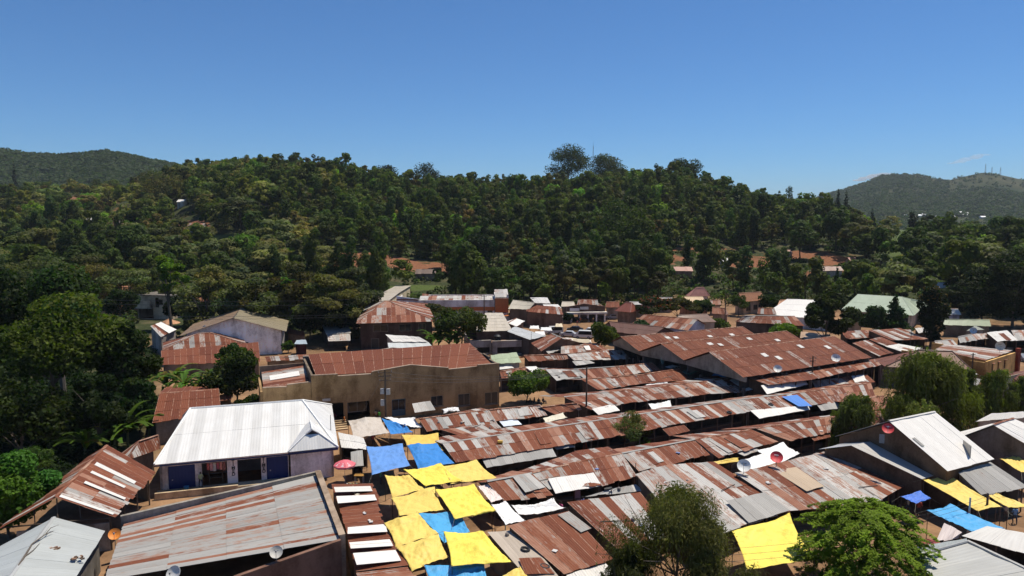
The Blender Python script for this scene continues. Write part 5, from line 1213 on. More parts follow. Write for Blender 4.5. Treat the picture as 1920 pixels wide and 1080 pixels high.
S("white sheet roof in front of the two-storey house", [(737, 641), (802, 641), (785, 632), (723, 628)], (3.4, 4.1), 'light', mono=True, walls='solid', wallcol=(.3, .28, .25), name='outbuilding', cat='outbuilding', awn=[([(730, 657), (816, 656), (803, 642), (727, 643)], (2.5, 3.2), (.55, .57, .56))])
S("low rusty outhouse between the barn and the tin shed", [(540, 626), (572, 630), (570, 622), (538, 616)], (2.6, 3.2), 'deep', mono=True, walls='solid', wallcol=(.14, .1, .08), name='outhouse', cat='outhouse')
S("small outhouse with a blue-grey roof behind the warehouse yard", [(552, 645), (576, 645), (573, 637), (556, 638)], (2.4, 2.8), (.35, .42, .48), mono=True, walls='solid', wallcol=(.05, .02, .02), name='outhouse', cat='outhouse')
def concrete_house():
    t = root('unfinished_house', "unfinished two-storey block house with an open ground floor at the left", 'house', P(292, 598), None); a, b_ = P(259, 597), P(324, 599); u = xy(b_ - a).normalized(); n = V((-u.y, u.x, 0)); Ln = xy(b_ - a).length
    wm = MB(); wc = (.36, .28, .20); wall_open(wm, a, b_, 0, 6.9, .25, wc, [(.25, Ln * .45, .1, 3.0), (Ln * .52, Ln * .63, 3.4, 6.3), (Ln * .8, Ln * .92, 2.0, 3.2), (Ln * .62, Ln * .74, 4.2, 5.8)])
    wm.slab(b_ + n * .26, b_ + n * 9, 0, 6.9, .25, wc); wm.slab(a + n * 9, a + n * .26, 0, 6.9, .25, (.2, .17, .14)); wm.slab(b_ + n * 9, a + n * 9, 0, 6.9, .25, wc); wm.build('wall', 'wall', t)
    sm = MB(); sm.slab(a - u * .4 - n * .5, b_ + u * .4 - n * .5, 6.904, 7.1, 10, (.12, .11, .10)); sm.slab(a - u * .1 - n * 1.2, a + u * Ln * .47 - n * 1.2, 3.1, 3.3, 1.19, (.25, .22, .19)); sm.build('floor_slab', 'wall', t)
    bm_ = MB(); bm_.slab(a - n * 1.15, a + u * Ln * .45 - n * 1.15, 3.304, 5.3, .12, (.34, .27, .21)); bm_.build('balcony_wall', 'wall', t)
    hm = MB(); c = P(318, 606)
    for k in range(8): hm.tube([xy(c, k * .18 - .1), xy(c, k * .18 + .1)], [3.0 - k * .36, 2.7 - k * .36], (.34, .19, .11), 10)
    tag(hm.build('soil_heap', 'wall'), "heap of orange soil before the unfinished block house", 'soil heap')
concrete_house()
house("salmon walled house seen through the trees at the left", (168, 560), (208, 562), (176, 528), (200, 529), 5.5, 7.5, (.42, .2, .12), (.55, .26, .17), wins=[('f', .5, 3.5, 1.4, 1.2)])
house("cream block house behind the rusty hipped roof", (684, 571), (720, 571), (690, 549), (714, 549), 4.5, 4.9, (.45, .4, .33), (.50, .44, .33), hip=False, inset=.3)
def orange_block():
    rng = random.Random(41); t = root('shop_block', "long white and orange shop block with a rusty roof before the hill", 'shop block', P(850, 595), None); wc = (.52, .50, .49); oc = (.50, .15, .035)
    a, b_ = P(785, 602), P(928, 601); c, d = b_ , P(952, 600); u = xy(b_ - a).normalized(); n = V((-u.y, u.x, 0)); Ln = xy(b_ - a).length
    z2 = atY(880, 563, a.y).z; zo = atY(880, 576, a.y).z
    wm = MB(); ops = [(Ln * .90, Ln * .97, 2.2, 4.0), (Ln * .55, Ln * .62, 1.9, 3.8), (Ln * .25, Ln * .32, 1.9, 3.8)]; wall_open(wm, a, b_, 0, z2, .3, wc, ops); wm.slab(b_ + n * 14, a + n * 14, 0, z2, .3, wc)
    p, q = b_ - n * 1.5 + u * .05, b_ - n * 1.5 + u * xy(d - b_).length; zt = atY(940, 551, p.y).z; wm.slab(p, q, 0, zt - 1.2, .3, wc); wm.slab(q + n * .31, q + n * 16, 0, zt - .3, .3, wc); wm.slab(p + n * 16, p + n * .31, 0, zt - 1.2, .3, wc)
    e, f = P(744, 598), P(789, 599); ze = atY(765, 557, e.y).z; wm.prism([xy(e), xy(f), xy(f, ze - .6), xy(e, ze + .3)], n * .3, (.50, .52, .58)); wm.slab(e + n * 14, e + n * .31, 0, ze - 1, .3, wc); wm.build('wall', 'wall', t)
    om = MB(); om.slab(a - n * .06 + u * .2, b_ - n * .06 - u * .05, zo - 1.1, zo, .055, oc); om.slab(p - n * .06, q - n * .06, zo - 1.4, zt - 1.25, .055, oc); om.slab(e - n * .06, f - n * .06, ze - .9, ze - .55, .05, (.3, .1, .05)); om.build('orange_band', 'plain', t)
    rm = MB(); sheets_quad(rm, a + V((0, 0, z2 - .5)) + n * .4, b_ + V((0, 0, z2 - .5)) + n * .4, b_ + n * 8 + V((0, 0, z2 + .3)), a + n * 8 + V((0, 0, z2 + .3)), 'palemix', rng, 1.2, 4); sheets_quad(rm, b_ + V((0, 0, z2 - .5)) + n * 14, a + V((0, 0, z2 - .5)) + n * 14, a + n * 8 + V((0, 0, z2 + .3)), b_ + n * 8 + V((0, 0, z2 + .3)), 'rust', rng, 1.2, 4)
    sheets_quad(rm, f + V((0, 0, ze - 2.2)) + n * .4, a + V((0, 0, ze - 2.2)) + u * 3, a + V((0, 0, ze + .2)) + u * 3 + n * 8, f + V((0, 0, ze + .2)) + n * 8, 'rust', rng, 1.2, 4); sheets_quad(rm, p + V((0, 0, zt - 1.0)) + n * .4, q + V((0, 0, zt - 1.0)) + n * .4, q + V((0, 0, zt + .3)) + n * 9, p + V((0, 0, zt + .3)) + n * 9, 'palemix', rng, 1.2, 4); rm.build('roof', 'sheet', t)
    for o in ops: window(t, xy(a) + n * .16, u, (o[0] + o[1]) / 2, (o[2] + o[3]) / 2, o[1] - o[0] - .2, o[3] - o[2] - .2)
    window(t, p, u, xy(q - p).length * .6, 3.3, 1.8, 1.7); am = MB(); am.slab(p - n * 2.2, q - n * 2.2 + u * 4, 1.7, 1.9, 2.1, oc); am.build('canopy', 'plain', t)
    bm_ = MB(); r0 = q - n * 2.4 - u * 1.0; bm_.slab(r0, r0 + u * 4.5, 0, 1.65, .25, wc); bm_.build('low_wall', 'wall', t)
orange_block()
S("plain cream sheet roof in front of the orange shop block", [(890, 622), (960, 620), (942, 588), (910, 588)], (4.5, 6.3), (.52, .46, .37), mono=True, walls='solid', wallcol=(.08, .06, .05), name='cream_house', cat='house')
def concrete_frame():
    t = root('concrete_building', "flat-roofed unplastered concrete building with black water tanks", 'building', P(940, 664), None); a, b_ = P(882, 668), P(995, 664); u = xy(b_ - a).normalized(); n = V((-u.y, u.x, 0)); Ln = xy(b_ - a).length; zt = atY(940, 642, a.y).z
    wm = MB(); wc = (.25, .235, .22); m_ = Ln * .36
    wall_open(wm, a + n * 1.2, a + n * 1.2 + u * m_, 0, zt, .3, wc, [(1.0, m_ - .4, .3, zt - 1.4)]); wall_open(wm, a + u * m_, b_, 0, zt, .3, wc, [(1.1, Ln - m_ - 1.2, .3, zt - 1.3)])
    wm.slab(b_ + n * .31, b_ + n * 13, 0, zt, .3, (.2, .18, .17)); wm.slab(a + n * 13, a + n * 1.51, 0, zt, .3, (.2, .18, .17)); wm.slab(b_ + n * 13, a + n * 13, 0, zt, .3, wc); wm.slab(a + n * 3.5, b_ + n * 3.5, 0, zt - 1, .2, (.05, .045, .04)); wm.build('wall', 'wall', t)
    fm = MB(); fm.slab(a + u * .4 + n * 1.8, b_ - u * .4 + n * 1.8, zt - .7, zt - .5, 10.8, (.26, .16, .11)); fm.build('flat_roof', 'wall', t)
    cm = MB(); cm.slab(a + n * 1.1 - u * .1, a + n * 1.1 + u * m_, zt + .003, zt + .14, .5, (.3, .27, .24)); cm.slab(a + u * m_ - n * .1, b_ - n * .1 + u * .1, zt + .003, zt + .14, .5, (.3, .27, .24)); cm.build('coping', 'wall', t)
    for k, (px, py, r_, h) in enumerate(((884, 634, 1.1, 2.0), (897, 634, 1.1, 2.0), (933, 641, .75, 1.3))):
        p = P(px, py, zt - .5); tm = MB(); tm.tube([p, p + V((0, 0, h)), p + V((0, 0, h + .2)), p + V((0, 0, h + .3))], [r_, r_, r_ * .6, r_ * .3], (.012, .012, .013), 16)
        tag(tm.build('water_tank', 'plain'), ("large black tank, left of the pair on the concrete building", "large black tank, right of the pair on the concrete building", "small black tank alone on the concrete building")[k], 'water tank', 'black water tanks')
concrete_frame()
S("sloping grey sheet roof beside the concrete building", [(993, 637), (1023, 630), (965, 613), (951, 622)], (3.6, 4.6), (.46, .47, .47), mono=True, walls='solid', wallcol=(.06, .05, .045), name='grey_shed', cat='shed')
S("small white sheet roof on a brown gable before the orange shop block", [(968, 612), (984, 602), (968, 597), (952, 606)], (3.8, 4.6), 'white', mono=False, walls='solid', wallcol=(.16, .09, .055), name='small_house', cat='house')
S("rusty gabled shed with its slope facing the concrete building", [(1016, 658), (997, 643), (1035, 626), (1054, 634)], (3.2, 5.0), 'rust', walls='solid', wallcol=(.1, .065, .045), name='rusty_shed', cat='shed')
S("pale flat sheets over a stall below the rusty gabled shed", [(1028, 663), (1062, 652), (1058, 643), (1020, 655)], (2.6, 3.2), 'grey', mono=True, group=G)
S("patched grey and tan stall left of the round roadside tree", [(1052, 664), (1098, 659), (1090, 648), (1052, 650)], (2.6, 3.2), 'palemix', group=G)
S("rusty stall with a white sheet left of the round roadside tree", [(1098, 659), (1140, 656), (1120, 644), (1090, 648)], (2.6, 3.2), 'rust', group=G, patches=[([(1099, 657), (1108, 656), (1104, 648), (1094, 649)], (2.75, 3.3), 'white')])
S("low pale stall roof at the edge of the market square", [(1040, 642), (1075, 641), (1072, 634), (1042, 634)], (2.6, 3.1), 'light', mono=True, group=G)
S("low tan stall roof at the edge of the market square", [(1076, 642), (1108, 643), (1104, 636), (1074, 636)], (2.6, 3.1), (.5, .42, .3), mono=True, group=G)
# buildings round the market square
S("cream roofed shop beside the orange shop block", [(953, 579), (992, 580), (1003, 568), (962, 563)], (4.6, 6.4), (.50, .45, .36), walls='solid', wallcol=(.12, .09, .07), name='shop', cat='shop')
S("brown shop row with a rusty awning on the market square", [(986, 584), (1056, 590), (1050, 576), (995, 572)], (4.2, 5.4), 'rust', walls='solid', wallcol=(.14, .09, .065), name='shop_row', cat='shop', mono=True, awn=[([(986, 588), (1056, 595), (1052, 588), (990, 582)], (3.2, 4.0), 'rust')])
S("white sheet roof behind the brown shop row, left one", [(1003, 568), (1032, 569), (1026, 558), (994, 558)], (5.0, 6.6), 'light', mono=True, walls='solid', wallcol=(.2, .18, .16), name='white_house', cat='house')
S("white sheet roof behind the brown shop row, right one", [(1022, 577), (1052, 577), (1046, 571), (1018, 571)], (5.0, 6.0), 'white', mono=True, walls='solid', wallcol=(.2, .18, .16), name='white_house', cat='house')
def veranda_shop():
    t = root('veranda_shop', "brown shop with a white pillared veranda on the market square", 'shop', P(1102, 604), None); a, b_ = P(1066, 605), P(1137, 604); u = xy(b_ - a).normalized(); n = V((-u.y, u.x, 0)); Ln = xy(b_ - a).length; zt = atY(1100, 573, a.y).z; zb = atY(1100, 588, a.y).z
    wm = MB(); wall_open(wm, a + n * 2.5, b_ + n * 2.5, 0, zb + .3, .3, (.26, .19, .16), [(1.5, 4, 0.02, 2.5), (6, 8, .02, 2.4)]); wm.prism([xy(a, zb + .3) + n * 1.8, xy(b_, zb + .3) + n * 1.8, xy(b_, zt - .6) + n * 1.8, xy(b_, zt - .2) + n * 1.8 - u * Ln * .3, xy(b_, zt + .3) + n * 1.8 - u * Ln * .55, xy(a, zt - .2) + n * 1.8 + u * Ln * .2, xy(a, zt - .5) + n * 1.8], n * .25, (.10, .06, .045)); wm.slab(b_ + n * 3, b_ + n * 11, 0, zt - .8, .3, (.2, .15, .12)); wm.slab(a + n * 11, a + n * 3, 0, zt - .8, .3, (.2, .15, .12)); wm.build('wall', 'wall', t)
    vm = MB(); vm.slab(a - u * .5, b_ + u * .3, zb - .3, zb + .28, 1.79, (.45, .42, .38)); vm.build('veranda_beam', 'wall', t)
    for k in range(5): pm = MB(); c = a + u * (.8 + (Ln - 1.2) * k / 4) + n * .4; pm.box(xy(c, (zb - .3) / 2), (.4, .4, zb - .304), (.55, .53, .5)); pm.build('pillar', 'wall', t)
    rm = MB(); sheets_quad(rm, b_ + n * 11 + V((0, 0, zt - 1.2)), a + n * 11 + V((0, 0, zt - 1.2)), a + n * 2.1 + V((0, 0, zt - .7)), b_ + n * 2.1 + V((0, 0, zt - .7)), 'rust', random.Random(3), 1.2, 4); rm.build('roof', 'sheet', t)
    sm = MB(); sm.slab(a + u * .6 + n * 1.6, a + u * 3.4 + n * 1.6, zb + .5, zb + 1.3, .1, (.55, .5, .52)); sm.slab(a + u * 3.6 + n * 1.6, a + u * 6 + n * 1.6, zb + .9, zb + 1.7, .1, (.5, .47, .46)); sm.build('sign_board', 'plain', t)
veranda_shop()
house("red hipped roof with a pale awning at the right of the square", (1152, 583), (1182, 586), (1166, 568), (1192, 566), 3.6, 6.0, (.27, .09, .06), (.24, .15, .1), name='red_house', inset=.7)
S("dark rusty house behind the red hipped roof", [(1135, 576), (1162, 576), (1160, 566), (1137, 566)], (3.6, 5.2), 'deep', walls='solid', name='rusty_house', cat='house')
S("long orange-rusty roofed house with a blue-grey gable", [(1300, 617), (1190, 606), (1208, 590), (1310, 599)][::1] and [(1186, 606), (1290, 619), (1308, 599), (1208, 590)], (3.4, 5.6), 'rust', walls='solid', wallcol=(.30, .34, .42), name='long_house', cat='house', w=1.1)
S("brown roofed house behind the long orange-rusty roof", [(1268, 603), (1343, 604), (1325, 589), (1272, 591)], (3.4, 5.4), (.15, .075, .05), walls='solid', name='brown_house', cat='house', w=1.1)
S("dark rusty house with a small gable behind the market halls", [(1150, 622), (1222, 630), (1246, 614), (1142, 603)], (3.2, 5.4), (.135, .062, .042), walls='solid', wallcol=(.09, .06, .05), name='rusty_house', cat='house', w=1.1)
S("wide orange-rusty roof beside the largest market hall", [(1378, 603), (1508, 611), (1490, 593), (1396, 592)], (3.6, 5.2), 'rust', walls='solid', wallcol=(.08, .06, .05), name='rusty_house', cat='house', w=1.1)
house("orange tile roofed villa at the foot of the hill", (1394, 566), (1436, 563), (1366, 551), (1418, 548), 4.0, 6.4, (.30, .125, .055), (.42, .33, .24), hip=False, wins=[('f', .25, 2, 1.6, 1.8), ('f', .6, 2, 1.4, 1.4), ('f', .85, 2, 1.4, 1.4)], name='villa', w=.6, L=.8)
house("steep pink roofed house at the foot of the hill", (1293, 556), (1331, 555), (1305, 539), (1320, 539), 4.2, 6.9, (.40, .19, .15), (.35, .3, .27), wins=[('f', .6, 2.5, 1.5, 1.2)], name='pink_house', w=.6, L=.8)
house("house under construction with a bare timber roof", (1273, 568), (1307, 568), (1275, 557), (1326, 556), 3.6, 6.2, (.52, .35, .19), (.35, .16, .09), hip=False, name='unfinished_house', w=.5, L=9)
S("big bright white roof behind the dark tree on the right", [(1434, 589), (1562, 601), (1530, 563), (1476, 561)], (3.0, 6.2), 'white', walls='solid', wallcol=(.5, .49, .47), name='white_hall', cat='hall', w=1.2, L=6)
S("small orange roof behind the big bright white roof", [(1458, 572), (1482, 572), (1478, 562), (1462, 563)], (4.5, 6.0), (.34, .14, .05), walls='solid', name='orange_house', cat='house')
house("green roofed school with white windows", (1577, 582), (1714, 592), (1607, 553), (1693, 556), 4.0, 7.0, (.33, .39, .29), (.42, .38, .32), wins=[('f', f, 2.6, 1.8, 1.7) for f in (.07, .16, .25, .34, .45, .56, .67, .78, .9)], name='school', cat='school', w=1.2, L=8, inset=.8)
house("green roofed annex behind the school", (1700, 576), (1740, 580), (1700, 561), (1725, 563), 4.4, 6.4, (.36, .42, .30), (.4, .36, .3), hip=False, name='annex', w=1.2)
S("low white shed in front of the school", [(1575, 604), (1617, 604), (1615, 594), (1580, 594)], (2.6, 3.4), 'light', mono=True, walls='solid', name='white_shed', cat='shed')
S("white roofed house under the cedars", [(1776, 590), (1802, 590), (1796, 579), (1774, 579)], (3.6, 5.0), 'light', walls='solid', wallcol=(.25, .24, .3), name='white_house', cat='house')
S("long low building with a green-grey rusty roof and small porch", [(1768, 609), (1858, 612), (1855, 600), (1772, 599)], (3.0, 4.4), (.23, .27, .17), walls='solid', wallcol=(.16, .14, .11), name='long_building', cat='building', w=1.1)
S("small gabled porch before the long low building", [(1813, 620), (1845, 618), (1830, 611), (1828, 611)], (2.6, 3.6), (.3, .32, .27), walls='solid', wallcol=(.22, .21, .18), name='porch', cat='porch')
S("narrow rusty roof behind the left parapet of the brown warehouse", [(500, 678), (577, 673), (575, 665), (497, 670)], (4.2, 4.8), 'rust', mono=True, walls='solid', wallcol=(.3, .22, .14), name='rusty_shed', cat='shed')
S("rusty shed half under the dark spreading tree by the white roof", [(1588, 636), (1642, 632), (1628, 619), (1576, 622)], kind='rust', mono=True, group=G)
S("tan sheet roofed stall below the low green bush", [(1500, 634), (1560, 640), (1556, 628), (1502, 622)], kind=(.40, .27, .17), mono=True, group=G)
S("rusty house low among the trees left of the orange tile villa", [(1335, 588), (1366, 590), (1360, 578), (1336, 576)], (3.0, 4.4), 'rust', walls='solid', wallcol=(.3, .2, .15), name='rusty_house', cat='house')
S("pale roofed house between the flame tree and the timber roof", [(1180, 574), (1216, 574), (1214, 566), (1180, 566)], (3.4, 4.6), 'grey', walls='solid', wallcol=(.3, .26, .22), name='small_house', cat='house')
S("rusty roofed house behind the veranda shop", [(1082, 572), (1122, 571), (1120, 562), (1084, 562)], (4.2, 5.4), 'rust', walls='solid', wallcol=(.25, .18, .13), name='rusty_house', cat='house')
S("cream roofed house left of the veranda shop", [(1052, 575), (1078, 575), (1076, 566), (1054, 566)], (4.0, 5.2), (.48, .42, .33), walls='solid', wallcol=(.25, .2, .16), name='small_house', cat='house')
S("grey roofed house behind the flame tree", [(1228, 566), (1262, 566), (1260, 558), (1230, 558)], (3.4, 4.6), 'palemix', walls='solid', wallcol=(.25, .2, .16), name='small_house', cat='house')
S("small rusty house right of the timber roofed house", [(1330, 572), (1352, 572), (1350, 563), (1332, 563)], (3.2, 4.4), 'rust', walls='solid', wallcol=(.28, .22, .17), name='small_house', cat='house')
S("white walled house with a rusty roof before the villa", [(1420, 588), (1456, 590), (1452, 579), (1422, 578)], (3.2, 4.4), 'rust', walls='solid', wallcol=(.5, .48, .44), name='small_house', cat='house')
S("patched stall beside the tall thuja's round bush", [(1760, 652), (1796, 648), (1786, 637), (1752, 640)], kind='palemix', group=G)
S("dark stall with a pale edge below the school trees", [(1676, 632), (1716, 628), (1706, 618), (1668, 621)], kind='dull', group=G)
S("bright white stall roof between the school trees and the thuja", [(1722, 624), (1752, 621), (1744, 613), (1716, 616)], kind='light', mono=True, group=G)
# the right hand side of the market
S("wide orange-rusty stall roof with clear sheets below the cedars' left", [(1672, 638), (1740, 636), (1687, 616), (1628, 620)], (2.8, 3.8), 'rust', mono=True, group=G, w=1)
S("rust stall roof with one white strip behind the largest hall", [(1660, 649), (1686, 646), (1652, 632), (1630, 637)], (2.6, 3.3), 'rust', mono=True, group=G)
S("streaked rusty stall roof touching the end of the largest hall", [(1647, 668), (1675, 662), (1626, 638), (1598, 644)], (2.6, 3.6), 'rust', mono=True, group=G)
S("pale grey stall roof left of the brown hipped house", [(1700, 662), (1730, 653), (1685, 645), (1660, 650)], (2.6, 3.2), 'light', mono=True, group=G)
house("brown hipped house in front of the orange walled building", (1660, 688), (1822, 694), (1722, 655), (1788, 660), 3.6, 6.2, (.20, .078, .042), (.13, .11, .12), name='brown_house', w=1.0, L=3, inset=.6, capcol=(.12, .06, .04))
def ochre():
    t = root('ochre_building', "ochre walled building with red-brown pillar and patched roof", 'building', P(1880, 700), None); a, b_ = P(1848, 715), P(1902, 697); u = xy(b_ - a).normalized(); n = V((-u.y, u.x, 0)); Ln = xy(b_ - a).length; zt = atY(1850, 678, a.y).z; zt2 = atY(1900, 661, b_.y).z
    wm = MB(); ops = [(Ln * f - .45, Ln * f + .45, 1.3, 2.9) for f in (.2, .4, .62)]; wall_open(wm, a, b_, 0, 3.2, .3, (.56, .36, .14), ops); wm.prism([xy(a, 3.2), xy(b_, 3.2), xy(b_, zt2), xy(a, zt)], n * .3, (.56, .36, .14)); wm.slab(a + n * 15, a + n * .31, 0, 3.4, .3, (.4, .26, .1)); wm.slab(b_ + n * .31, b_ + n * 15, 0, zt2 - .3, .3, (.4, .26, .1)); wm.build('wall', 'wall', t)
    for o in ops:
        wd = window(t, xy(a) + n * .14, u, (o[0] + o[1]) / 2, 2.1, .8, 1.5, frame=(.12, .06, .04)); sm = MB(); sm.slab(xy(a) - n * .35 + u * (o[0] - .15), xy(a) - n * .35 + u * (o[1] + .15), 2.95, 3.03, .34, (.2, .1, .06)); sm.build('window_hood', 'wall', wd)
    pm = MB(); pm.box(xy(b_ + u * .6, (zt2 + .8) / 2) - n * .2, (1.0, .6, zt2 + .8), (.22, .055, .035), math.atan2(u.y, u.x)); pm.build('pillar', 'wall', t)
    rm = MB(); sheets_quad(rm, *quad([(1848, 676), (1898, 657), (1772, 646), (1754, 656)], (zt - .2, zt2 - .1, 5.0, 5.0)), 'palemix', random.Random(8), .9, 4); rm.build('roof', 'sheet', t)
ochre()
S("big red-brown roof at the right frame edge behind the small willows", [(1896, 722), (1990, 735), (1960, 688), (1876, 704)], (3.2, 5.0), (.19, .075, .045), mono=True, walls='solid', name='brown_house', cat='house')
S("small rusty hut roof below the white cloth heap", [(1800, 718), (1832, 722), (1842, 711), (1797, 706)], (2.6, 3.3), 'rust', mono=True, walls='solid', name='rusty_hut', cat='hut')
S("dark stall with a grey roof beside the parked saloon car", [(1800, 643), (1832, 638), (1822, 627), (1796, 632)], (2.6, 3.4), 'dull', group=G)
S("grey patched stall roof left of the white sheeted stall", [(1830, 637), (1857, 634), (1849, 625), (1820, 627)], (2.6, 3.3), 'palemix', mono=True, group=G)
S("bright white sheeted stall near the right frame edge", [(1870, 640), (1908, 638), (1888, 620), (1850, 624)], (2.6, 3.7), 'light', mono=True, group=G)
S("tan stall roof cut by the right frame edge", [(1905, 639), (1950, 640), (1935, 620), (1896, 620)], (2.6, 3.4), 'palemix', mono=True, group=G)
def gabled_hall():
    rng = random.Random(61); t = root('brick_hall', "brick hall with a blazing white roof and a red dish on its gable", 'hall', P(1690, 880), None)
    A, B, C, D = P(1777, 884, 4.5), P(1863, 861, 4.5), P(1727, 778, 8.0), P(1667, 790, 8.0); n = xy(D - A); u = xy(B - A).normalized(); C = D + xy(B - A); E, F_ = B + n * 2, A + n * 2
    mb = MB(); sheets_quad(mb, A, B, C, D, 'white', rng, 1.0, 6, .05); sheets_quad(mb, E, F_, D, C, 'white', rng, 1.0, 6, .05); ridge_cap(mb, D + V((0, 0, .05)), C + V((0, 0, .05)), (-.9, 1.4, .5)); mb.build('roof', 'sheet', t)
    wm = MB(); wc = (.115, .075, .05); nn = n.normalized(); a, b_, e, f = A + nn * .3 + u * .35, B + nn * .3 - u * .3, E - nn * .3 - u * .3, F_ - nn * .3 + u * .35
    wm.slab(a, b_, 0, 4.5, .2, wc); wm.slab(e, f, 0, 4.5, .2, wc)
    for p, r_, q, sg in ((a, D, f, 1), (b_, C, e, -1)): wm.prism([xy(p), xy(q), xy(q, 4.55), xy(r_, 7.85) + u * .35 * sg, xy(p, 4.55)], u * .2 * sg, wc)
    wm.build('wall', 'wall', t)
    pm = MB(); g = [A.lerp(D, f_) + V((0, 0, .1)) + u * o for f_, o in ((.45, .3), (.45, .62), (.62, .62), (.62, .3))]; sheets_quad(pm, *g, 'dull', rng, 2, 9, 0); pm.build('roof_vent', 'sheet', t)
    l = root('brick_lean_to', "grey roofed brick annex along the gable of the white hall", 'annex', P(1640, 900), None); lm = MB()
    q = quad([(1729, 899), (1777, 885), (1645, 826), (1596, 836)], (3.4, 3.4, 5.0, 5.0)); sheets_quad(lm, *q, (.47, .45, .43), rng, .95, 6, .05)
    bk = quad([(1590, 829), (1536, 843), (1596, 836), (1645, 826)], (4.0, 4.0, 5.0, 5.0)); sheets_quad(lm, *bk, (.42, .43, .44), rng, .95, 6, .05); lm.build('roof', 'paint', l)
    wm = MB(); p0, p1, p2 = q[0] + u * .4 + nn * .3, q[3] + u * .4, bk[1] + u * .5 - nn * .3
    wm.prism([xy(p0), xy(p2), xy(p2, 3.95), xy(p1, 4.85), xy(p0, 3.4)], u * .2, (.10, .065, .045)); wm.build('wall', 'wall', l)
    sm = MB(); c = P(1669, 826, 5.7); sm.slab(c - V((1.0, -.35, 0)), c + V((1.0, -.35, 0)), 5.3, 6.3, .06, (.33, .33, .34)); tag(sm.build('sheet_panel', 'plain'), "grey sheet panel standing on the brick annex roof", 'panel')
    sm = MB(); c = P(1809, 868, 4.0); sm.slab(c + V((-.1, -1.0, 0)), c + V((.35, .9, 0)), 3.6, 6.2, .08, (.42, .39, .34)); tag(sm.build('notice_board', 'plain'), "pale board leaning at the corner of the blazing white roof", 'board')
    dish("big red satellite dish on the brick gable of the white hall", 1665, 804, 7.7, 1.15, (.62, .045, .05), (-.4, -.7, .62), (.8, .6, .6), .5)
gabled_hall()
S("grey sheet stall roof at the right of the white hall", [(1890, 929), (1955, 915), (1915, 885), (1797, 886)][:0] or [(1840, 928), (1925, 912), (1857, 867), (1797, 887)], (2.8, 4.0), 'dull', mono=True, group=W, L=4)
S("striped rust and grey roof between the two white gabled halls", [(1890, 858), (1930, 845), (1836, 810), (1796, 814)], (2.9, 4.2), 'mix', mono=True, group=W, L=4)
S("gabled hall half in frame at the right edge with grey and white slopes", [(1945, 846), (2010, 835), (1900, 785), (1862, 797)], (4.0, 6.5), 'white', walls='solid', wallcol=(.12, .1, .09), name='gabled_hall', cat='hall', w=1, L=6)
S("pale grey roof above the half seen gabled hall", [(1831, 790), (1940, 782), (1925, 772), (1858, 776)], (3.6, 4.6), 'light', mono=True, walls='solid', name='grey_shed', cat='shed')
S("pale grey roof with a red-brown edge at the right frame edge", [(1832, 1012), (1960, 1050), (1950, 1000), (1848, 989)][:0] or [(1804, 1006), (1930, 1040), (1935, 1002), (1850, 988)], (3.0, 3.5), (.60, .58, .55), mono=True, group=W, name='market_stall')
def corner_shed():
    rng = random.Random(71); t = root('corner_shed', "large grey sheet roof with a ridge at the bottom right corner", 'shed', P(1800, 1090), None); mb = MB()
    A, D = P(1708, 1047, 3.4), P(1815, 1017, 4.2); B, C = P(1800, 1130, 3.0), P(1990, 1100, 4.2)
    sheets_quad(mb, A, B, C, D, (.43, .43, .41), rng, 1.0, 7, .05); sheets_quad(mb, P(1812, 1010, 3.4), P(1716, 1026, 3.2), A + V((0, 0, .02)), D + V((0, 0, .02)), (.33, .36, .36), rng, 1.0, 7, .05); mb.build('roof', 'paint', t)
    rm = MB(); rm.tube([A + V((0, 0, .1)), D + V((0, 0, .1))], .1, (.4, .4, .39), 5); rm.tube([D + V((0, 0, .1)), C + V((0, 0, .1))], .12, (.52, .5, .47), 5); rm.build('ridge_cap', 'plain', t)
    wm = MB(); wm.slab(xy(A) + V((.6, -.2, 0)), xy(B) + V((.6, 0, 0)), 0, 2.9, .15, (.2, .16, .06)); wm.slab(xy(D) + V((-.3, -.3, 0)), xy(A) + V((.6, -.1, 0)), 0, 3.0, .15, (.12, .1, .09)); wm.build('wall', 'wall', t)
corner_shed()
S("red corrugated roof between the feathery tree and the corner shed", [(1744, 1029), (1768, 1020), (1740, 1011), (1716, 1015)], (2.6, 3.2), (.48, .12, .10), mono=True, group=W)
S("pinkish white roof below the large blue sheet", [(1755, 1016), (1800, 1008), (1803, 998), (1770, 982)], (2.7, 3.1), (.62, .53, .50), mono=True, group=W)
sg = MB(); c0, c1 = P(1675, 938), P(1708, 930); sg.slab(c0, c1, .9, 2.6, .25, (.36, .38, .48)); b0 = c0.lerp(c1, .6); sg.slab(xy(b0) + V((.04, -.05, 0)), xy(c1) + V((.03, -.05, 0)), 1.2, 2.3, .03, (.36, .06, .05))
sgo = sg.build('sign_board', 'plain'); tag(sgo, "grey signboard with a red panel above the blue and white counter", 'signboard')
dish("white satellite dish standing on the wide market roof", 1395, 874, 4.3, 1.35, (.78, .78, .75), (-.3, -.72, .62), (.3, .3, .3), .9)
dish("red satellite dish on the wide market roof beside white sheets", 1456, 858, 4.5, 1.3, (.65, .05, .06), (-.2, -.7, .66), (.8, .6, .6), 1.0)
dish("orange satellite dish at the end of the streaked grey roof", 215, 1002, 3.6, .95, (.8, .26, .03), (.3, -.72, .62), (.45, .12, .02), 1.2)
dish("grey satellite dish on the front parapet of the streaked roof", 518, 1036, 4.7, .95, (.5, .48, .44), (.2, -.7, .65), (.3, .3, .28), .8)
dish("white satellite dish cut by the bottom frame edge", 327, 1076, 4.2, 1.1, (.62, .61, .58), (-.2, -.75, .6), None, .9)
dish("pale satellite dish at the left end of the largest hall eave", 1458, 692, 5.6, 1.3, (.78, .75, .70), (-.25, -.75, .6), None, 1.0)
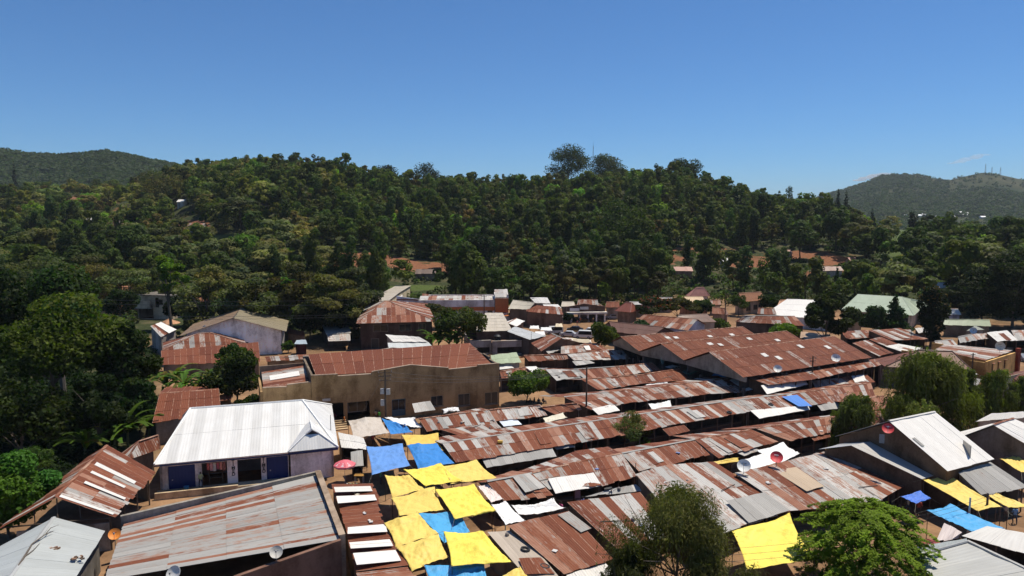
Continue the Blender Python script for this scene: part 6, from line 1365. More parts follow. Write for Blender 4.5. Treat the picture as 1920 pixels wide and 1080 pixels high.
dish("pale satellite dish at the right end of the largest hall eave", 1567, 672, 5.6, 1.5, (.78, .75, .70), (-.25, -.75, .6), None, 1.0)
dish("small white satellite dish on the pale barn", 384, 615, 6.2, 1.1, (.8, .8, .78), (-.3, -.9, .3), None, 1.0)
dish("round cream satellite dish on the ochre building", 1875, 649, 6.2, 1.6, (.75, .7, .55), (-.4, -.9, .2), (.35, .25, .1), 1.2)
dish("white satellite dish before the green-grey long building", 1825, 620, 3.6, 1.5, (.8, .8, .78), (-.5, -.8, .35), None, 1.6)
dish("turquoise dish under the middle warehouse gable", 1240, 676, 4.0, 1.4, (.25, .5, .48), (.9, -.5, .2), None, 1.4)
def umbrella():
    c = P(647, 906, 0); t = root('market_umbrella', "pink market umbrella with white marks beside the white-roofed shop", 'umbrella', c); z = 2.2; r_ = 1.25; cm = MB(); n = 8
    apx = xy(c, z + .55); rim = [xy(c, z) + V((r_ * math.cos(6.283 * k / n + .39), r_ * math.sin(6.283 * k / n + .39), 0)) for k in range(n)]
    mid = [p.lerp(apx, .5) + V((0, 0, .07)) for p in rim]; col = (.66, .14, .17)
    for k in range(n):
        j = (k + 1) % n; cm.face([rim[k], rim[j], mid[j], mid[k]], col); cm.face([mid[k], mid[j], apx], col); lo = V((0, 0, -.2)); cm.face([rim[k] + lo, rim[j] + lo, rim[j], rim[k]], (.6, .12, .2) if k % 2 else (.72, .3, .28))
    cm.build('canopy', 'tarp', t)
    mm = MB()
    for k in (4, 5, 6):
        j = (k + 1) % n; nrm = (rim[j] - rim[k]).cross(mid[k] - rim[k]).normalized() * .012; nrm = nrm if nrm.z > 0 else -nrm
        def f(a, b_): return rim[k].lerp(rim[j], a).lerp(mid[k].lerp(mid[j], a), b_) + nrm
        for a0, a1, b0, b1 in ((.3, .7, .2, .32), (.36, .64, .42, .54), (.42, .58, .7, .92)): mm.prism([f(a0, b0), f(a1, b0), f(a1, b1), f(a0, b1)], (0, 0, .006), (.85, .72, .74))
    mm.build('marking', 'plain', t); pm = MB(); pm.tube([c, xy(c, z + .5)], .03, (.5, .5, .5), 6); pm.build('pole', 'plain', t)
    tb = root('small_table', "small brown-topped table on white legs beside the pink umbrella", 'table', P(674, 906)); q = P(674, 906); a = MB(); a.box(xy(q, .95), (1.1, .7, .06), (.3, .17, .05)); a.build('tabletop', 'wall', tb)
    for sx, sy in ((-.45, -.25), (.45, -.25), (.45, .25), (-.45, .25)): l = MB(); l.tube([xy(q) + V((sx, sy, 0)), xy(q, .92) + V((sx, sy, 0))], .03, (.6, .58, .55), 5); l.build('leg', 'plain', tb)
umbrella()
rr = random.Random(5); hp = MB()
c = P(662, 925, 0); pt_ = root('produce_table', "table heaped with coloured produce between strip roofs and yellow sheets", 'table', c); b_ = MB(); b_.box(xy(c, .8), (1.8, 1.0, .07), (.2, .14, .1)); b_.build('tabletop', 'wall', pt_)
for sx, sy in ((-.8, -.4), (.8, -.4), (.8, .4), (-.8, .4)): l = MB(); l.tube([xy(c) + V((sx, sy, 0)), xy(c, .77) + V((sx, sy, 0))], .03, (.2, .14, .1), 5); l.build('leg', 'wall', pt_)
for k in range(9):
    hp = MB(); q = xy(c, .84) + V((-.7 + .35 * (k % 5), -.25 + .5 * (k // 5), 0)); col = rr.choice(((.5, .45, .1), (.1, .3, .2), (.55, .15, .06), (.6, .55, .45), (.1, .25, .35)))
    hp.tube([q, q + V((0, 0, .1)), q + V((0, 0, .2))], [.17, .14, .04], col, 7); tag(hp.build('produce_heap', 'plain'), "small heap of produce on the table beside the yellow sheets", 'produce', 'heaps of produce on the table')
yb = MB(); q = P(938, 829, 3.05); yb.tube([q - V((.3, 0, -.05)), q + V((.3, 0, .05))], [.22, .18], (.7, .42, .05), 8); tag(yb.build('plastic_can', 'plain'), "yellow plastic can thrown on the mottled stall roof", 'plastic can')
og = MB(); q = P(1097, 846, 0); og.tube([xy(q, .2), xy(q, 1.0), xy(q, 1.7)], [.4, .22, .1], (.65, .09, .03), 8); tag(og.build('hanging_cloth', 'tarp'), "orange cloth hanging under the deep rust stall", 'cloth')
pc = MB(); q = P(1083, 948, 0); pc.slab(q - V((.28, 0, 0)), q + V((.28, 0, 0)), .35, 2.1, .05, (.42, .30, .42)); tag(pc.build('hanging_cloth', 'tarp'), "mauve cloth hanging below the bright white awning", 'cloth')
# ---------------------------------------------------------------- poles and wires
_, pA = pole("tall bare utility pole in the middle of the market rows", 1099, 795, 688, .15, arms=[(.3, 1.6, .4)])
_, pB = pole("dark utility pole with a crossbar by the largest hall", 1521, 745, 667, .15, arms=[(.4, 1.4, .4), (.9, 1.2, .4)])
pw, pC = pole("utility pole with grey boxes before the brown warehouse", 724, 812, 693, .16, arms=[(.4, 2.0, .35), (.9, 1.8, .35), (1.5, 1.6, .35)])
for dx, dz, h in ((-.38, 3.0, .75), (.42, 3.05, .8), (-.38, 4.6, .8)):
    m_ = MB(); m_.box(V((pC.x + dx, pC.y - .15, pC.z - dz)), (.5, .4, h), (.40, .38, .35)); m_.build('meter_box', 'plain', pw)
_, pD = pole("thin dark pole with an aerial beside the grey wide roof", 1191, 925, 868, .05, (.06, .05, .045))
_, pE = pole("pale leaning pole at the edge of the large blue sheet", 1814, 1010, 933, .11, (.55, .5, .45))
_, pF = pole("dark pole standing beside the yellow awning sheet", 1847, 1000, 925, .13, (.06, .05, .06))
_, pG = pole("utility pole in front of the brown hipped house", 1821, 716, 662, .15, arms=[(.3, 1.2, .4)])
_, pH = pole("thin pole right of the white-roofed shop", 622, 868, 778, .05, (.08, .07, .07))
_, pI = pole("utility pole among the houses behind the halls", 1359, 612, 550, .16)
_, pJ = pole("utility pole in front of the orange shop block", 908, 612, 553, .16, arms=[(.4, 1.6, .3)])
_, pK = pole("thin pole beside the concrete building", 996, 668, 622, .05)
_, pL = pole("thin pole on the rusty roofs right of the largest hall", 1706, 668, 616, .07, (.1, .08, .08))
_, pM = pole("pole at the right end of the orange shop block", 928, 612, 560, .14)
wl_ = "thin dark overhead wire crossing the trees at the left"
for k, (y0, y1) in enumerate(((551, 562), (557, 571), (580, 590), (588, 594))):
    wire(wl_, atY(-120, y0, 128), atY(655, y1, 150), .8, .03, (.10, .095, .09))
ww = "thin overhead wire running from the warehouse pole to the market pole"
for k in range(3): wire(ww, pC + V((.8 - .8 * k, 0, -.4 - .55 * k)), pA + V((0, 0, -.3 - .1 * k)), .9, .022, (.16, .14, .12))
wire("stay wire slanting from the warehouse pole to the ground", pC + V((0, -.1, -.5)), P(664, 800, 0), .0, .02, (.2, .18, .15))
for k in range(3): wire("thin wire crossing the yellow canopy at the front", atY(1240, 1034 + 12 * k, 52), atY(1560, 1010 + 12 * k, 52), .2, .012, (.06, .06, .06))
for k in range(2): wire("thin wire between the two poles over the blue sheet", atY(1600, 990 + 12 * k, 56), pF + V((0, 0, -.3 - .4 * k)), .3, .012, (.05, .05, .05))
wire("overhead wire from the dark hall pole to the pole by the brown house", pB + V((0, 0, -.4)), pG + V((0, 0, -.3)), .8, .02, (.06, .06, .06))

for k, (px, py, w_, c_, lb) in enumerate(((1002, 617, 20, (.74, .72, .68), "white canopy at the left end of the market square"), (1024, 620, 24, (.70, .69, .66), "greyish white canopy before the parked vans"), (1048, 613, 16, (.62, .52, .36), "tan canopy among the people on the square"), (1070, 641, 26, (.66, .55, .36), "tan cloth canopy in front of the silver car"), (1012, 628, 22, (.72, .71, .7), "white canopy behind the sloping grey roof"), (1100, 644, 20, (.7, .66, .6), "pale canopy left of the round roadside tree"))):
    tarp(lb, [(px - w_ / 2, py, 2.3), (px + w_ / 2, py + 1, 2.3), (px + w_ / 2 - 2, py - 6, 2.5), (px - w_ / 2 + 2, py - 6, 2.5)], c_, .1, [(.5, .5, .45, 3)], 'canopies on the market square', name='canopy', cat='canopy', n=10)
# ---------------------------------------------------------------- vehicles and people on the market square
VC = [("white van parked behind the low stalls of the square", 1094, 634, 'van', (.72, .72, .70), 2.9), ("silver car parked left of the white van", 1066, 631, 'car', (.45, .46, .48), 2.9), ("white pickup truck at the left of the square", 1014, 607, 'truck', (.7, .7, .68), 3.0),
      ("black car under the pillared veranda", 1094, 604, 'car', (.012, .012, .015), .2), ("dark blue pickup truck right of the pillared veranda", 1126, 602, 'truck', (.02, .025, .04), .1), ("grey saloon car beside the red hipped roof", 1150, 598, 'car', (.35, .38, .42), .2),
      ("white van at the left edge of the parked row", 1038, 626, 'van', (.68, .67, .64), 3.3), ("white van half hidden by the round roadside tree", 1110, 629, 'van', (.7, .7, .69), 2.8), ("black car behind the silver car", 1078, 622, 'car', (.015, .015, .018), 3.0),
      ("white saloon car parked before the long green-grey building", 1789, 625, 'car', (.66, .66, .66), 1.2), ("silver car at the frame edge behind the ochre building", 1914, 676, 'car', (.3, .32, .35), 1.6)]
for lb, px, py, kd, c_, rz in VC:
    p = P(px, py); car(lb, (p.x, p.y, height(p.x, p.y)), rz, c_, kd)
PP = [("person in yellow standing near the brown shop row", 1030, 611, (.5, .36, .08), (.12, .1, .08)), ("person in black standing behind the parked silver car", 1046, 624, (.015, .015, .02), (.02, .02, .02)), ("person in white walking across the square", 1052, 614, (.6, .58, .55), (.05, .05, .08)),
      ("person in a red top standing beside the black car", 1082, 612, (.3, .05, .05), (.25, .22, .2)), ("person in orange before the pillared veranda", 1088, 606, (.5, .16, .06), (.06, .05, .05)), ("person in tan near the right of the veranda", 1112, 606, (.45, .28, .12), (.08, .07, .06)),
      ("person in pale clothes by the left pillars", 1072, 607, (.55, .5, .46), (.3, .28, .26)), ("person in grey beside the white pickup truck", 1020, 603, (.3, .3, .32), (.06, .06, .07))]
for k, (lb, px, py, s_, tr_) in enumerate(PP): person(lb, P(px, py), s_, tr_, k * 1.3, k % 2)
for k, (px, py, s_, lb) in enumerate(((700, 836, (.5, .1, .1), "person in dark red below the off-white tent"), (643, 858, (.1, .2, .45), "person in blue by the corner of the white-roofed shop"), (676, 890, (.6, .58, .5), "person in cream behind the small brown-topped table"), (714, 908, (.1, .35, .2), "person in green at the left edge of the yellow sheets"),
    (720, 893, (.6, .3, .08), "person in orange under the faded blue tarpaulin's edge"), (1052, 972, (.55, .1, .25), "person in magenta below the sagging white sheet"), (1092, 962, (.1, .12, .3), "person in navy under the bright white awning"), (1126, 954, (.6, .5, .15), "person in mustard right of the mauve cloth"),
    (1702, 962, (.5, .48, .45), "person in grey below the blue and white counter"), (1722, 968, (.45, .08, .06), "person in red beside the large blue sheet"), (1884, 974, (.6, .45, .4), "person in pink under the right hand yellow sheets"), (1902, 982, (.15, .3, .5), "person in light blue under the right hand yellow sheets"),
    (704, 962, (.4, .2, .4), "person in purple between strip roofs and yellow sheets"), (1905, 968, (.55, .53, .5), "person in white at the right frame edge"))): person(lb, P(px, py), s_, ((.04, .035, .05), (.12, .08, .06), (.03, .05, .09))[k % 3], k * 1.7, k % 3)
for k, px in enumerate((993, 1001, 1010, 1019)):
    person("dark clothed person sitting in the shade of the acacia on the sandy yard", P(px, 757 - (k % 2)), ((.02, .02, .03), (.05, .02, .02), (.02, .03, .05), (.04, .03, .02))[k], (.03, .025, .03), 1 + k, 3, 'people in the shade of the acacia')
for k, (px, py, s_, lb) in enumerate(((705, 782, (.55, .35, .2), "person in tan beside the white tent's peak"), (712, 783, (.1, .45, .05), "person in bright green behind the white tent"), (646, 792, (.65, .2, .03), "person in orange at the top of the stone steps"))): person(lb, P(px, py + 8), s_, (.05, .04, .04), k, 2)

rd = random.Random(404); near_roofs = [q for q in ROOFS if q[5] == 'market stall' and q[0].y < 125]
for k in range(64):
    A, B, C, D, lb, _ = near_roofs[rd.randrange(len(near_roofs))]; u, v = rd.uniform(.05, .95), rd.uniform(.1, .92); p = A.lerp(B, u).lerp(D.lerp(C, u), v) + V((0, 0, .09)); m_ = MB(); kd = k % 4; d = (B - A).normalized(); e = (D - A).normalized()
    if kd == 0:
        s_ = rd.uniform(.1, .2); m_.tube([p - V((0, 0, .03)), p + V((0, 0, s_ * .7)), p + V((.02, 0, s_ * 1.1))], [s_, s_ * .85, s_ * .35], rd.choice(((.3, .27, .24), (.22, .19, .17), (.38, .33, .28))), 6); nm_, l_ = 'roof_stone', "loose stone weighing down a sheet of a market roof"
    elif kd == 1:
        q = d * rd.uniform(.5, 1.4) + e * rd.uniform(-.5, .5); m_.tube([p - q + V((0, 0, .03)), p + q + V((0, 0, .03))], .04, rd.choice(((.2, .15, .1), (.32, .26, .2), (.12, .09, .07))), 5); nm_, l_ = 'timber_pole', "loose length of timber lying on a market roof"
    elif kd == 2:
        n_ = 12; rr_ = .3; pts = [p + d * (rr_ * math.cos(6.283 * i / n_)) + e * (rr_ * math.sin(6.283 * i / n_)) + V((0, 0, .06)) for i in range(n_ + 1)]; m_.tube(pts, .09, (.025, .025, .026), 6); nm_, l_ = 'old_tyre', "old black tyre thrown on a market roof"
        if k > 24: m_ = MB(); m_.box(p + V((0, 0, .02)), (rd.uniform(.3, .6), rd.uniform(.2, .4), .05), rd.choice(((.6, .58, .55), (.5, .45, .35), (.15, .2, .4))), rd.uniform(0, 3)); nm_, l_ = 'plastic_scrap', "scrap of plastic lying on a market roof"
    else:
        for _ in range(5): m_.box(p + V((rd.uniform(-.3, .3), rd.uniform(-.2, .2), rd.uniform(.02, .06))), (rd.uniform(.1, .4), rd.uniform(.08, .25), .06), rd.choice(((.6, .58, .55), (.45, .36, .28), (.2, .14, .1), (.5, .5, .52))), rd.uniform(0, 3)); nm_, l_ = 'rag_heap', "heap of pale rags and scraps on a market roof"
        nm_ = 'rag_heap'
    tag(m_.build(nm_, 'plain'), l_, {'roof_stone': 'stone', 'timber_pole': 'timber', 'old_tyre': 'tyre', 'plastic_scrap': 'scrap', 'rag_heap': 'rags'}[nm_], {'roof_stone': 'stones on the market roofs', 'timber_pole': 'timbers on the market roofs', 'old_tyre': 'tyres on the market roofs', 'plastic_scrap': 'plastic scraps on the market roofs', 'rag_heap': 'rags on the market roofs'}[nm_])
# ---------------------------------------------------------------- trees near the camera
def nt(label, xc, yb, yt, yc, wpx, kind, col, n, leaf, **kw):
    b_ = P(xc, yb, 0); Y = b_.y; zt = atY(xc, yt, Y).z; zb = max(.3, atY(xc, yc, Y).z)
    return tree(label, (b_.x, Y, 0), wpx * Y / FPX, zt - zb, zb, kind, col, n, leaf, **kw)
DG, MG, LG, YG, OL = (.032, .052, .016), (.036, .062, .015), (.085, .15, .02), (.085, .105, .016), (.062, .066, .026)
nt("broad-crowned tree with a yellow-green top at the left edge", 105, 812, 573, 730, 290, 'round', (.044, .058, .013), 12000, .30, seed=11, extra=((.062, .076, .013), 3000, .5))
nt("tall glossy dark tree at the upper left frame edge", -12, 770, 432, 660, 125, 'tall', DG, 6000, .34, seed=12)
nt("glossy dark tree behind the yellow-green crown", 120, 745, 500, 610, 190, 'round', DG, 6500, .34, seed=13)
nt("dark tree right of the yellow-green crown", 243, 800, 585, 770, 120, 'round', (.03, .048, .015), 6000, .3, seed=14)
nt("dark spreading tree below the yellow-green crown", 40, 870, 690, 850, 230, 'round', (.022, .036, .011), 6500, .28, seed=15)
nt("dark tree behind the banana plants at the left", 190, 850, 690, 840, 160, 'loose', (.022, .036, .012), 6000, .26, seed=16)
nt("dark tree filling the gap left of the rusty roofed house", 262, 812, 700, 800, 90, 'round', (.018, .032, .01), 4000, .26, seed=17)
nt("bright green leafy hedge mound at the left edge", 20, 1015, 850, 1010, 190, 'round', (.06, .12, .018), 26000, .19, seed=18, name='hedge', cat='hedge', up=.8, inner=.2)
nt("coarse grassy clump on top of the hedge mound", 62, 960, 838, 890, 80, 'loose', (.075, .11, .03), 1200, .34, seed=19, name='grass_clump', cat='plant', asp=.12, up=.4)
nt("bushy tree with light tips in front of the rusty lean-to", 440, 765, 652, 755, 120, 'round', (.046, .062, .018), 7000, .26, seed=20, extra=((.10, .11, .025), 900, .3))
nt("low bush under the light-tipped bushy tree", 470, 778, 745, 775, 70, 'round', (.04, .06, .016), 3000, .24, seed=53, name='bush', cat='bush')
nt("dark bush standing over the rusty lean-to", 435, 745, 648, 690, 60, 'loose', (.03, .05, .013), 2500, .25, seed=21, name='bush', cat='bush')
nt("dark round tree between the two-storey house and the cream roof", 862, 662, 570, 640, 100, 'round', (.034, .048, .015), 6500, .3, seed=22)
nt("round acacia with a bent trunk on the sandy yard", 985, 757, 697, 744, 104, 'round', (.052, .08, .018), 7500, .22, seed=23, inner=.3, dy=.8, extra=((.07, .10, .02), 1500, .3))
nt("round olive-green roadside tree at the edge of the square", 1131, 668, 602, 655, 64, 'round', (.06, .08, .018), 5500, .26, seed=24)
nt("grey-green shrub growing between two stall rows", 1178, 836, 776, 834, 104, 'loose', (.066, .076, .032), 5200, .14, seed=25, name='shrub', cat='shrub', asp=.4)
nt("small bright shrub at the foot of the grey-green shrub", 1208, 838, 822, 836, 26, 'loose', (.09, .13, .02), 1000, .12, seed=26, name='shrub', cat='shrub')
b_ = P(1262, 1150); willow("large drooping tree at the bottom of the frame", (b_.x, b_.y, 0), 15.0, 9.7, .4, (.095, .089, .035), 60000, 27, leaf=.17, droop=3.3)
b_ = P(1180, 1190); willow("smaller drooping tree left of the large one at the bottom", (b_.x, b_.y, 0), 5.4, 6.6, .4, (.095, .089, .036), 11000, 28, leaf=.18, droop=1.9)
b_ = P(1728, 830); willow("broad willow in front of the brown hipped house", (b_.x, b_.y, 0), 14.8, 11.2, 1, (.11, .125, .038), 36000, 29, leaf=.30, droop=3.6)
b_ = P(1605, 842); willow("narrow willow left of the brick hall", (b_.x, b_.y, 0), 7.2, 6.6, .5, (.11, .125, .038), 16000, 30, leaf=.26, droop=2.6)
b_ = P(1862, 790); willow("small round willow at the right edge", (b_.x, b_.y, 0), 7.4, 7.2, .5, (.11, .13, .036), 18000, 31, leaf=.25, droop=2.2)
b_ = P(1915, 790); willow("small willow cut by the right frame edge", (b_.x, b_.y, 0), 6.0, 6.0, .5, (.11, .125, .04), 14000, 32, leaf=.25, droop=2.0)
b_ = P(1803, 800); willow("loose willow with a bare leaning limb", (b_.x, b_.y, 0), 6.5, 8.0, .5, (.085, .10, .032), 13000, 33, leaf=.25, droop=2.4)
b_ = P(1622, 1118); feather("feathery bright green tree with layered sprays at the front", (b_.x, b_.y, 0), 13.2, 6.5, 1.0, (.22, .31, .034), 34, 430, 130)
nt("dark spreading tree in front of the big white roof", 1548, 655, 548, 648, 112, 'loose', (.034, .048, .016), 9000, .34, seed=35)
nt("dark pine with tiers beside the school", 1676, 632, 557, 620, 62, 'cone', (.024, .042, .018), 4500, .3, seed=36, inner=.2)
nt("bushy dark tree in front of the school", 1640, 630, 572, 622, 62, 'round', (.024, .044, .016), 4200, .3, seed=37)
nt("tall dark thuja with brown tips right of the school", 1744, 650, 543, 628, 60, 'tall', (.018, .027, .010), 6500, .3, seed=38, extra=((.085, .05, .022), 350, .6))
nt("round dark bush under the tall thuja", 1752, 652, 620, 650, 24, 'round', (.018, .03, .01), 1500, .25, seed=39, name='bush', cat='bush')
nt("low bright green bush beside the largest hall", 1470, 640, 608, 634, 60, 'round', (.07, .12, .018), 3000, .26, seed=40, name='bush', cat='bush')
nt("small dark tree before the dark rusty house", 1202, 634, 603, 627, 44, 'round', (.024, .045, .017), 2600, .28, seed=41)
nt("round green bush before the long orange-rusty roof", 1286, 628, 602, 622, 46, 'round', (.04, .07, .016), 2600, .28, seed=42, name='bush', cat='bush')
nt("olive bush behind the rearmost market hall", 1340, 622, 600, 618, 56, 'round', (.052, .07, .018), 2600, .28, seed=43, name='bush', cat='bush')
nt("spreading flame tree with a few red flowers behind the square", 1222, 604, 556, 596, 96, 'flat', (.044, .045, .02), 4200, .4, seed=44, extra=((.22, .05, .05), 160, .5))
nt("spreading brownish tree behind the long rusty roof", 1272, 602, 560, 594, 90, 'flat', (.05, .05, .022), 4000, .4, seed=45)
nt("dark tree behind the timber-roofed house", 1316, 600, 560, 592, 50, 'round', DG, 2200, .4, seed=46)
nt("palm-like tree before the orange tile villa", 1385, 592, 556, 582, 46, 'loose', (.045, .06, .02), 1600, .5, seed=47, asp=.2)
nt("dark round tree right of the orange tile villa", 1450, 590, 552, 580, 56, 'round', DG, 2600, .4, seed=48)
nt("small dark tree on the market square", 1064, 606, 588, 603, 26, 'round', (.02, .038, .012), 1500, .26, seed=49)
nt("dark low bush beside the white and orange block", 968, 602, 590, 600, 44, 'round', (.05, .05, .02), 1800, .3, seed=50, name='bush', cat='bush')
nt("brownish flat-topped tree before the white gable of the shop block", 800, 616, 566, 600, 84, 'flat', (.055, .056, .022), 3600, .32, seed=51)
nt("bush on the walled yard behind the warehouse", 540, 662, 640, 660, 26, 'round', (.05, .085, .02), 1200, .24, seed=52, name='bush', cat='bush')
# cedars on the right edge
for k, (lb, x, yb, yt, w_) in enumerate((("dark layered cedar, left one of the stand at the right edge", 1842, 613, 500, 110), ("dark layered cedar, tallest of the stand at the right edge", 1898, 616, 468, 130), ("dark layered cedar behind the long green-grey building", 1800, 600, 520, 80), ("dark cedar cut by the right frame edge", 1950, 616, 490, 120))):
    nt(lb, x, yb, yt, yb - 20, w_, 'layer', (.020, .027, .011), 6500, .42, seed=60 + k, up=.9, asp=.4, group='cedars at the right edge')
# flat-topped acacias on the left
AC = [(60, 600, 470, 520, 190), (165, 592, 468, 520, 190), (255, 590, 478, 530, 150), (395, 632, 490, 560, 150), (470, 640, 505, 572, 130), (545, 628, 490, 560, 150), (620, 640, 512, 585, 130), (660, 628, 500, 560, 110), (370, 632, 562, 600, 62), (440, 625, 560, 595, 60), (338, 592, 520, 590, 70)]
nm = ("farthest left", "second from the left", "with a brown underside above the block house", "above the ridge of the pale barn", "right of the barn ridge", "wide crowned, behind the two cypresses", "lower one left of the rusty hipped roof", "beside the cream block house", "small one left of the barn roof", "small one behind the barn ridge", "lower one right of the block house")
for k, (x, yb, yt, yc, w_) in enumerate(AC):
    nt("flat-topped acacia, " + nm[k], x, yb, yt, yb - 10, w_, 'acacia', ((.105, .105, .042), (.095, .088, .04))[k % 2], 7500, .38, seed=70 + k, name='acacia', group='flat-topped acacias', inner=.3, up=.8)
nt("lime green tree among the acacias above the block house", 322, 618, 478, 560, 66, 'loose', LG, 3400, .36, seed=90)
nt("lime green tree behind the right cypress", 540, 625, 522, 580, 60, 'loose', (.06, .12, .018), 2800, .34, seed=91)
nt("thin dark cypress, left of the pair behind the barn", 567, 632, 520, 610, 20, 'cone', (.014, .02, .009), 1800, .32, seed=92, group='cypresses behind the barn')
nt("thicker dark cypress, right of the pair behind the barn", 605, 632, 518, 612, 30, 'cone', (.016, .022, .010), 2200, .34, seed=93, group='cypresses behind the barn')
nt("dark tree filling the ground behind the barn", 640, 640, 560, 625, 90, 'round', (.02, .032, .011), 3500, .36, seed=94)
nt("dark tree right of the pale barn", 580, 640, 575, 628, 80, 'round', (.02, .03, .011), 3000, .36, seed=95)
nt("dark tree behind the unfinished block house", 345, 612, 552, 600, 70, 'round', (.02, .032, .011), 3000, .36, seed=96)
nt("dark tree left of the unfinished block house", 228, 620, 540, 600, 70, 'round', (.02, .034, .012), 3000, .36, seed=97)
# banana plants
BN = [(160, 868, 6.2, "banana plant standing alone over the open shed"), (240, 842, 7.4, "banana plant with the tallest leaves by the rusty roofed house"), (216, 850, 6.0, "low banana plant left of the tallest one"), (280, 824, 5.4, "banana plant against the white roof"),
      (312, 752, 7.2, "banana plant at the left of the clump below the lean-to"), (345, 757, 7.6, "banana plant in the middle of the clump below the lean-to"), (377, 752, 7.0, "banana plant at the right of the clump below the lean-to"), (330, 742, 8.0, "banana plant at the back of the clump below the lean-to"), (398, 745, 6.8, "banana plant touching the bushy tree"),
      (822, 664, 8.0, "banana plant beside the two-storey house"), (842, 667, 8.6, "banana plant in front of the dark round tree"), (856, 664, 7.6, "banana plant left of the concrete building"), (810, 655, 6.6, "banana plant at the corner of the two-storey house")]
for k, (x, y, h, lb) in enumerate(BN):
    p = P(x, y); banana(lb, (p.x, p.y, 0), h, 200 + k, nl=16)

# ---------------------------------------------------------------- the wooded hillside
PROTO = {}
def proto(kind, W_, H_, zb, shape, col, n, leaf, seed, **kw):
    r = np.random.default_rng(seed); rng = random.Random(seed); L = Leaves()
    kw.setdefault('out', 1.0); kw.setdefault('rnd', .33); kw.setdefault('inner', .62); blobs_leaves(L, r, lumps(rng, W_, H_, zb, shape), int(n * 3.6), leaf * .64, tuple(c * f_ for c, f_ in zip(col, (1.32, 1.36, 1.3))), **kw); Q, C = L.arrays()
    tm = MB(); limbs(tm, rng, H_, W_, max(zb, .8), .24 if shape != 'flat' else .3, 4, (.10, .08, .065)); tq = np.array([[tm.v[i] for i in (f if len(f) == 4 else (*f[:4],))][:4] for f in tm.f if len(f) >= 4]); tc = np.tile(np.array([.075, .06, .05]), (len(tq), 4, 1))
    lo = r.choice(len(Q), max(60, int(n * 1.05)), replace=False); Ql = Q[lo].copy(); m_ = Ql.mean(axis=1, keepdims=True); Ql = m_ + (Ql - m_) * 1.55
    PROTO.setdefault(kind, []).append((np.concatenate([Q, tq]), np.concatenate([C, tc]), np.concatenate([Ql, tq[:7]]), np.concatenate([C[lo], tc[:7]])))
for s_ in range(3): proto('broad', 10, 9.5, 2.6, 'round', (.038, .052, .013), 620, .62, 300 + s_, var=.13)
for s_ in range(3): proto('loose', 9, 10, 3.4, 'loose', (.046, .058, .015), 560, .60, 310 + s_, var=.14)
for s_ in range(3): proto('tall', 6.5, 14, 3.5, 'tall', (.040, .051, .016), 600, .55, 320 + s_, var=.13)
for s_ in range(2): proto('bright', 8.5, 8, 2.2, 'round', (.066, .115, .018), 560, .55, 330 + s_, var=.13)
for s_ in range(2): proto('conifer', 4.2, 13, 1.2, 'cone', (.020, .031, .013), 420, .5, 340 + s_, var=.18)
for s_ in range(2): proto('spreading', 13, 8.5, 3.4, 'flat', (.085, .085, .040), 560, .62, 350 + s_, var=.13, up=.8)
for s_ in range(2): proto('brown', 7.5, 9.5, 2.8, 'loose', (.060, .051, .027), 460, .52, 360 + s_, var=.14)
LAB = {'broad': "dark green round-crowned tree", 'loose': "mid green loose-crowned tree", 'tall': "tall narrow grey-green tree", 'bright': "bright light green tree", 'conifer': "dark pointed conifer", 'spreading': "flat spreading olive tree", 'brown': "brownish thin-leaved tree"}
def zone(px): return "on the lower slope above the acacias at the left" if px < 560 else "on the lower slope above the orange shop block" if px < 1000 else "on the lower slope behind the houses and halls" if px < 1500 else "on the lower slope behind the green roofed school"
KS = [215, 215, 215, 215, 215, 218, 220, 224, 226, 224, 228, 234, 238, 238, 234, 224, 208, 203, 203, 203]
HH = [(1764, 549, 26), (342, 384, 14), (371, 431, 30), (175, 417, 18), (224, 423, 14), (13, 412, 9), (497, 425, 16), (318, 480, 20), (880, 527, 26), (800, 522, 40), (1279, 517, 34), (1550, 515, 50), (1357, 498, 12), (1475, 482, 14), (1595, 497, 14), (1312, 548, 40), (1400, 560, 70), (1300, 562, 56), (1345, 582, 30)]
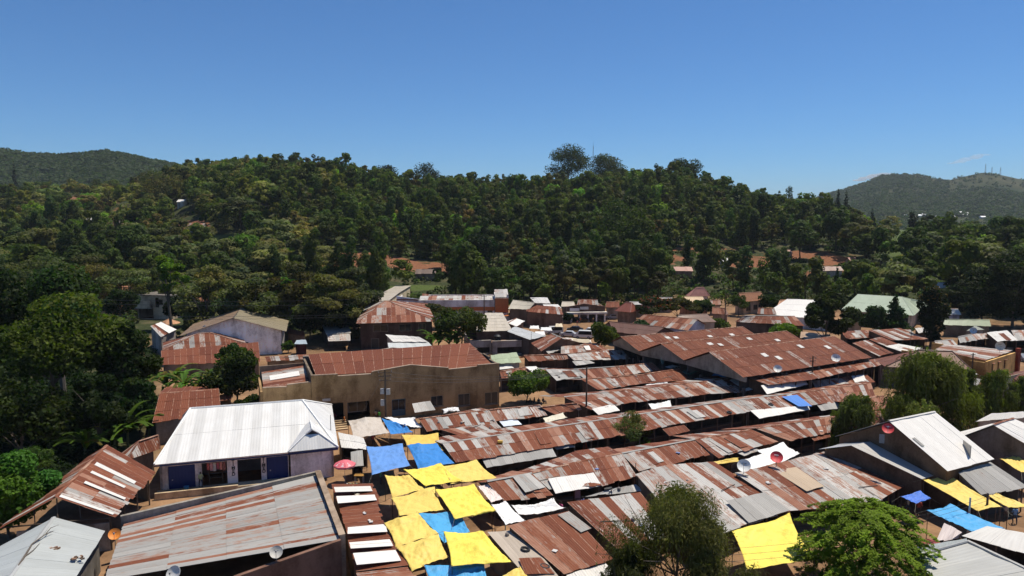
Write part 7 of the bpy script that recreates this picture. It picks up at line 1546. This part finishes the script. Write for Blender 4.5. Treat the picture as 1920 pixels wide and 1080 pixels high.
def build_wood():
    rng = random.Random(2024); cand = []; Y = 196.0
    while Y < 760:
        step = 7.6 + (Y - 200) * .004; x = -(1060 / FPX) * Y
        while x < (1060 / FPX) * Y:
            xx, yy = x + rng.uniform(-.48, .48) * step, Y + rng.uniform(-.48, .48) * step; x += step
            pxa = 960 + FPX * xx / yy; D0 = np.interp(pxa, KX, KF); RR = np.interp(pxa, KX, KR)
            if yy < np.interp(pxa, KX, KS) or yy > RR + 70: continue
            z = height(xx, yy); px, py = proj((xx, yy, z)); cs = [clearing(px, py - q_) for q_ in (0, 8, 17, 27, 38)]; s, g = cs[0]; s2 = max(c_[0] for c_ in cs[1:]); g2 = max(c_[1] for c_ in cs[1:])
            if max(s, s2) > .45 and rng.random() < .9: continue
            if max(g, g2) > .42 and rng.random() < .92: continue
            t = (yy - D0) / (RR - D0)
            q = mnoise.noise(V((xx * .012, yy * .012, 0))); q2 = mnoise.noise(V((xx * .022 + 40, yy * .022, 5))); v = rng.random()
            if px < 620: k = 'broad' if v < .30 else 'loose' if v < .48 else 'spreading' if v < .74 else 'brown' if v < .82 else 'bright' if v < .9 else 'tall'
            elif px < 1250: k = 'tall' if v < .30 else 'broad' if v < .58 else 'loose' if v < .80 else 'brown' if v < .93 else 'bright'
            elif px < 1600: k = 'broad' if v < .36 else 'tall' if v < .58 else 'loose' if v < .86 else 'brown' if v < .95 else 'conifer'
            else: k = 'loose' if v < .38 else 'broad' if v < .66 else 'spreading' if v < .8 else 'conifer' if v < .88 else 'bright' if v < .93 else 'brown'
            if q2 > .33 and v > .35: k = 'brown' if px < 350 or 900 < px < 1150 else 'tall'
            if q > .42: k = 'bright' if v < .3 else k
            if t > .68 and k in ('tall', 'conifer'): k = 'broad'
            if any(abs(pxa - h_[0]) < h_[2] * .6 + 9 and -3 < py - h_[1] < 46 for h_ in HH): continue
            sc_ = 1.0 if k in ('tall', 'conifer') else 1.8
            sc = (rng.uniform(.7, 1.3) if rng.random() < .8 else min(sc_, rng.uniform(1.3, 1.8))) * (1.0 if t < .75 else .68); sz = {'broad': 12, 'loose': 13, 'tall': 17, 'bright': 10, 'conifer': 14, 'spreading': 12, 'brown': 12}[k] * sc
            cand.append((sz / yy, xx, yy, z, k, sc, px, py))
        Y += step * .95
    cand.sort(key=lambda c: -c[0]); near = [c for c in cand if -20 < c[6] < 1940][:285]; ns = set(id(c) for c in near); far = [c for c in cand if id(c) not in ns]
    made = {}
    for _, x, y, z, k, sc, px, py in near:
        i = rng.randrange(len(PROTO[k])); key = (k, i)
        if key not in made:
            o = quad_mesh('hillside_tree', PROTO[k][i][0], PROTO[k][i][1], 'leaf'); made[key] = o
        else: o = made[key].copy(); COL.objects.link(o)
        o.location = (x, y, z - .2); o.rotation_euler = (0, 0, rng.uniform(0, 6.28)); s = sc * rng.uniform(.92, 1.08); o.scale = (s, s, s * rng.uniform(.88, 1.12))
        tag(o, LAB[k] + ' ' + zone(px), 'tree', LAB[k] + 's ' + zone(px))
    Qs, Cs = [], []
    for _, x, y, z, k, sc, px, py in far:
        if px < -60 or px > 1980: continue
        _, _, Q, C = PROTO[k][rng.randrange(len(PROTO[k]))]; a = rng.uniform(0, 6.28); c_, s_ = math.cos(a), math.sin(a); q = Q * sc
        q = np.stack([q[..., 0] * c_ - q[..., 1] * s_ + x, q[..., 0] * s_ + q[..., 1] * c_ + y, q[..., 2] * rng.uniform(.88, 1.12) + z - .2], axis=-1)
        Qs.append(q); Cs.append(C * rng.uniform(.62, 1.45) * np.array([rng.uniform(.86, 1.26), rng.uniform(.98, 1.08), rng.uniform(.8, 1.0)]))
    tag(quad_mesh('hillside_wood', np.concatenate(Qs), np.concatenate(Cs), 'leaf'), "dense dark green wood covering the upper hillside and ridge", None, None, 'stuff')
    print("WOOD", len(cand), len(near), len(Qs), sum(len(q) for q in Qs))
build_wood()
def undergrowth(name, label, pts, n, h, leaf, cols, seed):
    r = np.random.default_rng(seed); L = Leaves()
    for x, y, z in pts:
        d = unit(r, n); s = h * r.uniform(.55, 1.2); c = np.array([x, y, z + s * .35]) + d * np.array([s * .85, s * .85, s * .6]); nr = d + r.normal(size=(n, 3)) * .45; nr[:, 2] += .4
        g = np.array(cols[r.integers(len(cols))]) * r.uniform(.7, 1.3); L.add(c, nr, leaf * (.6 + .8 * r.random(n)), np.tile(g, (n, 1)), .6, None, r)
    Q, C = L.arrays(); tag(quad_mesh(name, Q, C, 'leaf'), label, None, None, 'stuff')
rng_ = random.Random(88); pts = []
for _ in range(5200):
    px = rng_.uniform(-40, 1960); Y = rng_.uniform(160 if px < 640 else 215, 430); x = (px - 960) / FPX * Y
    st_ = np.interp(px, KX, KS) - (12 if px > 640 else 48)
    if Y < st_ or (px > 640 and px < 1500 and Y < 235 and rng_.random() < .4): continue
    z = height(x, Y); q = proj((x, Y, z)); s, g = clearing(*q)
    if max(s, g) > .3 and rng_.random() < .9: continue
    if 245 < px < 340 and Y < 206 or 150 < px < 215 and Y < 240: continue
    if 250 < q[0] < 335 and 560 < q[1] < 610 or 160 < q[0] < 215 and 540 < q[1] < 570: continue
    pts.append((x, Y, z))
undergrowth('undergrowth', "low dark bushes under the trees along the foot of the hill", pts, 34, 2.3, .55, ((.03, .046, .015), (.042, .055, .02), (.05, .05, .024), (.055, .09, .018)), 3)
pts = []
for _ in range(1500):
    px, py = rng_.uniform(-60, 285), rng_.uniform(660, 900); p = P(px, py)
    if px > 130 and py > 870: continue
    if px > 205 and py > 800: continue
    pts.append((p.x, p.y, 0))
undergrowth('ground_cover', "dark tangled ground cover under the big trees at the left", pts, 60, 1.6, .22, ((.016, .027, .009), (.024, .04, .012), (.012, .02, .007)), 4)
# single trees that stand out on the ridge and slope: (label, px, top, base, width px, shape, colour)
def ridge_tree(label, px, yt, w_, shape, col, n, leaf, seed, Y=None, yb=None, **kw):
    if yb is not None: g = onhill(px, yb)
    else:
        Yr = Y or float(np.interp(px, KX, KR)); x = (px - 960) / FPX * Yr; g = V((x, Yr, height(x, Yr)))
    H_ = atY(px, yt, g.y).z - g.z; zb = H_ * kw.pop('clear', .3)
    return tree(label, tuple(g), w_ * g.y / FPX, H_ - zb, zb, shape, col, n, leaf, seed=seed, **kw)
ridge_tree("large round tree on the skyline left of the mast", 1064, 276, 104, 'round', (.042, .055, .022), 9000, .6, 401, clear=.06, inner=.15)
ridge_tree("flatter tree on the skyline right of the mast", 1142, 286, 92, 'round', (.048, .052, .025), 6000, .62, 402, clear=.08, inner=.15)
ridge_tree("broad tree on the skyline at the right end of the ridge crest", 1282, 300, 72, 'round', (.03, .042, .018), 2600, .6, 403, clear=.25)
ridge_tree("round tree on the skyline in the middle of the ridge", 800, 308, 62, 'round', (.024, .034, .014), 2400, .6, 404, clear=.2)
ridge_tree("low round tree on the skyline left of the middle", 722, 312, 58, 'round', (.026, .036, .014), 2200, .6, 405, clear=.2)
ridge_tree("small tree on a thin trunk at the right of the ridge", 1355, 330, 16, 'round', (.024, .036, .014), 500, .5, 406, clear=.5)
ridge_tree("tall airy tree on the falling right end of the ridge", 1477, 350, 18, 'tall', (.04, .06, .02), 600, .5, 407, clear=.3)
ridge_tree("airy tree on the falling ridge, left of the tall one", 1452, 354, 18, 'loose', (.03, .045, .016), 500, .5, 408, clear=.35)
ridge_tree("airy tree on the falling ridge beside the dark pines", 1418, 355, 18, 'loose', (.03, .045, .016), 500, .5, 409, clear=.35)
ridge_tree("dark pine pair's left tree before the far hills", 1567, 358, 20, 'cone', (.014, .022, .012), 900, .55, 410, clear=.1)
ridge_tree("dark pine pair's right tree before the far hills", 1582, 360, 22, 'cone', (.014, .022, .012), 900, .55, 411, clear=.1)
ridge_tree("dark lone cypress on the left slope", 38, 306, 16, 'cone', (.014, .02, .01), 900, .6, 412, yb=354, clear=.05)
ridge_tree("pale wide-crowned tree on the left slope", 300, 322, 100, 'round', (.085, .088, .05), 3600, .6, 413, yb=400, clear=.2)
ridge_tree("lime green tree beside the far white roofs on the left", 146, 412, 56, 'round', (.07, .125, .018), 2600, .5, 414, yb=460, clear=.25)
ridge_tree("bright green tree in the middle of the left slope", 492, 350, 46, 'loose', (.06, .10, .018), 1800, .5, 415, yb=400, clear=.3)
ridge_tree("big glossy dark tree at the foot of the hill by the red terraces", 900, 440, 90, 'round', (.022, .042, .014), 4200, .5, 416, yb=525, clear=.15)
ridge_tree("bright green tree right of the red terraces", 945, 505, 70, 'round', (.045, .09, .016), 2800, .45, 417, yb=548, clear=.15)
ridge_tree("large clumped mid green tree on the slope right of the middle", 1165, 375, 130, 'round', (.046, .062, .018), 5200, .6, 418, yb=500, clear=.2)
ridge_tree("tall dark pine above the grassy slope on the right", 1633, 395, 22, 'cone', (.014, .022, .012), 900, .5, 419, yb=440, clear=.1)
ridge_tree("dark broad pine before the far hill houses, right one", 1740, 400, 36, 'flat', (.016, .024, .012), 1200, .5, 420, yb=455, clear=.35)
ridge_tree("dark upright pine before the far hill houses, left one", 1708, 398, 26, 'tall', (.014, .022, .012), 1200, .5, 421, yb=450, clear=.1)
# ---------------------------------------------------------------- small houses on the slopes
def hill_house(label, px, py, w_, kind, wall, group=None, hgt=2.6, dep=6):
    g = onhill(px, py + 3)
    if g is None: return
    wd = w_ * g.y / FPX; t = root('hill_house', label, 'house', g, group); z = g.z - .5; mb = MB(); rng = random.Random(int(px))
    A, B, E, F_ = g + V((-wd / 2, -dep / 2, hgt)), g + V((wd / 2, -dep / 2, hgt)), g + V((wd / 2, dep / 2, hgt)), g + V((-wd / 2, dep / 2, hgt)); D, C = g + V((-wd / 2, 0, hgt + 1.6)), g + V((wd / 2, 0, hgt + 1.6))
    sheets_quad(mb, A, B, C, D, kind, rng, 1.2, 4); sheets_quad(mb, E, F_, D, C, kind, rng, 1.2, 4); mb.build('roof', 'paint' if isrgb(kind) else 'sheet', t)
    wm = MB(); i = .35; c4 = [A + V((i, i, 0)), B + V((-i, i, 0)), E + V((-i, -i, 0)), F_ + V((i, -i, 0))]
    for k in range(4): wm.slab(c4[k], c4[(k + 1) % 4], g.z - 3, g.z + hgt, .15, wall)
    for sg, p, q, r_ in ((1, c4[0], c4[3], D), (-1, c4[1], c4[2], C)): wm.prism([p, q, r_ + V((i * sg, 0, -.1))], (.15 * sg, 0, 0), wall)
    wm.build('wall', 'wall', t)
for a in (("tiny white roofed house high on the left slope", 342, 384, 14, 'white', (.5, .5, .48)), ("rusty roofed white house below the left slope clearing", 371, 431, 30, 'rust', (.55, .55, .55)), ("white roof beside the lime green tree on the left", 175, 417, 18, 'light', (.4, .4, .4)),
          ("rusty roof low on the left slope", 224, 423, 14, 'rust', (.3, .22, .16)), ("white roof at the far left edge of the slope", 13, 412, 9, 'white', (.4, .4, .4)), ("brick coloured house low in the left middle of the slope", 497, 425, 16, (.3, .1, .06), (.35, .2, .14)),
          ("grey roofed house above the acacias", 318, 480, 20, 'grey', (.3, .28, .25)), ("white roof at the foot of the slope by the red terraces", 880, 527, 26, 'light', (.3, .28, .26)), ("long brown house at the foot of the red terraces", 800, 522, 40, (.16, .11, .08), (.2, .15, .11)), ("pink roofed house above the steep pink roof", 1279, 517, 34, (.33, .13, .1), (.4, .22, .16)),
          ("reddish long house on the right terraces", 1550, 515, 50, (.22, .10, .07), (.4, .3, .25)), ("small white house on the right terraces", 1357, 498, 12, 'light', (.4, .4, .4)), ("red roofed house among the terraces on the right", 1475, 482, 14, (.3, .09, .05), (.3, .2, .15)), ("white roof among the trees above the cedars", 1764, 549, 26, 'white', (.3, .32, .42)), ("small reddish house right of the bare terraces", 1595, 497, 14, (.28, .09, .06), (.35, .25, .2))):
    hill_house(*a)
for k, (px, py, w_) in enumerate(((1711, 408, 8), (1723, 407, 7), (1732, 405, 7), (1757, 410, 5), (1786, 409, 6), (1795, 398, 5), (1799, 401, 8), (1809, 406, 10), (1813, 403, 5), (1842, 410, 9), (1884, 416, 10), (1893, 420, 6), (1914, 420, 6), (1698, 407, 6))):
    d = ray(px, py); Y = 1250.0
    while Y < 2600 and CAMZ + d.z * Y / d.y > far_h(d.x * Y / d.y, Y): Y += 6
    g = V((d.x * Y / d.y, Y, far_h(d.x * Y / d.y, Y))); t = root('far_house', "tiny white roofed house at the foot of the far hills", 'house', g, 'white houses below the far hills'); wd = max(7, w_ * Y / FPX); mb = MB()
    mb.hexa([g + V((sx * wd / 2, sy * 4, 0)) for sx, sy in ((-1, -1), (1, -1), (1, 1), (-1, 1))] + [g + V((sx * wd / 2, sy * 4, 3)) for sx, sy in ((-1, -1), (1, -1), (1, 1), (-1, 1))], (.55, .53, .5)); mb.build('wall', 'wall', t)
    rm = MB(); a_ = [g + V((sx * (wd / 2 + .5), sy * 4.6, 3.02)) for sx, sy in ((-1, -1), (1, -1), (1, 1), (-1, 1))]; rm.prism([a_[0], a_[3], g + V((-wd / 2 - .5, 0, 5.5))], (wd + 1, 0, 0), (.85, .85, .85)); rm.build('roof', 'paint', t)
# ---------------------------------------------------------------- masts
def mast(label, px, ybase, ytop, Y, gz, w_):
    b_ = V(((px - 960) / FPX * Y, Y, gz)); zt = atY(px, ytop, Y).z; t = MB(); H_ = zt - gz
    c = [(-1, -1), (1, -1), (1, 1), (-1, 1)]
    for sx, sy in c: t.tube([b_ + V((sx * w_, sy * w_, -1)), V((b_.x + sx * w_ * .25, b_.y + sy * w_ * .25, zt))], w_ * .09, (.25, .22, .2), 4)
    k = 10
    for i in range(k):
        f0, f1 = i / k, (i + 1) / k; r0, r1 = w_ * (1 - .75 * f0), w_ * (1 - .75 * f1)
        for j in range(4):
            p, q = c[j], c[(j + 1) % 4]; t.tube([b_ + V((p[0] * r0, p[1] * r0, H_ * f0)), b_ + V((q[0] * r1, q[1] * r1, H_ * f1))], w_ * .055, (.25, .22, .2), 3)
    t.tube([V((b_.x, b_.y, zt - 1)), V((b_.x, b_.y, zt + H_ * .1))], w_ * .06, (.25, .22, .2), 4); tag(t.build('radio_mast', 'plain', None), label, 'mast', 'lattice masts on the hills')
Yr = 600.0; xr = (1110 - 960) / FPX * Yr; mast("thin lattice mast between the two skyline trees", 1110, 330, 273, Yr + 14, height(xr, Yr) - 2, .8)
for lb, px, yt in (("tallest lattice mast on the far hill", 1837, 308), ("middle lattice mast on the far hill", 1849, 314), ("right lattice mast on the far hill", 1865, 314)):
    Y = 2490.0; x = (px - 960) / FPX * Y; mast(lb, px, 0, yt, Y, far_h(x, Y) - 3, 2.2)
# ---------------------------------------------------------------- woods on the far hills
def far_wood():
    r = np.random.default_rng(5); rng = random.Random(6); Qs, Cs = [], []
    for (x0, x1, Y0, Y1, n, s) in ((1380, 2000, 1300, 2560, 9500, 7.5), (-60, 380, 880, 1390, 4600, 12.5)):
        for _ in range(n):
            px = rng.uniform(x0, x1); Y = Y0 + (Y1 - Y0) * rng.random() ** .8; x = (px - 960) / FPX * Y; z = far_h(x, Y)
            if z < 3: continue
            f = mnoise.noise(V((x * .0045, Y * .0045, 2)))
            top = z / max(5, CAMZ + (HOR - far_top(px)) / FPX * (2500 if px > 900 else 1350))
            if px > 1770 and top > .6 and rng.random() < .93: continue
            if f < -.22 and rng.random() < .6: continue
            m_ = 14 if s < 10 else 30; d = unit(r, m_); c = np.array([x, Y, z + s * .5]) + d * np.array([s * .7, s * .7, s * .55]); nr = d + r.normal(size=(m_, 3)) * .4; nr[:, 2] += .4
            L = Leaves(); g = rng.uniform(.7, 1.3); L.add(c, nr, s * (.38 if s < 10 else .24) * (.6 + .8 * r.random(m_)), np.tile(np.array([.044 * g, .058 * g, .020 * g]), (m_, 1)), .7, None, r); Qs.append(L.P[0]); Cs.append(L.C[0])
    tag(quad_mesh('far_woods', np.concatenate(Qs), np.concatenate(Cs), 'leaf'), "dark scattered woods on the far hillsides", None, None, 'stuff')
far_wood()
# ---------------------------------------------------------------- clouds and haze
def cloud(label, px, py, Y, w_, h_, tilt, dens, n, seed):
    rng = random.Random(seed); c = atY(px, py, Y); m = bpy.data.materials.new('cloud_vapour'); m.use_nodes = True; nt_ = m.node_tree; nt_.nodes.remove(nt_.nodes['Principled BSDF'])
    vs = nt_.nodes.new('ShaderNodeVolumePrincipled'); vs.inputs['Color'].default_value = (.96, .97, 1, 1); vs.inputs['Density'].default_value = dens; vs.inputs['Anisotropy'].default_value = .2
    nt_.links.new(vs.outputs[0], nt_.nodes['Material Output'].inputs['Volume'])
    bm = bmesh.new()
    for k in range(n):
        f = k / max(1, n - 1) - .5; s = (1 - 1.5 * abs(f)) * rng.uniform(.7, 1.1); rx = w_ / n * 1.5
        mt = Matrix.Translation((f * w_, rng.uniform(-.2, .2) * w_, f * w_ * tilt + rng.uniform(-.1, .1) * h_)) @ Matrix.Diagonal((rx, rx * 1.2, h_ * .5 * s, 1))
        bmesh.ops.create_icosphere(bm, subdivisions=3, radius=1, matrix=mt)
    me = bpy.data.meshes.new('cloud'); bm.to_mesh(me); bm.free(); me.materials.append(m); o = bpy.data.objects.new('cloud', me); COL.objects.link(o); o.location = c; tag(o, label, 'cloud')
cloud("small pale wisp of cloud above the far masts", 1815, 298, 9000, 330, 75, .32, .004, 7, 1)
cloud("white cloud rising behind the far hill", 1640, 331, 9000, 330, 90, .22, .012, 6, 2)
def haze():
    m = bpy.data.materials.new('haze_air'); m.use_nodes = True; nt_ = m.node_tree; nt_.nodes.remove(nt_.nodes['Principled BSDF'])
    vs = nt_.nodes.new('ShaderNodeVolumePrincipled'); vs.inputs['Color'].default_value = (.80, .88, 1, 1); vs.inputs['Density'].default_value = .00006; vs.inputs['Anisotropy'].default_value = .1
    nt_.links.new(vs.outputs[0], nt_.nodes['Material Output'].inputs['Volume'])
    mb = MB(); mb.hexa([V(p) for p in ((-9100, -3100, -2.2), (9100, -3100, -2.2), (9100, 12100, -2.2), (-9100, 12100, -2.2), (-9100, -3100, 420), (9100, -3100, 420), (9100, 12100, 420), (-9100, 12100, 420))], (1, 1, 1))
    o = mb.build('haze', 'plain', None, loc=(0, 0, 0)); o.data.materials.clear(); o.data.materials.append(m); tag(o, "thin bluish haze lying over the valley", None, None, 'stuff')
haze()
